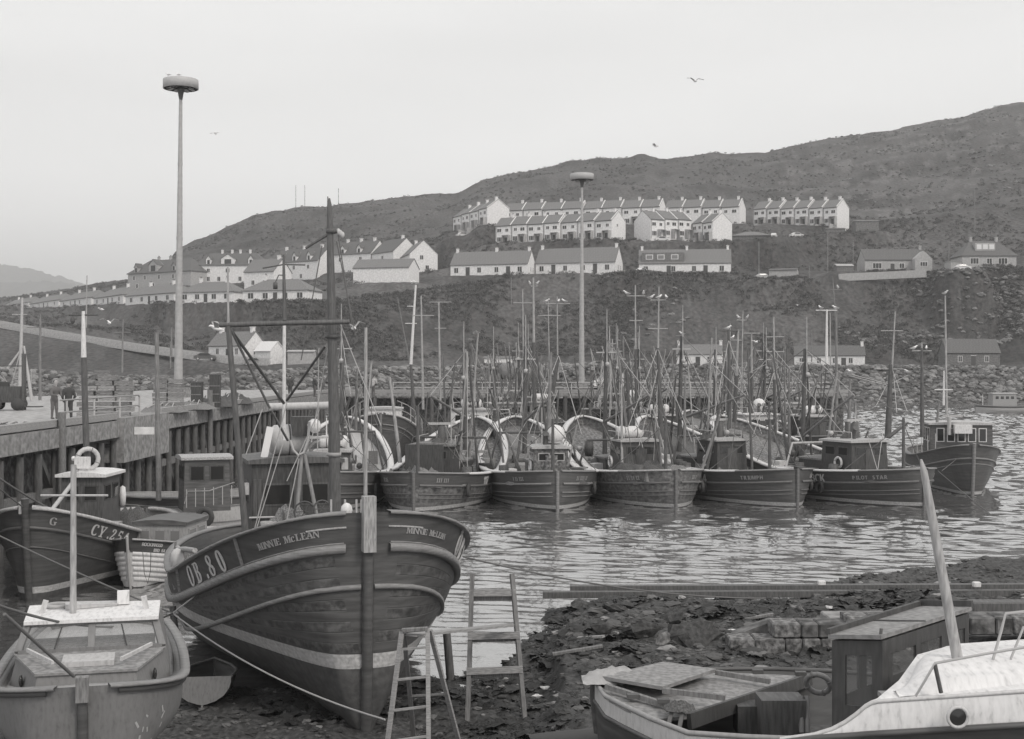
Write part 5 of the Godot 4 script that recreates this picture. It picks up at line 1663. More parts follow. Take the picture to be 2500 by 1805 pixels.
	stern_boat({"label": "dark fishing boat with tall arms of deck lamps, right end of the stern row", "u": 2256, "v": 1239, "yaw": 25, "name": "PILOT STAR", "port": "IIlIi", "reg": "BCK", "wh": [5.4, 2.5, 2.6, 2.0], "wall": "house_dark", "top": "hull_black", "bul": "hull_black", "gear": 2, "deck": "deck_pale", "lining": "inner_pale", "fore": [10.0, 8.2], "L": 18.5, "B": 6.4,
		"poles": [[78, 2168, 1070, 2175, 890, 0.2, "spar_dark"], [78, 2178, 905, 2186, 760, 0.06, "spar_pale", [[808, 27]]], [77, 2252, 1067, 2251, 850, 0.13, "spar_dark"], [77, 2251, 860, 2251, 836, 0.06, "spar_pale", [[857, 24]]], [78, 2072, 1060, 2076, 925, 0.12, "spar_mid"], [74, 2170, 1068, 2218, 1032, 0.1, "spar_dark"]],
		"lines": [[2170, 938, 78, 2074, 913, 78, "iron_pale"], [2170, 942, 78, 2074, 918, 78, "iron_pale"], [2170, 940, 78, 2218, 916, 78, "iron_pale"], [2137, 901, 78, 2206, 901, 78, "iron_pale"], [2180, 905, 78, 2215, 1005, 74], [2165, 940, 78, 2140, 990, 76], [2118, 1065, 72, 2143, 1150, 69], [2155, 1060, 72, 2143, 1150, 69], [2182, 910, 78, 2190, 1010, 74]]})
	# boats behind them
	stern_boat({"label": "boat with pale wheelhouse and square windows, behind the worn dark boat", "u": 1118, "v": 1145, "yaw": -12, "wall": "white", "frame": "white", "roof": "pale_grey", "wh": [4.0, 2.6, 2.6, 2.6], "sh": [2.1, 1.9, 3.4], "gear": 1, "group": "boats berthed behind the row", "cap2": "rail_wood", "poles": [[98, 1075, 1000, 1071, 737, 0.1, "spar_pale", [[738, 27], [802, 14]]], [96, 1033, 1000, 1028, 722, 0.1, "spar_pale", [[771, 27]]], [97, 1140, 1000, 1137, 853, 0.09, "spar_pale"]]})
	stern_boat({"label": "black boat with high curved bulwark, behind the boat with the round float", "u": 1428, "v": 1150, "yaw": -16, "wall": "house_dark", "roof": "deck_grey", "sh": [2.4, 2.2, 4.0], "gear": 2, "group": "boats berthed behind the row", "top": "hull_black", "bul": "hull_black", "cap2": "rail_pale", "lining": "house_dark", "wh": [9.0, 2.6, 2.6, 2.2]})
	stern_boat({"label": "black boat with white curved rail, behind the weathered boat", "u": 1668, "v": 1148, "yaw": 10, "sh": [2.3, 2.1, 3.8], "gear": 1, "group": "boats berthed behind the row", "top": "hull_black", "bul": "hull_dark", "lining": "house_dark", "wh": [6.0, 2.2, 2.4, 2.0], "poles": [[100, 1660, 990, 1665, 815, 0.08, "spar_mid", [[820, 10]]]]})
	stern_boat({"label": "boat with pale cabin roof and hoops, behind the fourth and fifth boats", "u": 1900, "v": 1142, "yaw": 14, "sh": [2.2, 1.9, 3.6], "gear": 0, "group": "boats berthed behind the row", "wall": "pale_grey", "frame": "white", "wh": [4.0, 2.6, 2.8, 2.2], "roof": "white"})
	stern_boat({"label": "boat with white tripod mast carrying lamps, behind the rightmost stern", "u": 2070, "v": 1138, "yaw": 20, "sh": [2.2, 1.9, 3.6], "gear": 1, "group": "boats berthed behind the row", "wh": [4.6, 2.4, 2.8, 2.0], "roof": "pale_grey",
		"poles": [[86, 1950, 1026, 2014, 890, 0.07, "spar_mid"], [86, 2071, 1004, 2018, 890, 0.07, "spar_mid"], [86, 2018, 890, 2019, 756, 0.1, "white", [[758, 26]]], [90, 2043, 1000, 2042, 764, 0.12, "spar_mid"], [90, 2041, 790, 2033, 676, 0.05, "spar_mid", [[708, 14]]], [88, 2028, 895, 2027, 764, 0.05, "spar_pale"]], "lines": [[1955, 958, 86, 2075, 958, 86, "iron_pale"]]})
	stern_boat({"label": "boat with tall grey A-frame mast beyond the pier at far left", "u": 130, "v": 1098, "yaw": 60, "sh": [2.2, 1.9, 3.6], "wall": "white", "frame": "white", "group": "boats beyond the pier", "wh": [4.0, 2.4, 2.8, 2.6], "gear": 2,
		"poles": [[98, 47, 990, 54, 727, 0.16, "pale_grey", [[768, 18]]], [98, 18, 900, 57, 845, 0.1, "pale_grey"], [98, 78, 985, 58, 845, 0.13, "pale_grey"], [100, 97, 985, 98, 765, 0.12, "spar_mid", [[800, 32]]], [104, 298, 910, 300, 780, 0.08, "spar_mid", [[812, 20]]], [106, 210, 800, 212, 673, 0.06, "spar_pale"], [108, 418, 870, 419, 800, 0.08, "spar_mid"]]})
	var back := [[1235, 1106, -6, "behind the lamp-lit gap, left of the tanker lorry's hose"], [1345, 1100, 10, "beneath the tanker lorry against the cross pier"], [1560, 1104, 6, "under the white van against the cross pier"], [1790, 1102, -8, "against the cross pier, behind the lettered boat"], [1985, 1106, 12, "at the outer end of the cross pier"]]
	for q in back:
		stern_boat({"label": "dark boat " + q[3], "u": q[0], "v": q[1], "yaw": q[2], "B": 5.4, "L": 16.0, "sh": [2.4, 2.2, 3.9], "gear": int(q[0]) % 3, "group": "boats berthed along the cross pier", "top": "hull_black", "bul": "hull_dark", "cap2": ["rail_wood", "band_white"][int(q[0]) % 2], "wh": [5.0, 2.3, 2.6, 2.3], "wall": ["house_dark", "house_brown", "grey_paint"][int(q[1]) % 3], "fore": [11.0, 9.5]})
	# the bow-on boats: right end of the row, and behind at left
	bow_boat({"label": "dark fishing boat bow-on with raised wheelhouse of oval windows, rightmost", "u": 2379, "v": 1214, "yaw": 171, "group": "fishing boats moored in a row", "big": true})
	bow_boat({"label": "dark boat bow-on with broad white gunwale and rails, behind the left boats", "u": 929, "v": 1147, "yaw": 184, "group": "boats berthed behind the row", "big": false})

func bow_boat(q: Dictionary) -> void:
	var d: float = EYE * FOCAL / (q.v - 902.5)
	var yaw := deg_to_rad(q.yaw)
	var bs := Basis(Vector3.UP, yaw)
	var L := 16.0
	var t := thing("fishing_boat", q.label, "fishing boat", G(q.u, 0, d) - bs * Vector3(0, 0, -L), yaw, q.group)
	var big: bool = q.big
	var h := {"L": L, "B": 4.6 if big else 6.0, "tm": 0.45, "sh": [2.0, 1.8, 2.85 if big else 3.9], "k": [-1.6, -1.2], "cs": 3.0, "ks": 0.1, "rb": 1.2, "pf": 2.4, "qf": 0.42, "blw": 0.7, "band": [0.08, 0.24], "rails": [[0.7, 0.12], [1.0, 0.07]], "cap_w": 0.3 if big else 0.9, "cap_h": 0.1 if big else 0.2}
	hull(t, h, {"bottom": "antifoul", "band": "band_white", "top": "hull_dark", "bul": "hull_dark", "lining": "inner_grey", "deck": "deck_grey", "cap": "rail_wood" if big else "band_white", "rail": "rail_wood", "stem": "rail_wood"})
	if big:
		cabin(t, Vector3(-0.4, 1.4, -8.2), 3.6, 3.0, 2.3, "hull_dark", "pale_grey", {"faces": [["-z", 5], ["+x", 3], ["-x", 3]], "frame": "white", "wy": 0.74, "wh": 0.36, "taper": 0.98})
		tee(t, 82, 2312, 1040, 2308, 722, 0.08, "spar_pale", [])
		tee(t, 80, 2304, 990, 2305, 905, 0.07, "white", [[952, 22]])
		tee(t, 80, 2285, 1062, 2293, 985, 0.1, "spar_mid", [])
		obj("roof_box", MB.new().box(inv(t, P(2350, 1048, 79)), Vector3(1.0, 0.5, 0.8)), "white", t)
		obj("radar_scanner", MB.new().box(inv(t, P(2326, 1016, 79)), Vector3(1.1, 0.14, 0.15)), "pale_grey", t)
		obj("radar_pedestal", MB.new().tube([inv(t, P(2318, 1062, 79)), inv(t, P(2318, 1018, 79))], 0.12, 8), "pale_grey", t)
		for k in 5:
			var p := at_y(h, 9.0 + k * 1.2, sheer(h, 9.0 + k * 1.2), 1.0)
			obj("stanchion", MB.new().tube([p, p + Vector3(0, 0.9, 0)], 0.025, 5), "iron_pale", t)
		stay(t, inv(t, P(2340, 1118, 74)), inv(t, P(2300, 1150, 72)), "rope_dark", 0.02, 0, "mooring_rope")
	else:
		for k in 12:
			var sd := -1.0 if k % 2 else 1.0
			var s := 15.3 - (k / 2) * 1.1
			var p := at_y(h, s, sheer(h, s), sd)
			obj("stanchion", MB.new().tube([p, p + Vector3(0, 1.05, 0)], 0.03, 5), "iron_pale", t)
		for sd in [-1.0, 1.0]:
			for yy in [0.5, 1.05]:
				var pts := []
				for k in 9:
					var s := 15.6 - k * 0.9
					pts.append(at_y(h, s, sheer(h, s), sd) + Vector3(0, yy, 0))
				obj("bow_rail", MB.new().tube(pts, 0.03, 5), "iron_pale", t)
		cabin(t, Vector3(0, 1.3, -4.0), 2.8, 3.0, 2.6, "white", "pale_grey", {"faces": [["-z", 3], ["+x", 2], ["-x", 2]], "frame": "white"})
		tee(t, 98, 1013, 1045, 1003, 890, 0.17, "spar_dark", [])
		tee(t, 98, 1003, 890, 1015, 696, 0.12, "white", [[790, 14], [748, 9]])
		spar(t, inv(t, P(1003, 900, 98)), inv(t, P(970, 727, 98)), 0.05, 0.03, "spar_mid", "derrick_boom")

# ---------- perched gulls sit on the mast bars ----------
func make_perched() -> void:
	var n := 0
	for q in [[1005, 696, 98, "on the white topped mast, lower"], [1015, 696, 98, "at the very top of the white topped mast"], [1294, 699, 84, "on the left of the tall thin mast bar"], [1311, 699, 84, "on the right of the tall thin mast bar"], [1334, 742, 86, "left on the bar beside the lamp mast"], [1364, 742, 86, "middle of the bar beside the lamp mast"], [1378, 742, 86, "right on the bar beside the lamp mast"], [1530, 723, 78, "left end of the T mast right of the lamp mast"], [1571, 723, 78, "right end of the T mast right of the lamp mast"], [1590, 733, 76, "left on the weathered boat's mast bar"], [1609, 733, 76, "middle of the weathered boat's mast bar"], [1627, 733, 76, "right on the weathered boat's mast bar"], [1665, 820, 100, "on the short pole above the weathered boat"], [1804, 782, 82, "left on the thin pole above the lettered boat"], [1824, 782, 82, "right on the thin pole above the lettered boat"], [1777, 808, 80, "on the dark mast bar of the lettered boat"], [1789, 831, 82, "on the lower bar of the lettered boat"], [2004, 758, 86, "left on the white tripod mast"], [2040, 758, 86, "right on the white tripod mast"], [2046, 708, 90, "on the highest pole above the tripod mast"], [2308, 722, 82, "on the slim mast of the rightmost boat"], [2232, 857, 77, "left on the rightmost dark mast bar"], [2262, 857, 77, "right on the rightmost dark mast bar"], [2076, 915, 78, "on the left deck lamp arm"], [2216, 915, 78, "on the right deck lamp arm"]]:
		gull("white gull perched %s" % q[3], P(q[0], q[1] - 1.0, q[2]) + Vector3(0, 0.02, 0), 0.6 + n * 1.1, 0, 1.1)
		n += 1

func clutter(t: Node3D, h: Dictionary, q: Dictionary) -> void:      # loose spars, lines, floats and gear
	rng.seed = int(q.u * 3 + q.v)
	for k in 9:
		var s0 := rng.randf_range(4.5, 13.5)
		var x := rng.randf_range(-1.9, 1.9)
		var y0 := sheer(h, s0) - 0.4
		var a := Vector3(x, y0, -s0)
		var b := a + Vector3(rng.randf_range(-1.1, 1.1), rng.randf_range(1.8, 7.6), rng.randf_range(-1.6, 1.6))
		spar(t, a, b, rng.randf_range(0.05, 0.1), 0.045, ["spar_dark", "spar_dark", "spar_mid", "spar_pale"][rng.randi() % 4], "spar")
		stay(t, b, Vector3(rng.randf_range(-2.2, 2.2), sheer(h, s0), -rng.randf_range(4.0, 14.0)), ["rope_dark", "rope_pale"][rng.randi() % 2], 0.018)
	for k in 14:
		var s0 := rng.randf_range(0.8, 13.5)
		var sd := -1.0 if rng.randf() < 0.5 else 1.0
		var y: float = sheer(h, s0) - h.blw + 0.12
		var x := half(h, s0) * sd * rng.randf_range(0.35, 0.82)
		var c := Vector3(x, y, -s0)
		match k % 4:
			0: net_lump(t, c - Vector3(0, 0.1, 0), rng.randf_range(0.4, 0.8), rng.randf_range(0.35, 0.8), ["net", "net_pale"][rng.randi() % 2])
			1: obj("gear_box", MB.new().box(c + Vector3(0, 0.25, 0), Vector3(rng.randf_range(0.3, 0.8), rng.randf_range(0.3, 0.8), 0.5), Basis(Vector3.UP, rng.randf() * 3)), ["house_dark", "crate_a", "crate_c", "iron"][rng.randi() % 4], t)
			2: obj("drum", MB.new().lathe([Vector2(0.001, 0.0), Vector2(0.26, 0.0), Vector2(0.28, 0.4), Vector2(0.26, 0.8), Vector2(0.001, 0.82)], c, Basis(), 10), ["iron", "hull_mid", "house_brown"][rng.randi() % 3], t)
			3: obj("buoy", MB.new().ball(c + Vector3(0, 0.2, 0), Vector3.ONE * rng.randf_range(0.16, 0.28), 9), ["pale_grey", "hull_mid", "cream"][rng.randi() % 3], t)
	# a net hauler frame and a rail of stanchions forward of the wheelhouse
	var s1 := rng.randf_range(7.5, 9.5)
	var yb := sheer(h, s1)
	var x1 := half(h, s1) * 0.85
	var ht := rng.randf_range(1.2, 2.2)
	obj("gallows", MB.new().tube([Vector3(-x1, yb - 0.3, -s1), Vector3(-x1 * 0.8, yb + ht, -s1), Vector3(x1 * 0.8, yb + ht, -s1), Vector3(x1, yb - 0.3, -s1)], 0.07, 7), ["spar_dark", "iron", "pale_grey"][rng.randi() % 3], t)
	var w: Array = q.get("wh", [3.4, 1.9, 2.4, 1.7])
	var ry: float = sheer(h, w[0]) - h.blw + 0.25 + w[3]
	for k in 4:
		var p := Vector3(rng.randf_range(-0.5, 0.5) * w[1], ry, -w[0] + rng.randf_range(-0.4, 0.4) * w[2])
		match k:
			0: spar(t, p, p + Vector3(0, rng.randf_range(1.5, 3.2), 0), 0.03, 0.02, "iron_pale", "whip_aerial")
			1: obj("roof_lamp", MB.new().lathe([Vector2(0.001, -0.12), Vector2(0.16, -0.06), Vector2(0.1, 0.12), Vector2(0.001, 0.14)], p + Vector3(0, 0.3, 0), Basis(Vector3.RIGHT, 1.2), 9), "pale_grey", t)
			2: obj("vent_cowl", MB.new().tube([p, p + Vector3(0, 0.45, 0), p + Vector3(0, 0.6, 0.15)], [0.1, 0.1, 0.18], 8), "iron", t)
			3: net_lump(t, p - Vector3(0, 0.05, 0), 0.4, 0.35, "net")

# ---------- the beached boat in the middle ----------
func make_beached() -> void:
	var L := 16.5
	var yaw := PI + deg_to_rad(17.0)
	var bs := Basis(Vector3.UP, yaw)
	var stem := G(898, 0, 25.3)
	var t := thing("beached_boat", "large dark wooden fishing boat beached bow-on, white stripe along its bottom", "fishing boat", stem - bs * Vector3(0, 0, -L), yaw)
	var h := {"L": L, "B": 6.5, "tm": 0.45, "sh": [2.3, 2.05, 4.29], "sp": 1.42, "k": [-1.4, -0.05], "cs": 3.2, "ks": 0.3, "kp": 2.2, "rb": 0.28, "bp": 2.2, "pa": 2.6, "qa": 0.5, "pf": 2.6, "qf": 0.4, "fb": 0.5, "blw": 0.6, "band": [1.3, 1.58], "rails": [[0.66, 0.2], [1.4, 0.12], [0.56, 0.035]], "bilge": 3.2, "flare": 0.62, "stem_r": 0.11, "stem_up": 0.3, "cap_w": 0.24, "cap_h": 0.07}
	hull(t, h, {"bottom": "antifoul", "band": "band_white", "top": "hull_mid", "bul": "hull_black", "lining": "hull_dark", "deck": "deck_dark", "cap": "rail_wood", "rail": "rail_wood", "stem": "hull_mid"})
	# carvel planks, proud of the frames by a finger's breadth
	for k in 9:
		for sd in [-1.0, 1.0]:
			var f0 := (k + 0.03) / 9.0
			var f1 := (k + 0.97) / 9.0
			var lo := func(s: float) -> float: return lerpf(1.59, maxf(1.59, sheer(h, s) - 0.78), f0)
			var hi := func(s: float) -> float: return lerpf(1.59, maxf(1.59, sheer(h, s) - 0.78), f1)
			obj("plank", strip(h, lo, hi, sd, 0.003 + 0.001 * ((k * 7) % 3)), ["hull_mid", "hull_plank", "hull_mid", "hull_plank_b"][(k + (1 if sd > 0 else 0)) % 4], t)
	# the bare upper stem
	obj("stemhead", MB.new().box(Vector3(0, 4.08, -L - 0.1), Vector3(0.24, 1.05, 0.26)), "stem_wood", t)
	letters(t, h, "MINNIE McLEAN", 1.0, L - 1.12, 0.34, 0.135, "letter_dim", 0.12)
	letters(t, h, "MINNIE McLEAN", -1.0, L - 0.14, 0.34, 0.12, "letter_dim", 0.105)
	letters(t, h, "OB.80", 1.0, L - 4.75, 0.32, 0.46, "letter", 0.62)
	letters(t, h, "OB.80", -1.0, L - 1.85, 0.32, 0.46, "letter", 0.6)
	for sd in [-1.0, 1.0]:      # the scroll line beside the stem
		var pts := []
		for k in 8:
			var s := L - 0.03 - 0.035 * k
			pts.append(at_y(h, s, sheer(h, s) - 0.27, sd) + Vector3(sd * 0.012, 0, 0))
		obj("scroll_line", MB.new().tube(pts, 0.022, 5), "rail_pale", t)
		for s in [L - 1.75, L - 6.2]:
			obj("scupper_board", MB.new().bar(at_y(h, s, sheer(h, s) - 0.02, sd) + Vector3(sd * 0.03, 0, 0), at_y(h, s - 0.05, sheer(h, s) - 0.6, sd) + Vector3(sd * 0.03, 0, 0), 0.06, 0.05), "rail_wood", t)
	var at := func(u: float, v: float, d: float) -> Vector3: return inv(t, P(u, v, d))
	# mast
	var d := 30.3
	obj("mast", MB.new().tube([at.call(818, 1275, d), at.call(815, 1000, d), at.call(808, 700, d), at.call(805, 540, d), at.call(804, 500, d), at.call(804, 484, d)], [0.14, 0.125, 0.095, 0.07, 0.055, 0.015], 12), "spar_dark", t)
	for v in [822, 565, 1110]:
		obj("mast_band", MB.new().lathe([Vector2(0.1, -0.05), Vector2(0.17 if v > 700 else 0.12, -0.04), Vector2(0.17 if v > 700 else 0.12, 0.04), Vector2(0.1, 0.05)], at.call(815 - (1110 - v) * 0.012, v, d), Basis(), 12), "iron" if v != 1110 else "grey_paint", t)
	spar(t, at.call(804, 570, d), at.call(746, 606, d), 0.035, 0.03, "spar_dark", "mast_arm")
	for k in 3:
		obj("block", MB.new().ball(at.call(826 + k * 5, 566 + k * 4, d), Vector3(0.05, 0.08, 0.05), 6), "iron_pale", t)
	# gallows
	var g := 29.6
	obj("gallows_beam", MB.new().tube([at.call(536, 794, g), at.call(700, 789, g), at.call(852, 786, g + 0.4)], 0.055, 8), "spar_dark", t)
	spar(t, at.call(600, 1316, g), at.call(557, 797, g), 0.075, 0.06, "spar_dark", "gallows_post")
	spar(t, at.call(557, 790, g), at.call(556, 652, g), 0.03, 0.02, "spar_pale", "aerial_pole")
	spar(t, at.call(892, 1240, g + 2.5), at.call(893, 800, g + 2.5), 0.05, 0.04, "spar_pale", "aerial_pole")
	spar(t, at.call(693, 1075, g + 3), at.call(694, 784, g + 3), 0.045, 0.04, "white", "aerial_pole")
	spar(t, at.call(695, 783, g), at.call(692, 622, g), 0.05, 0.025, "spar_dark", "topmast")
	obj("crossbar", MB.new().tube([at.call(641, 655, g), at.call(692, 646, g), at.call(745, 647, g)], 0.016, 5), "iron", t)
	obj("hanging_lamp", MB.new().lathe([Vector2(0.001, 0.09), Vector2(0.05, 0.07), Vector2(0.05, -0.07), Vector2(0.001, -0.08)], at.call(672, 698, g), Basis(), 8), "iron", t)
	stay(t, at.call(672, 690, g), at.call(680, 672, g), "iron", 0.012, 0, "lamp_hook")
	stay(t, at.call(680, 672, g), at.call(692, 672, g), "iron", 0.012, 0, "lamp_hook")
	for q in [[558, 798, 693, 985, "spar_dark", 0.035], [794, 845, 700, 978, "spar_dark", 0.03], [561, 800, 660, 1000, "spar_mid", 0.03], [660, 1000, 702, 1075, "spar_mid", 0.03]]:
		spar(t, at.call(q[0], q[1], g), at.call(q[2], q[3], g + 2.0), q[5], q[5], q[4], "gallows_brace")
	for q in [[786, 600, 735, 880], [822, 590, 868, 820], [800, 560, 800, 480], [826, 575, 860, 800], [778, 850, 775, 1100], [730, 1120, 700, 1270], [700, 985, 622, 1290]]:
		stay(t, at.call(q[0], q[1], d), at.call(q[2], q[3], d), "rope_dark" if q[3] < 1000 else "rope_pale", 0.014)
	for q in [[690, 1085, 620, 1310], [640, 1000, 600, 1110], [780, 1000, 700, 1175], [830, 790, 930, 1040], [800, 850, 760, 1080]]:
		stay(t, at.call(q[0], q[1], g + 1.0), at.call(q[2], q[3], g + 0.6), "rope_pale", 0.012)
	obj("derrick_boom", MB.new().tube([at.call(655, 994, 33.5), at.call(812, 990, 33.5)], 0.1, 10), "cream", t)
	# wheelhouse with vertical boards
	var wc := at.call(708, 1275, 36.0) as Vector3
	wc.y = 1.45
	var ww := 2.35
	cabin(t, wc, ww, 2.4, 3.1, "house_dark", "spar_dark", {"faces": [["-z", 2], ["+x", 1], ["-x", 1]], "frame": "house_brown", "wy": 0.74, "wh": 0.19, "taper": 0.97, "glass": "glass", "over": 0.25})
	for k in 13:
		var x := -ww / 2 + ww * (k + 0.5) / 13
		obj("plank", MB.new().box(wc + Vector3(x, 0.82, -1.21), Vector3(ww / 13 * 0.86, 1.62, 0.04)), "house_brown" if k % 2 else "house_dark", t)
	for k in 5:
		obj("plank", MB.new().box(wc + Vector3([-1.08, -0.98, 0.0, 0.98, 1.08][k] * 0.97, 2.2, -1.19), Vector3(0.12, 1.0, 0.05)), "house_brown", t)
	obj("grab_rail", MB.new().tube([wc + Vector3(-ww * 0.52, 1.72, -1.27), wc + Vector3(ww * 0.52, 1.72, -1.27)], 0.028, 6), "iron_pale", t)
	for sd in [-1, 1]:
		obj("side_light", MB.new().box(wc + Vector3(sd * (ww / 2 + 0.12), 2.75 - 0.3 * sd, -1.0), Vector3(0.18, 0.3, 0.22)), "pale_grey", t)
	spar(t, at.call(722, 1285, 33.5), at.call(737, 1112, 34.2), 0.055, 0.05, "spar_mid", "strut")
	spar(t, at.call(776, 1275, 33.5), at.call(744, 1112, 34.2), 0.055, 0.05, "spar_mid", "strut")
	# gear on the roof: raft, board, hoop, lamp
	var roof := wc + Vector3(0, 3.25, 0)
	obj("raft_canister", MB.new().lathe([Vector2(0.001, -0.52), Vector2(0.3, -0.5), Vector2(0.4, -0.38), Vector2(0.42, 0.0), Vector2(0.4, 0.38), Vector2(0.3, 0.5), Vector2(0.001, 0.52)], roof + Vector3(0.1, 0.42, -0.4), Basis(Vector3.BACK, PI / 2), 16), "pale_grey", t)
	obj("canister_seam", MB.new().lathe([Vector2(0.42, -0.02), Vector2(0.44, 0), Vector2(0.42, 0.02)], roof + Vector3(0.1, 0.42, -0.4), Basis(Vector3.BACK, PI / 2), 16), "iron", t)
	obj("white_board", MB.new().box(at.call(652, 1080, 35.0), Vector3(0.18, 0.82, 0.05), Basis(Vector3.BACK, 0.2)), "white_clean", t)
	obj("hoop", MB.new().tube([at.call(755, 1030, 34), at.call(752, 1075, 34), at.call(742, 1105, 34), at.call(728, 1112, 34), at.call(716, 1100, 34), at.call(708, 1075, 34)], 0.035, 6), "pale_grey", t)
	obj("search_lamp", MB.new().lathe([Vector2(0.001, -0.12), Vector2(0.15, -0.1), Vector2(0.18, 0.12), Vector2(0.001, 0.14)], at.call(768, 1042, 35), Basis(Vector3.RIGHT, 1.2), 10), "white", t)
	obj("lamp_deck", MB.new().box(at.call(782, 1068, 35), Vector3(0.6, 0.05, 0.4)), "pale_grey", t)
	obj("tank", MB.new().box(at.call(740, 1040, 35.4), Vector3(0.6, 0.5, 0.5)), "house_dark", t)
	spar(t, at.call(797, 1065, 35), at.call(797, 1020, 35), 0.02, 0.015, "white", "aerial_pole")
	# winch wheels, rope heap, basket behind the bulwark
	for q in [[743, 1250, 0.24], [786, 1243, 0.2]]:
		var c: Vector3 = at.call(q[0], q[1], 31.5)
		var w := obj("hand_wheel", MB.new().ring(c, Basis(), q[2], 0.022), "iron", t)
		for k in 3:
			var a := TAU * k / 3
			obj("spoke", MB.new().bar(c - Vector3(cos(a), sin(a), 0) * q[2], c + Vector3(cos(a), sin(a), 0) * q[2], 0.02, 0.02), "iron", w)
	net_lump(t, (at.call(705, 1290, 32.0) as Vector3), 0.55, 0.6, "net_pale")
	obj("winch", MB.new().lathe([Vector2(0.001, -0.7), Vector2(0.3, -0.7), Vector2(0.12, -0.6), Vector2(0.12, 0.6), Vector2(0.3, 0.7), Vector2(0.001, 0.7)], at.call(760, 1270, 32.0), Basis(Vector3.BACK, PI / 2), 10), "iron", t)
	obj("basket", MB.new().lathe([Vector2(0.12, -0.15), Vector2(0.19, 0.15), Vector2(0.17, 0.15), Vector2(0.1, -0.14)], at.call(655, 1290, 30.6), Basis(), 10), "rail_pale", t)
	# gunwale bundle: the pale curved rail and nets aft on the near side
	var rl := []
	for k in 9:
		var s := 5.2 + k * 0.75
		rl.append(at_y(h, s, sheer(h, s), 1.0) + Vector3(-0.25, 0.22 + 0.3 * sin(k * 0.36), 0))
	obj("rail_pipe", MB.new().tube(rl, 0.06, 7), "rail_pale", t)
	for k in 5:
		var s := 5.4 + k * 0.9
		net_lump(t, at_y(h, s, sheer(h, s), 1.0) + Vector3(-0.5, -0.35, 0), 0.5, 0.45, "net" if k % 2 else "net_pale")
		obj("stanchion", MB.new().tube([at_y(h, s, sheer(h, s), 1.0) + Vector3(-0.15, -0.1, 0), at_y(h, s, sheer(h, s), 1.0) + Vector3(-0.2, 0.4, 0)], 0.03, 5), "spar_mid", t)
	obj("fender", MB.new().ball(at.call(432, 1365, 31.5), Vector3(0.16, 0.26, 0.16), 10), "cream", t)
	obj("anchor_bag", MB.new().ball(at.call(846, 1246, 28.6), Vector3(0.13, 0.16, 0.1), 8), "white", t)
	for u in [808, 842, 870, 882]:
		obj("pin", MB.new().tube([at.call(u, 1262, 28.6), at.call(u, 1220, 28.6)], 0.025, 5), "pale_grey", t)
	# legs that keep her upright
	spar(t, at.call(421, 1480, 29.6), at.call(441, 1676, 29.6), 0.075, 0.085, "spar_dark", "beaching_leg")
	spar(t, at.call(1090, 1540, 30.0), at.call(1103, 1695, 30.0), 0.09, 0.1, "spar_dark", "beaching_leg")
	obj("lashing", MB.new().ring(at.call(422, 1498, 29.5), Basis(Vector3.RIGHT, PI / 2), 0.1, 0.03, 10), "rope_pale", t)

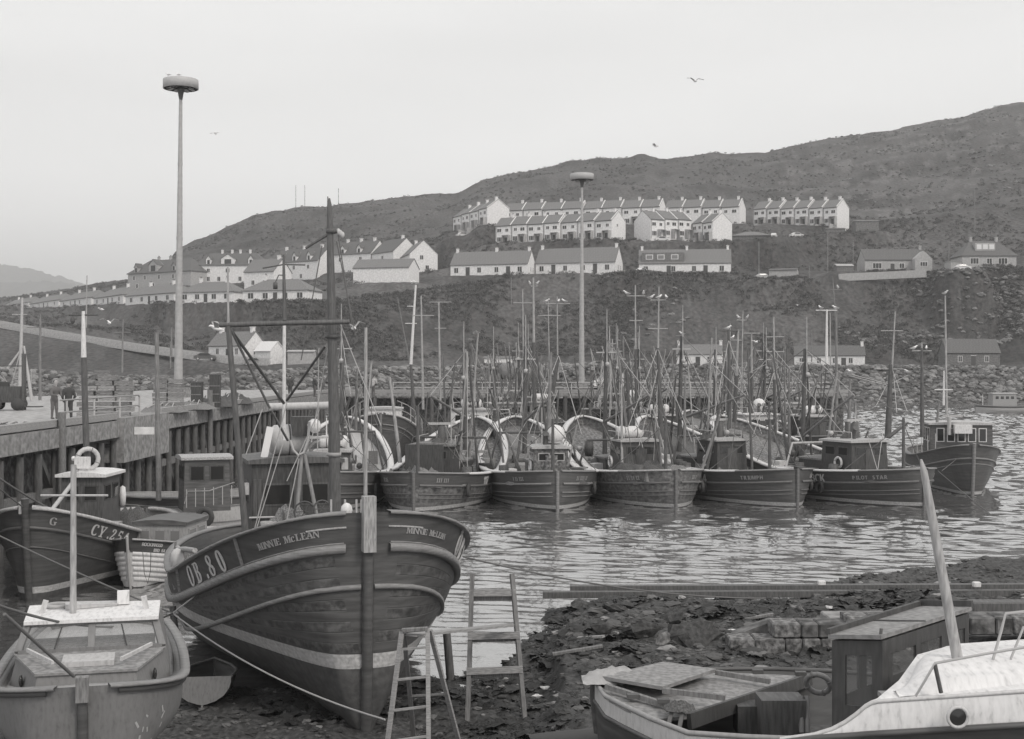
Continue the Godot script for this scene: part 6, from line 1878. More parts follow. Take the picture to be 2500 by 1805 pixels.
# ---------- other near boats ----------
func make_near_boats() -> void:
	# black boat at the pier, bow-on, lettered on her bow
	var L := 13.0
	var t := thing("fishing_boat", "black fishing boat bow-on beside the pier piles, white gunwale and life ring", "fishing boat", G(62, 0, 40) + Vector3(0, 0, -L), PI)
	var h := {"L": L, "B": 4.8, "tm": 0.45, "sh": [1.5, 1.15, 2.85], "sp": 1.35, "k": [-1.3, -1.0], "cs": 2.5, "ks": 0.1, "rb": 0.7, "bp": 2.0, "pf": 2.2, "qf": 0.5, "blw": 0.55, "band": [0.22, 0.42], "rails": [[0.58, 0.12], [1.15, 0.06]], "cap_w": 0.32, "cap_h": 0.13, "stem_r": 0.12, "stem_up": 0.3}
	hull(t, h, {"bottom": "antifoul", "band": "band_white", "top": "hull_black", "bul": "hull_black", "lining": "grey_paint", "deck": "deck_dark", "cap": "band_white", "rail": "hull_dark", "stem": "hull_black"})
	letters(t, h, "CY.254", -1.0, L - 1.75, 0.34, 0.36, "letter", 0.4)
	letters(t, h, "G", -1.0, L - 0.35, 0.34, 0.24, "letter_dim", 0.3)
	var at := func(u: float, v: float, d: float) -> Vector3: return inv(t, P(u, v, d))
	obj("stemhead", MB.new().box(at.call(56, 1240, 40), Vector3(0.2, 0.36, 0.2)), "pale_grey", t)
	var wc := at.call(222, 1285, 47.5) as Vector3
	wc.y = 0.9
	cabin(t, wc, 1.5, 2.2, 2.35, "house_brown", "white", {"faces": [["-z", 2], ["+x", 1], ["-x", 2]], "frame": "house_dark", "wy": 0.76, "wh": 0.24, "over": 0.35})
	life_ring(t, at.call(214, 1121, 47.3), Basis(Vector3.UP, 0.5), 0.36, "cream")
	obj("search_lamp", MB.new().box(at.call(201, 1130, 46.8), Vector3(0.48, 0.4, 0.3)), "white", t)
	obj("lamp_pedestal", MB.new().lathe([Vector2(0.2, 0), Vector2(0.12, 0.25), Vector2(0.14, 0.4)], at.call(201, 1153, 46.9), Basis(), 10), "white", t)
	obj("horn", MB.new().ball(at.call(179, 1120, 46.8), Vector3(0.08, 0.09, 0.12), 8), "white", t)
	spar(t, at.call(212, 1160, 47.5), at.call(204, 873, 47.5), 0.12, 0.11, "spar_dark")
	spar(t, at.call(204, 873, 47.5), at.call(203, 760, 47.5), 0.1, 0.06, "white", "topmast")
	obj("crossbar", MB.new().tube([at.call(168, 770, 47.5), at.call(238, 769, 47.5)], 0.03, 5), "iron", t)
	obj("hanging_lamp", MB.new().ball(at.call(177, 782, 47.5), Vector3(0.09, 0.14, 0.09), 8), "iron", t)
	spar(t, at.call(118, 1256, 42), at.call(178, 1178, 45), 0.07, 0.07, "pale_grey", "stay_strut")
	net_lump(t, at.call(318, 1305, 50) as Vector3, 1.1, 1.1, "net")
	obj("fish_tub", MB.new().box(at.call(272, 1283, 46), Vector3(0.6, 0.25, 0.5)), "crate_b", t)
	obj("rope_coil", MB.new().ring(at.call(152, 1262, 42.3), Basis(Vector3.RIGHT, 1.4), 0.14, 0.05, 10), "white", t)
	obj("ring_buoy", MB.new().lathe([Vector2(0.001, -0.4), Vector2(0.1, -0.34), Vector2(0.13, 0), Vector2(0.1, 0.3), Vector2(0.001, 0.36)], at.call(299, 1210, 48.5), Basis(), 8), "white", t)
	# white clinker boat
	var L2 := 7.0
	var r := thing("clinker_boat", "small white clinker boat with grey cabin, between black boat and beached boat", "boat", G(349, 0, 42.4) + Vector3(0.2, 0, -L2), PI - 0.1)
	var h2 := {"L": L2, "B": 2.7, "tm": 0.45, "sh": [1.2, 1.1, 1.6], "k": [-0.5, -0.4], "cs": 0.0, "ks": 0.0, "rb": 0.5, "bp": 2.0, "tr": 0.7, "pa": 2.0, "qa": 1.0, "pf": 2.2, "qf": 0.5, "blw": 0.42, "band": [0.03, 0.06], "rails": [], "cap_w": 0.12, "cap_h": 0.06, "stem_r": 0.05, "flare": 0.5}
	hull(r, h2, {"bottom": "antifoul", "band": "white", "top": "white", "bul": "hull_black", "lining": "cream", "deck": "deck_grey", "cap": "rail_pale", "rail": "cream", "stem": "pale_grey"})
	for k in 6:
		for sd in [-1.0, 1.0]:
			obj("strake", rail(h2, sd, 0.45 + k * 0.16, 0.05, L2 - 0.06, 0.05, 0.15, 0.022 + 0.004 * (k % 2)), "white", r)
	letters(r, h2, "ROCKINWOOD", -1.0, L2 - 0.2, 0.14, 0.11, "letter", 0.085, false)
	letters(r, h2, "BRD 64", -1.0, L2 - 0.55, 0.31, 0.11, "letter", 0.085, false)
	var rc := inv(r, P(418, 1330, 45.2))
	rc.y = 0.9
	cabin(r, rc, 1.85, 2.2, 0.95, "grey_paint", "hull_dark", {"faces": [["-z", 3], ["+x", 2], ["-x", 2]], "frame": "grey_paint", "wy": 0.6, "wh": 0.5, "over": 0.15, "glass": "glass_pale"})
	obj("foredeck_boat", MB.new().ball(inv(r, P(340, 1336, 43.2)), Vector3(0.35, 0.07, 0.3), 10), "pale_grey", r)
	obj("mooring_loop", MB.new().tube([inv(r, P(348, 1345, 42.2)), inv(r, P(352, 1400, 42.2)), inv(r, P(360, 1425, 42.2)), inv(r, P(367, 1395, 42.2)), inv(r, P(368, 1345, 42.2))], 0.012, 5), "rope_dark", r)
	# boat with the broad pale stripe, lying across behind
	var L3 := 8.4
	var b := thing("stripe_boat", "dark boat with broad pale stripe and grey wheelhouse, against the pier piles", "boat", G(285, 0, 54.5), -1.2)
	var h3 := {"L": L3, "B": 2.9, "tm": 0.45, "sh": [1.9, 1.75, 2.2], "k": [-0.8, -0.8], "cs": 1.6, "ks": 0.1, "rb": 0.9, "qf": 0.6, "blw": 0.35, "band": [0.1, 0.2], "rails": [[0.35, 0.08], [1.0, 0.06]], "cap_w": 0.2}
	hull(b, h3, {"bottom": "antifoul", "band": "band_white", "top": "cream", "bul": "hull_dark", "lining": "grey_paint", "deck": "deck_dark", "cap": "rail_wood", "rail": "rail_wood"})
	var bc := inv(b, P(498, 1215, 52.5))
	bc.y = 1.5
	cabin(b, bc, 1.7, 1.8, 2.0, "hull_mid", "rail_pale", {"faces": [["-z", 2], ["+z", 2], ["+x", 2], ["-x", 2]], "frame": "house_dark", "wy": 0.74, "wh": 0.3})
	spar(b, inv(b, P(387, 1222, 53)), inv(b, P(382, 812, 53)), 0.11, 0.08, "spar_mid")
	obj("tyre_fender", MB.new().ring(inv(b, P(500, 1262, 50.6)), Basis(Vector3.UP, 1.0), 0.28, 0.11, 12), "rubber", b)
	for k in 6:
		var p := inv(b, P(455 + k * 22, 1240 - k * 2, 51.0))
		obj("stanchion", MB.new().tube([p, p + Vector3(0, 0.7, 0)], 0.018, 5), "iron_pale", b)
	obj("guard_rail", MB.new().tube([inv(b, P(450, 1230, 51)), inv(b, P(458, 1200, 51)), inv(b, P(510, 1199, 51)), inv(b, P(572, 1178, 51))], 0.022, 5), "rail_pale", b)
	# the grey cabin boat in the bottom left corner
	grey_boat()
	# the dinghy by the beaching leg
	var dg := thing("dinghy", "small grey dinghy seen from its heart-shaped transom, under the beached boat's side", "dinghy", G(493, 0.1, 27.2), 0.12)
	dg.rotation.x = -0.12
	var prof := [[-0.58, 0.62], [-0.575, 0.5], [-0.54, 0.38], [-0.44, 0.24], [-0.28, 0.13], [-0.1, 0.07], [0.0, 0.05], [0.1, 0.07], [0.28, 0.13], [0.44, 0.24], [0.54, 0.38], [0.575, 0.5], [0.58, 0.62]]
	var drows := []
	for q in [[0.0, 1.0, 0.0], [-0.6, 1.06, 0.0], [-1.2, 1.0, 0.02], [-1.8, 0.72, 0.06], [-2.2, 0.36, 0.12], [-2.4, 0.03, 0.16]]:
		var row := PackedVector3Array()
		for p in prof:
			row.append(Vector3(p[0] * q[1], p[1] + q[2], q[0]))
		drows.append(row)
	obj("shell", MB.new().grid(drows), "hull_black", dg)
	var tp := []
	for p in prof:
		tp.append(Vector3(p[0], p[1], 0.03))
	obj("transom", MB.new().prism(tp, Vector3(0, 0, -0.05)), "hull_grey", dg)
	obj("gunwale", MB.new().tube([Vector3(-0.58, 0.62, 0.0), Vector3(-0.61, 0.62, -0.6), Vector3(-0.58, 0.64, -1.2), Vector3(-0.42, 0.68, -1.8), Vector3(0, 0.78, -2.4), Vector3(0.42, 0.68, -1.8), Vector3(0.58, 0.64, -1.2), Vector3(0.61, 0.62, -0.6), Vector3(0.58, 0.62, 0.0)], 0.03, 6), "hull_dark", dg)
	obj("thwart", MB.new().box(Vector3(0, 0.48, -0.9), Vector3(1.1, 0.03, 0.2)), "timber", dg)
	obj("skeg", MB.new().prism([Vector3(-0.02, 0.12, 0.02), Vector3(-0.02, -0.1, 0.02), Vector3(-0.02, 0.03, -0.6), Vector3(-0.02, 0.1, -0.8)], Vector3(0.04, 0, 0)), "hull_grey", dg)
	dark_boat()
	white_boat()

func grey_boat() -> void:
	var L := 6.6
	var d0 := 17.2
	var t := thing("cabin_boat", "grey open-bowed cabin boat with scarred paint, bottom left corner", "boat", G(201, 1.55, d0) - Basis(Vector3.UP, PI + 0.26) * Vector3(0, 0, -L), PI + 0.26)
	var h := {"L": L, "B": 2.62, "tm": 0.5, "sh": [0.98, 0.95, 1.36], "sp": 1.7, "k": [0.1, 0.0], "cs": 0.0, "ks": 0.0, "rb": 0.25, "bp": 2.0, "tr": 0.8, "pa": 2.0, "qa": 1.0, "pf": 3.4, "qf": 0.36, "fb": 0.75, "flare": 0.16, "bilge": 5.0, "blw": 0.1, "band": [0.2, 0.24], "rails": [[0.06, 0.1], [0.02, 0.05]], "cap_w": 0.14, "cap_h": 0.05, "stem_r": 0.07, "stem_up": 0.1}
	hull(t, h, {"bottom": "antifoul", "band": "hull_grey", "top": "hull_grey", "bul": "hull_grey", "lining": "grey_paint", "deck": "grey_paint", "cap": "rail_wood", "rail": "hull_mid", "stem": "hull_mid"})
	obj("stemhead", MB.new().box(Vector3(0, 1.34, -L - 0.06), Vector3(0.16, 0.32, 0.16)), "timber", t)
	var at := func(u: float, v: float, d: float) -> Vector3: return inv(t, P(u, v, d))
	# trunk cabin: a front wall, two splayed sides, a top, then the windscreen and roof
	var y0 := 0.92
	var P0 := [Vector3(-1.12, y0, -4.3), Vector3(-0.72, y0, -5.6), Vector3(0.72, y0, -5.6), Vector3(1.12, y0, -4.3)]
	var P1 := [Vector3(-1.02, y0 + 0.4, -4.3), Vector3(-0.64, y0 + 0.36, -5.5), Vector3(0.64, y0 + 0.36, -5.5), Vector3(1.02, y0 + 0.4, -4.3)]
	for k in 3:
		obj("trunk_side" if k != 1 else "trunk_front", MB.new().prism([P0[k], P0[k + 1], P1[k + 1], P1[k]], Vector3(0, 0, 0.03)), "hull_grey", t)
	obj("trunk_top", MB.new().prism([P1[0] + Vector3(-0.04, 0.01, 0), P1[1] + Vector3(-0.03, 0.01, -0.04), P1[2] + Vector3(0.03, 0.01, -0.04), P1[3] + Vector3(0.04, 0.01, 0)], Vector3(0, 0.035, 0)), "board_grey", t)
	obj("hatch", MB.new().box(Vector3(0, y0 + 0.45, -5.0), Vector3(0.7, 0.07, 0.55)), "pale_grey", t)
	for s in [-1, 1]:
		obj("handrail", MB.new().bar(Vector3(s * 0.45, y0 + 0.52, -5.4), Vector3(s * 0.85, y0 + 0.55, -4.6), 0.035, 0.05), "cream", t)
		obj("porthole", MB.new().ball(Vector3(s * 0.9, y0 + 0.2, -5.0), Vector3(0.03, 0.09, 0.06), 8), "glass", t)
		obj("trunk_wall", MB.new().prism([Vector3(s * 1.12, y0, -4.3), Vector3(s * 1.12, y0, -2.75), Vector3(s * 1.0, y0 + 0.76, -2.75), Vector3(s * 0.92, y0 + 0.76, -3.95), Vector3(s * 1.02, y0 + 0.4, -4.3)], Vector3(-s * 0.03, 0, 0)), "hull_grey", t)
	# windscreen
	var W0 := [Vector3(-1.0, y0 + 0.46, -4.32), Vector3(1.0, y0 + 0.46, -4.32)]
	var W1 := [Vector3(-0.9, y0 + 0.78, -3.95), Vector3(0.9, y0 + 0.78, -3.95)]
	var fr := MB.new()
	fr.bar(W0[0], W0[1], 0.05, 0.07); fr.bar(W1[0], W1[1], 0.05, 0.06)
	fr.bar(W0[0], W1[0], 0.1, 0.06); fr.bar(W0[1], W1[1], 0.1, 0.06)
	fr.bar((W0[0] + W0[1]) / 2, (W1[0] + W1[1]) / 2, 0.1, 0.06)
	var ws := obj("windscreen_frame", fr, "hull_grey", t)
	for s in [-1, 1]:
		var a := Vector3(s * 0.05, y0 + 0.48, -4.3)
		var b := Vector3(s * 0.97, y0 + 0.48, -4.3)
		var c := Vector3(s * 0.87, y0 + 0.76, -3.97)
		var e := Vector3(s * 0.05, y0 + 0.76, -3.97)
		var gl := obj("windscreen_pane", MB.new().quad(a, b, c, e), "pane_clear", ws)
		obj("wiper", MB.new().tube([Vector3(s * 0.5, y0 + 0.5, -4.36), Vector3(s * 0.42, y0 + 0.75, -4.02)], 0.01, 4), "rubber", ws)
		gl.set_meta("label", "glass windscreen pane")
	obj("dash_board", MB.new().box(Vector3(0, y0 + 0.42, -3.7), Vector3(1.8, 0.05, 0.9)), "board_grey", t)
	obj("cabin_roof", MB.new().prism([Vector3(-0.95, y0 + 0.8, -4.05), Vector3(0.95, y0 + 0.8, -4.05), Vector3(0.98, y0 + 0.82, -2.75), Vector3(-0.98, y0 + 0.82, -2.75)], Vector3(0, 0.05, 0)), "white", t)
	# roof clutter
	obj("plank_trough", MB.new().prism([Vector3(-0.32, y0 + 0.87, -3.1), Vector3(0.42, y0 + 0.87, -3.3), Vector3(0.42, y0 + 0.95, -3.3), Vector3(-0.35, y0 + 0.9, -3.1)], Vector3(0.02, 0, 0.3)), "pale_grey", t)
	obj("oil_tin", MB.new().box(Vector3(-0.42, y0 + 0.98, -3.0), Vector3(0.18, 0.2, 0.14)), "white", t)
	obj("cleat", MB.new().box(Vector3(-0.75, y0 + 0.95, -3.4), Vector3(0.08, 0.2, 0.08), Basis(Vector3.BACK, -0.2)), "cream", t)
	obj("cleat", MB.new().box(Vector3(0.72, y0 + 0.95, -3.4), Vector3(0.08, 0.2, 0.08), Basis(Vector3.BACK, 0.3)), "cream", t)
	obj("rope_coil", MB.new().ring(Vector3(0.55, y0 + 0.9, -3.0), Basis(Vector3.RIGHT, PI / 2), 0.16, 0.03, 12), "rope_pale", t)
	var md := d0 + 2.9
	spar(t, at.call(178, 1512, md), at.call(179, 1135, md), 0.05, 0.042, "spar_pale")
	obj("mast_step", MB.new().box(at.call(178, 1508, md), Vector3(0.16, 0.12, 0.16)), "white", t)
	obj("crossbar", MB.new().tube([at.call(99, 1210, md), at.call(263, 1210, md)], 0.018, 6), "pale_grey", t)
	# flaked paint on the bow
	rng.seed = 5
	for k in 16:
		var s := L - rng.randf_range(0.06, 0.7)
		var y := sheer(h, s) - rng.randf_range(0.35, 0.95)
		var p := at_y(h, s, y, -1.0)
		var z := out_n(h, s, y, -1.0)
		var x := Vector3.UP.cross(z).normalized()
		var a := rng.randf_range(-1, 1)
		obj("paint_flake", MB.new().box(p + z * 0.004, Vector3(rng.randf_range(0.015, 0.035), rng.randf_range(0.04, 0.11), 0.004), Basis(x, z.cross(x), z) * Basis(Vector3.BACK, a)), "pale_grey", t)

func dark_boat() -> void:
	# open workboat lying on the slip: outline given by points on its gunwale, deck and wheelhouse
	var o := Y(1700, 1780, 1.6)
	o.y = 1.3
	var t := thing("workboat", "open workboat with pale foredeck, dark hull and dark wheelhouse, hauled out at right", "boat", o)
	var at := func(u: float, v: float, d: float) -> Vector3: return inv(t, P(u, v, d))
	var near := [[1452, 1664, 19.2], [1478, 1700, 18.6], [1520, 1722, 18.1], [1590, 1755, 17.4], [1680, 1790, 16.7], [1830, 1800, 16.5], [2000, 1806, 16.4], [2250, 1810, 16.4], [2460, 1800, 17.0]]
	var far := [[1452, 1664, 19.2], [1470, 1648, 19.6], [1530, 1641, 19.9], [1640, 1636, 20.2], [1780, 1634, 20.4], [1900, 1634, 20.4], [2050, 1640, 20.2], [2250, 1660, 19.6], [2460, 1700, 18.6]]
	var N := []
	var F := []
	for q in near: N.append(at.call(q[0], q[1], q[2]))
	for q in far: F.append(at.call(q[0], q[1], q[2]))
	var upper := []
	var lower := []
	var fsid := []
	for k in N.size():
		var c: Vector3 = (N[k] + F[k]) / 2
		var n: Vector3 = N[k]
		var dn := Vector3(0, -0.26, 0)
		upper.append(PackedVector3Array([n, n + dn * 0.5 + (n - c) * 0.01, n + dn]))
		var kb := Vector3(c.x + (0.12 if k == 0 else 0.0), -0.55, c.z)
		lower.append(PackedVector3Array([n + dn, (n + dn).lerp(kb, 0.3) + (n - c) * 0.12, (n + dn).lerp(kb, 0.65) + (n - c) * 0.12, kb]))
		var f: Vector3 = F[k]
		fsid.append(PackedVector3Array([f, f.lerp(kb, 0.35) + (f - c) * 0.1, f.lerp(kb, 0.7) + (f - c) * 0.12, kb]))
	obj("sheer_strake", MB.new().grid(upper), "cream", t)
	obj("topside", MB.new().grid(lower), "hull_black", t)
	obj("far_topside", MB.new().grid(fsid), "hull_black", t)
	obj("gunwale", MB.new().tube(N, 0.035, 6), "grey_paint", t)
	obj("gunwale", MB.new().tube(F, 0.035, 6), "hull_dark", t)
	var sr := []
	for k in N.size():
		sr.append(N[k] + Vector3(0, -0.28, 0) + (N[k] - F[k]).normalized() * 0.03)
	obj("rubbing_strake", MB.new().tube(sr, 0.03, 6), "hull_dark", t)
	# foredeck with cover boards
	var dk := []
	for q in [[1462, 1668, 19.1], [1486, 1702, 18.5], [1525, 1724, 18.0], [1592, 1752, 17.5], [1676, 1744, 17.75], [1972, 1646, 20.1], [1780, 1638, 20.3], [1640, 1640, 20.1], [1535, 1645, 19.8], [1475, 1652, 19.5]]:
		dk.append(at.call(q[0], q[1], q[2]) + Vector3(0, -0.03, 0))
	obj("foredeck", MB.new().prism(dk, Vector3(0, -0.04, 0)), "board_grey", t)
	var cov := []
	for q in [[1468, 1658, 19.0], [1618, 1684, 18.4], [1748, 1640, 19.7], [1620, 1622, 20.3]]:
		cov.append(at.call(q[0], q[1], q[2]) + Vector3(0, -0.01, 0))
	obj("deck_cover", MB.new().prism(cov, Vector3(0, 0.05, 0)), "board_grey", t)
	for q in [[1618, 1686, 18.4, 1770, 1704, 18.1], [1748, 1642, 19.7, 1880, 1664, 19.3], [1480, 1676, 18.7, 1676, 1738, 17.8]]:
		obj("deck_batten", MB.new().bar(at.call(q[0], q[1], q[2]), at.call(q[3], q[4], q[5]), 0.07, 0.07), "timber", t)
	for q in [[1545, 1700, 18.3], [1620, 1712, 18.0], [1850, 1640, 19.9], [1955, 1645, 20.0]]:
		obj("cleat", MB.new().box(at.call(q[0], q[1], q[2]), Vector3(0.16, 0.06, 0.1)), "hull_black", t)
	obj("coaming", MB.new().prism([at.call(1676, 1742, 17.75), at.call(1972, 1644, 20.1), at.call(1976, 1672, 20.1), at.call(1680, 1780, 17.75)], Vector3(0.05, 0, 0.03)), "house_dark", t)
	net_lump(t, at.call(1472, 1660, 19.2), 0.3, 0.16, "tarp")
	net_lump(t, at.call(1510, 1652, 19.5), 0.34, 0.14, "tarp")
	# cockpit floor, lockers and posts
	var fl := []
	for q in [[1700, 1790, 17.2], [2200, 1800, 17.0], [2200, 1680, 19.6], [1960, 1672, 20.0]]:
		var p: Vector3 = at.call(q[0], q[1], q[2])
		fl.append(Vector3(p.x, 0.45, p.z))
	obj("cockpit_floor", MB.new().prism(fl, Vector3(0, -0.05, 0)), "deck_dark", t)
	obj("engine_box", MB.new().box(at.call(1905, 1745, 18.3), Vector3(0.6, 0.5, 0.5)), "house_brown", t)
	obj("locker", MB.new().box(at.call(1840, 1752, 18.6), Vector3(0.5, 0.4, 0.4)), "house_dark", t)
	for u in [1958, 1972]:
		obj("pump_pipe", MB.new().tube([at.call(u, 1790, 18.0), at.call(u - 2, 1700, 18.2)], 0.04, 6), "spar_mid", t)
	life_ring(t, at.call(1998, 1670, 19.0), Basis(Vector3.UP, -0.4) * Basis(Vector3.RIGHT, 0.5), 0.17, "hull_grey")
	# wheelhouse: four corners of roof and foot
	var R := [at.call(2022, 1560, 16.1), at.call(2152, 1562, 15.5), at.call(2374, 1491, 17.6), at.call(2247, 1488, 18.2)]
	var dwn := Vector3(0, -1.25, 0)
	var mid: Vector3 = (R[0] + R[1] + R[2] + R[3]) / 4
	var wr := []
	for p in R:
		wr.append(mid + (p - mid) * 0.95 + Vector3(0, -0.03, 0))
	var faces := [[0, 1], [1, 2], [2, 3], [3, 0]]
	for f in faces:
		var a: Vector3 = wr[f[0]]
		var b: Vector3 = wr[f[1]]
		var inn := (mid - (a + b) / 2)
		inn.y = 0
		inn = inn.normalized() * 0.04
		# a wall in pieces round its windows
		var side: bool = f[0] in [1, 3]
		var cuts := [0.0, 0.27, 0.8, 1.0] if not side else [0.0, 0.07, 0.36, 0.42, 0.66, 0.74, 0.95, 1.0]
		var top := 0.14
		var low := 0.62 if not side else 0.56
		for k in cuts.size() - 1:
			var p0 := a.lerp(b, cuts[k])
			var p1 := a.lerp(b, cuts[k + 1])
			var open := k % 2 == 1
			if open:
				obj("wheelhouse_panel", MB.new().prism([p0, p1, p1 + dwn * top, p0 + dwn * top], inn), "house_dark", t)
				obj("wheelhouse_panel", MB.new().prism([p0 + dwn * low, p1 + dwn * low, p1 + dwn, p0 + dwn], inn), "house_dark", t)
				var e := (p1 - p0) * 0.05
				obj("window_pane", MB.new().quad(p0 + dwn * top + inn * 0.5, p1 + dwn * top + inn * 0.5, p1 + dwn * low + inn * 0.5, p0 + dwn * low + inn * 0.5), "pane_clear", t)
			else:
				obj("wheelhouse_panel", MB.new().prism([p0, p1, p1 + dwn, p0 + dwn], inn), "house_dark", t)
	obj("wheelhouse_roof", MB.new().prism([R[0], R[1], R[2], R[3]], Vector3(0, 0.05, 0)), "board_grey", t)
	obj("roof_edge", MB.new().bar(R[0] + Vector3(0, 0.08, 0), R[3] + Vector3(0, 0.08, 0), 0.05, 0.08), "house_dark", t)
	obj("roof_edge", MB.new().bar(R[3] + Vector3(0, 0.08, 0), R[2] + Vector3(0, 0.08, 0), 0.05, 0.1), "house_dark", t)
	obj("roof_seam", MB.new().bar(R[0].lerp(R[3], 0.45) + Vector3(0, 0.055, 0), R[1].lerp(R[2], 0.45) + Vector3(0, 0.055, 0), 0.03, 0.02), "spar_dark", t)
	obj("roof_cleat", MB.new().tube([at.call(2150, 1556, 15.6), at.call(2152, 1535, 15.6)], 0.02, 6), "iron", t)
	# bow lashings and keel band
	for q in [[1640, 1738, 17.5, 1626, 1800, 17.2], [1668, 1735, 17.5, 1654, 1800, 17.2]]:
		obj("lashing", MB.new().bar(at.call(q[0], q[1], q[2]), at.call(q[3], q[4], q[5]), 0.05, 0.03), "rope_dark", t)
	net_lump(t, at.call(1660, 1730, 17.6), 0.2, 0.1, "net")
	obj("stem", MB.new().tube([at.call(1452, 1652, 19.25), at.call(1450, 1700, 19.3), at.call(1460, 1790, 19.3)], 0.06, 6), "hull_black", t)

func white_boat() -> void:
	# raised-deck boat, her side towards us and her bow to the left, cut by the frame
	var o := G(2330, 2.4, 13.4)
	var t := thing("raised_deck_boat", "white raised-deck boat with round porthole and pale bare mast, bottom right corner", "boat", o)
	var at := func(u: float, v: float, d: float) -> Vector3: return inv(t, P(u, v, d))
	var d := 13.4
	# side panel: top edge (deck) and lower edge (dark strake)
	var top := [[1905, 1806], [1988, 1795], [2030, 1782], [2062, 1765], [2090, 1745], [2112, 1726], [2128, 1717], [2145, 1713], [2250, 1706], [2380, 1697], [2520, 1687], [2700, 1675], [2900, 1668]]
	var low := [[1905, 1812], [1988, 1801], [2030, 1798], [2062, 1796], [2090, 1794], [2112, 1792], [2128, 1791], [2145, 1790], [2250, 1784], [2380, 1776], [2520, 1768], [2700, 1760], [2900, 1755]]
	var rows := []
	var rows2 := []
	var strake := []
	var back := []
	var wide := 2.3
	for k in top.size():
		var x: float = (top[k][0] - 1905) / 995.0
		var out := 0.42 * pow(1.0 - x, 2.0)
		var dd := d + out
		var a: Vector3 = at.call(top[k][0], top[k][1], dd)
		var b: Vector3 = at.call(low[k][0], low[k][1], dd - 0.02)
		rows.append(PackedVector3Array([a, a.lerp(b, 0.5) + Vector3(0, 0, 0.02), b]))
		strake.append(b + Vector3(0, 0, 0.03))
		rows2.append(PackedVector3Array([b, b + Vector3(0, -0.4, -0.1), b + Vector3(0, -0.75, -0.45), b + Vector3(0, -0.95, -1.1)]))
		back.append(a + Vector3(0, 0, -maxf(0.04, wide * smoothstep(2100.0, 2480.0, top[k][0]))))
	obj("raised_topside", MB.new().grid(rows), "white", t)
	obj("lower_topside", MB.new().grid(rows2), "hull_black", t)
	obj("rubbing_strake", MB.new().tube(strake, 0.035, 6), "hull_black", t)
	var dk := []
	var caps := []
	for k in range(0, top.size()):
		var a: Vector3 = rows[k][0]
		caps.append(a)
		dk.append(PackedVector3Array([a, a.lerp(back[k], 0.5) + Vector3(0, 0.02, 0), back[k]]))
	obj("deck", MB.new().grid(dk), "white", t)
	obj("toe_rail", MB.new().tube(caps, 0.022, 6), "cream", t)
	var far := []
	for k in top.size():
		far.append(PackedVector3Array([back[k], back[k] + Vector3(0, -0.9, 0.1)]))
	obj("far_topside", MB.new().grid(far), "white", t)
	# rounded cabin top
	var cr := []
	for q in [[2196, 1702, 1702], [2215, 1700, 1682], [2245, 1698, 1655], [2279, 1696, 1634], [2310, 1694, 1622], [2337, 1693, 1617], [2420, 1690, 1614], [2520, 1686, 1612], [2700, 1680, 1610], [2900, 1676, 1610]]:
		var c0: Vector3 = at.call(q[0], q[1], d + 0.28)
		var c1: Vector3 = at.call(q[0], q[2], d + 0.9)
		var yy := maxf(c1.y, c0.y + 0.01)
		var wz := 0.25 + 1.6 * smoothstep(2190.0, 2420.0, q[0])
		cr.append(PackedVector3Array([c0, Vector3(c0.x, lerpf(c0.y, yy, 0.75), c0.z - 0.07 * wz), Vector3(c0.x, yy, c0.z - 0.28 * wz), Vector3(c0.x, yy + 0.02, c0.z - 0.5 * wz), Vector3(c0.x, yy, c0.z - 0.75 * wz), Vector3(c0.x, c0.y, c0.z - wz)]))
	obj("coachroof", MB.new().grid(cr), "white", t)
	# porthole
	var pc: Vector3 = at.call(2334, 1748, d)
	pc += Vector3(0, 0, 0.06)
	obj("porthole_rim", MB.new().ring(pc, Basis(), 0.1, 0.018, 20), "cream", t)
	obj("porthole_glass", MB.new().lathe([Vector2(0.1, 0.0), Vector2(0.001, 0.005)], pc + Vector3(0, 0, 0.0), Basis(Vector3.RIGHT, PI / 2), 18), "glass", t)
	# bare mast
	obj("mast", MB.new().tube([at.call(2342, 1632, d + 1.0), at.call(2315, 1480, d + 1.0), at.call(2279, 1280, d + 1.0), at.call(2256, 1150, d + 1.0), at.call(2249, 1122, d + 1.0)], [0.06, 0.057, 0.05, 0.038, 0.012], 12), "stem_wood", t)
	obj("stanchion", MB.new().tube([at.call(2298, 1692, d + 0.15), at.call(2283, 1624, d + 0.15)], 0.022, 7), "hull_black", t)
	obj("guard_rope", MB.new().tube([at.call(2520, 1578, d + 0.2), at.call(2400, 1598, d + 0.2), at.call(2283, 1620, d + 0.15), at.call(2260, 1660, d + 0.15), at.call(2236, 1700, d + 0.2)], 0.014, 6), "rope_pale", t)
	obj("guard_rope", MB.new().tube([at.call(2425, 1610, d + 0.9), at.call(2445, 1540, d + 0.9), at.call(2456, 1498, d + 0.9), at.call(2520, 1492, d + 0.9)], 0.016, 6), "rope_pale", t)
	obj("guard_rope", MB.new().tube([at.call(2468, 1610, d + 0.9), at.call(2500, 1530, d + 0.9)], 0.013, 6), "rope_pale", t)
	obj("fore_hatch", MB.new().box(at.call(2190, 1701, d + 0.5), Vector3(0.32, 0.05, 0.3)), "rail_wood", t)

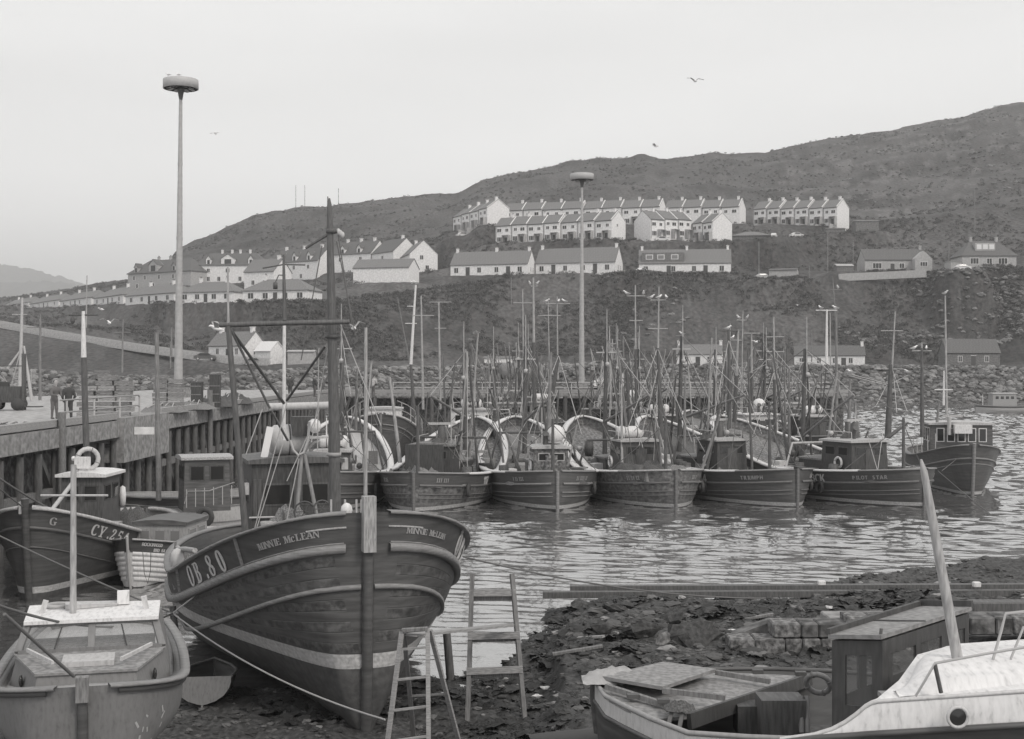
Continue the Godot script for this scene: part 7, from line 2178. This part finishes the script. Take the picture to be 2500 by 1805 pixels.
# ---------- trestles, slip beams, wall, ropes ----------
func make_foreshore() -> void:
	var st := thing("step_trestle", "pale wooden step trestle standing in front of the beached boat's bow", "trestle", Vector3(0, 0, 0))
	var gy := func(u: float, d: float) -> Vector3:
		var p := G(u, 0, d)
		p.y = beach_y(p.x, d) - 0.05
		return p
	var legs := [[981, 1542, 22.7, 932, 22.2], [1044, 1538, 22.7, 1047, 22.2], [986, 1545, 22.8, 1012, 24.3], [1049, 1538, 22.8, 1122, 24.0]]
	var base: Vector3 = gy.call(1010, 22.6)
	st.position = base
	var tops := []
	var feet := []
	for q in legs:
		var a: Vector3 = P(q[0], q[1], q[2]) - base
		var b: Vector3 = (gy.call(q[3], q[4]) as Vector3) - base
		tops.append(a); feet.append(b)
		obj("leg", MB.new().bar(a, b, 0.075, 0.05), "timber_pale" if q != legs[2] else "timber", st)
	for k in 5:
		var f := 0.12 + 0.2 * k
		obj("rung", MB.new().bar(tops[0].lerp(feet[0], f), tops[1].lerp(feet[1], f), 0.05, 0.035), "timber_pale", st)
	obj("brace", MB.new().bar(tops[2].lerp(feet[2], 0.55), tops[3].lerp(feet[3], 0.55), 0.05, 0.03), "timber", st)
	obj("top_board", MB.new().bar(tops[0] + Vector3(0, 0.02, 0), tops[1] + Vector3(0, 0.02, 0), 0.12, 0.05), "timber", st)
	var fb: Vector3 = gy.call(1211, 26.3)
	var ft := thing("tall_trestle", "tall grey timber trestle with three plank pairs, right of the beached boat", "trestle", fb)
	var ups := [[1153, 1402, 26.6, 1141, 26.0], [1250, 1402, 26.6, 1281, 26.0]]
	var T := []
	var B := []
	for q in ups:
		T.append(P(q[0], q[1], q[2]) - fb)
		B.append((gy.call(q[3], q[4]) as Vector3) - fb)
	for k in 2:
		obj("leg", MB.new().bar(T[k], B[k], 0.085, 0.07), "timber", ft)
		obj("rear_leg", MB.new().bar(T[k] + Vector3(0, -0.2, -0.1), B[k] + Vector3(0, 0, -0.9), 0.07, 0.06), "timber", ft)
	for q in [[0.13, 0.0], [0.17, -0.12], [0.42, 0.05], [0.45, -0.1], [0.655, 0.05], [0.69, -0.08]]:
		obj("crossbar", MB.new().bar(T[0].lerp(B[0], q[0]) + Vector3(-0.05, 0, q[1]), T[1].lerp(B[1], q[0]) + Vector3(0.05, 0, q[1]), 0.05, 0.13), "timber" if q[1] < 0 else "timber_pale", ft)
	var pa := P(1003, 1551, 22.75)
	var pb := P(1252, 1526, 26.55)
	var pl := obj("scaffold_plank", MB.new().bar(Vector3.ZERO, pb - pa, 0.22, 0.045), "timber_pale")
	pl.position = pa
	tag(pl, "long pale plank laid from the step trestle to the tall trestle", "plank")
	# slip beams running out along the bank
	for k in 3:
		var y: float = [0.92, 0.82, 0.62][k]
		var dd: float = [37.0, 36.6, 36.2][k]
		var a := G([1392, 1325, 1500][k], y, dd)
		var b := G(2680, y + 0.06, dd)
		var s := obj("slip_beam", MB.new().bar(Vector3.ZERO, b - a, 0.28, 0.17), "spar_dark")
		s.position = a
		tag(s, ["uppermost long dark slip beam across the bank", "middle long dark slip beam reaching furthest towards the beached boat", "lowest and shortest long dark slip beam across the bank"][k], "beam", "slip beams on the bank")
	# stone wall blocks behind the workboat
	var wall := thing("stone_wall", "low grey stone block wall behind the workboat", "wall", G(1940, 0.5, 30.0))
	rng.seed = 19
	var rows := [[1790, 2080, 1595, 1640], [1775, 2060, 1552, 1595], [1880, 2060, 1515, 1552], [2090, 2500, 1590, 1640], [2100, 2520, 1545, 1590], [2060, 2520, 1500, 1545]]
	for q in rows:
		var u: float = q[0]
		while u < q[1]:
			var w := rng.randf_range(40, 75)
			var dd := 29.5 if q[0] < 2085 else 30.2
			var c := P(u + w / 2, (q[2] + q[3]) / 2.0, dd + rng.randf_range(-0.04, 0.04))
			var sz := Vector3(w * dd / FOCAL - 0.02, (q[3] - q[2]) * dd / FOCAL - 0.02, 0.7)
			obj("stone_block", chamfer(c - wall.position, sz, 0.03), "rock_pale" if rng.randf() < 0.5 else "concrete_dark", wall)
			u += w
	var core := MB.new()
	core.prism([P(1782, 1640, 29.9) - wall.position, P(2064, 1640, 29.9) - wall.position, P(2064, 1519, 29.9) - wall.position, P(1884, 1519, 29.9) - wall.position, P(1782, 1556, 29.9) - wall.position], Vector3(0, 0, -0.5))
	core.prism([P(2064, 1645, 30.5) - wall.position, P(2530, 1645, 30.5) - wall.position, P(2530, 1503, 30.5) - wall.position, P(2064, 1503, 30.5) - wall.position], Vector3(0, 0, -0.5))
	obj("mortar_core", core, "concrete_dark", wall)
	var slab := obj("quay_slab", chamfer(Vector3.ZERO, Vector3(6.0, 0.16, 1.6), 0.03), "concrete")
	slab.position = G(2330, 1.06, 31.6)
	tag(slab, "pale concrete slab on top of the stone wall at right", "slab")
	var bx := obj("timber_baulk", chamfer(Vector3.ZERO, Vector3(2.2, 0.36, 0.5), 0.03), "spar_dark")
	bx.position = G(2480, 1.32, 31.7)
	tag(bx, "short dark timber baulk lying on the concrete slab", "timber")
	# litter on the rocks
	var lit := [[1372, 1528, 0.9, "timber_pale", 0.5, 0.3, "short pale board among the edge boulders"], [1680, 1545, 0.95, "timber_pale", 0.9, -0.7, "tilted pale board on the dark rock slope"], [1935, 1500, 1.2, "timber_pale", 0.7, 0.4, "pale timber above the stone wall"], [1440, 1590, 0.6, "timber_pale", 0.7, -0.5, "pale board nearest the tall trestle"], [1850, 1492, 1.1, "timber", 0.8, 0.1, "weathered plank below the slip beams"], [1410, 1645, 0.4, "timber", 1.1, 0.05, "dark plank behind the workboat's bow"]]
	for q in lit:
		var p := Y(q[0], q[1], q[2])
		p.y = beach_y(p.x, -p.z) + 0.12
		var b := obj("driftwood", MB.new().box(Vector3.ZERO, Vector3(q[4], 0.05, 0.14), Basis(Vector3.UP, q[5]) * Basis(Vector3.BACK, 0.15)), q[3])
		b.position = p
		tag(b, q[6], "board", "boards washed up on the foreshore")
	var rag := [[1790, 1540, 1.0, "white rag caught on the stone wall end"], [1310, 1700, 0.3, "small white scrap on the beach by the trestle"], [2025, 1484, 1.2, "white scrap beside the slip beams"], [1330, 1680, 0.3, "pale scrap between trestle and workboat"]]
	for q in rag:
		var p := Y(q[0], q[1], q[2])
		p.y = maxf(p.y, beach_y(p.x, -p.z) + 0.05)
		var b := obj("scrap", lump(int(q[0]), 0.6, 6), "white")
		b.position = p
		b.scale = Vector3(0.2, 0.1, 0.16)
		tag(b, q[3], "scrap", "white scraps on the foreshore")
	for q in [[2006, 1427, 0.95, 37.0, "white box lying on the slip beams, left"], [2385, 1440, 0.98, 36.6, "white box lying on the slip beams, far right"]]:
		var b := obj("white_box", chamfer(Vector3.ZERO, Vector3(0.2, 0.14, 0.16), 0.015), "white")
		b.position = G(q[0], q[2] + 0.12, q[3])
		tag(b, q[4], "box", "white boxes on the slip")
	# upturned tender at the foot of the workboat
	var td := thing("tender", "dark upturned tender rim at the bottom edge, left of the workboat", "dinghy", G(1420, 0.9, 21.5), 0.3)
	var rw := []
	for i in 9:
		var row := PackedVector3Array()
		var x := -0.9 + 1.8 * i / 8.0
		for k in 7:
			var a := PI * k / 6.0
			var wd := 0.42 * sqrt(maxf(0.02, 1.0 - pow(x / 0.95, 4)))
			row.append(Vector3(x, sin(a) * 0.28, cos(a) * wd))
		rw.append(row)
	obj("shell", MB.new().grid(rw), "rubber", td)
	obj("rim", MB.new().tube([Vector3(-0.9, 0.02, 0.2), Vector3(-0.6, 0.02, 0.42), Vector3(0.6, 0.02, 0.42), Vector3(0.9, 0.02, 0.2)], 0.04, 6), "timber_pale", td)
	# ropes
	var k0 := P(421, 1498, 29.4)
	rope("pale mooring rope from the beaching leg up to the beached boat's bow", k0, P(684, 1294, 28.6), 0.0, "rope_pale", 0.018)
	rope("pale rope slack from the beaching leg down to the step trestle", k0, P(940, 1758, 23.2), 0.25, "rope_pale", 0.018)
	rope("dark rope from the left frame edge to the beaching leg, high", P(-40, 1290, 33.0), k0, 0.05, "rope_dark", 0.02)
	rope("dark rope sagging across the grey cabin boat's windscreen", P(-30, 1470, 16.2), k0, 0.3, "rope_dark", 0.02)
	rope("dark mooring rope from the grey cabin boat's bow to the left", P(10, 1500, 15.6), P(180, 1652, 17.0), 0.0, "rope_dark", 0.022)
	rope("dark hawser from the black boat's bow to the left frame edge", P(-30, 1150, 36.0), P(150, 1258, 42.0), 0.05, "rope_dark", 0.03)
	rope("dark thin line from the left edge to the black boat's stem", P(-30, 1170, 36.0), P(58, 1240, 40.0), 0.02, "rope_dark", 0.02)
	rope("long dark mooring rope from the beached boat to the slip bank", P(1132, 1360, 30.5), P(1900, 1462, 36.4), 0.25, "rope_dark", 0.022)
	rope("thin line from the rightmost boat down across the water", P(2290, 1150, 71.0), P(2520, 1330, 60.0), 0.1, "rope_dark", 0.02)

func rope(label: String, a: Vector3, b: Vector3, sag: float, m: String, r: float) -> void:
	var pts := []
	for k in 17:
		var q := k / 16.0
		pts.append(a.lerp(b, q) - a - Vector3(0, sag * 4 * q * (1 - q), 0))
	var o := obj("mooring_rope", MB.new().tube(pts, r, 6), m)
	o.position = a
	tag(o, label, "rope", "mooring ropes")
func chamfer(c: Vector3, s: Vector3, e: float) -> MB:
	var b := MB.new()
	var h := s / 2
	var rows := []
	for y in [[-h.y, e], [-h.y + e, 0.0], [h.y - e, 0.0], [h.y, e]]:
		var i: float = y[1]
		var row := []
		for q in [[-1, 1, 1, 0], [1, 1, -1, 0], [1, 1, 0, -1], [1, -1, 0, 1], [1, -1, -1, 0], [-1, -1, 1, 0], [-1, -1, 0, 1], [-1, 1, 0, -1]]:
			row.append(c + Vector3(q[0] * (h.x - i) + q[2] * e, y[0], q[1] * (h.z - i) + q[3] * e))
		rows.append(row)
	for r in 3:
		for k in 8:
			b.quad(rows[r][k], rows[r][(k + 1) % 8], rows[r + 1][(k + 1) % 8], rows[r + 1][k])
	for k in range(1, 7):
		b.tri(rows[3][0], rows[3][k], rows[3][k + 1])
		b.tri(rows[0][0], rows[0][k + 1], rows[0][k])
	return b

func make_far_yacht() -> void:
	var t := thing("moored_launch", "pale moored launch with canvas cabin on the open water, far right", "boat", G(2382, 0, 214.0), -PI / 2 + 0.05)
	var h := {"L": 12.0, "B": 3.2, "tm": 0.45, "sh": [1.3, 1.1, 1.5], "k": [-0.6, -0.6], "cs": 1.5, "ks": 0.2, "rb": 1.2, "blw": 0.3, "band": [0.1, 0.2], "rails": []}
	hull(t, h, {"bottom": "antifoul", "band": "white", "top": "pale_grey", "bul": "hull_dark", "lining": "grey_paint", "deck": "deck_grey", "cap": "rail_wood", "rail": "rail_wood"})
	cabin(t, Vector3(0, 0.9, -4.4), 2.0, 4.0, 2.2, "grey_paint", "pale_grey", {"faces": [["+x", 4], ["-x", 4]], "frame": "pale_grey"})
	spar(t, Vector3(0, 1, -1.2), Vector3(0, 3.0, -1.2), 0.06, 0.05, "white")
	stay(t, Vector3(0, 3.2, -6.4), Vector3(0, 1.6, -11.5), "rail_pale", 0.05)

func _ready() -> void:
	# camera
	var cam := Camera3D.new()
	cam.name = "camera"
	cam.position = Vector3(0, EYE, 0)
	cam.fov = rad_to_deg(2.0 * atan(902.5 / FOCAL))
	cam.near = 0.1
	cam.far = 20000.0
	add_child(cam)
	cam.current = true
	# sky: high bright overcast with faint streaks and one soft bank
	var sn := FastNoiseLite.new()
	sn.seed = 14
	sn.frequency = 0.006
	sn.fractal_octaves = 5
	var W := 1024
	var H := 512
	var im := Image.create(W, H, false, Image.FORMAT_RGBF)
	for y in H:
		var el := (0.5 - (y + 0.5) / H) * PI
		for x in W:
			var az := TAU * x / W
			var p := Vector3(cos(az), 0, sin(az)) * 210.0
			var n := sn.get_noise_3d(p.x, el * 1100.0, p.z)
			var g := 0.97 + 0.16 * n + 0.42 * exp(-absf(el) / 0.16)
			im.set_pixel(x, y, Color(g, g * 0.998, g * 0.992))
	var sm := PanoramaSkyMaterial.new()
	sm.panorama = ImageTexture.create_from_image(im)
	sm.energy_multiplier = 1.0
	var sky := Sky.new()
	sky.sky_material = sm
	var env := Environment.new()
	env.background_mode = Environment.BG_SKY
	env.sky = sky
	env.tonemap_mode = Environment.TONE_MAPPER_LINEAR
	env.tonemap_exposure = 1.0
	env.fog_enabled = true
	env.fog_density = 0.0003
	env.fog_light_color = Color(0.9, 0.9, 0.9)
	env.sdfgi_enabled = true
	env.ssao_enabled = true
	env.ssil_enabled = true
	var we := WorldEnvironment.new()
	we.environment = env
	add_child(we)
	# a veiled sun high over the right shoulder
	var sun := DirectionalLight3D.new()
	sun.name = "veiled_sun"
	sun.light_energy = 0.5
	sun.light_angular_distance = 14.0
	sun.light_color = Color(1.0, 0.98, 0.95)
	sun.shadow_enabled = true
	add_child(sun)
	sun.look_at_from_position(Vector3(46, 60, 54), Vector3.ZERO)
	make_materials()
	var pane := StandardMaterial3D.new()
	pane.transparency = BaseMaterial3D.TRANSPARENCY_ALPHA
	pane.albedo_color = Color(0.55, 0.55, 0.55, 0.3)
	pane.roughness = 0.04
	mats["pane_clear"] = pane
	# setting, then things
	make_houses()
	make_hill()
	make_sea()
	make_beach()
	make_pier()
	make_scatter()
	make_fleet()
	make_beached()
	make_near_boats()
	make_foreshore()
	make_far_yacht()
	make_quay_things()
	make_people()
	make_gulls()
	make_perched()
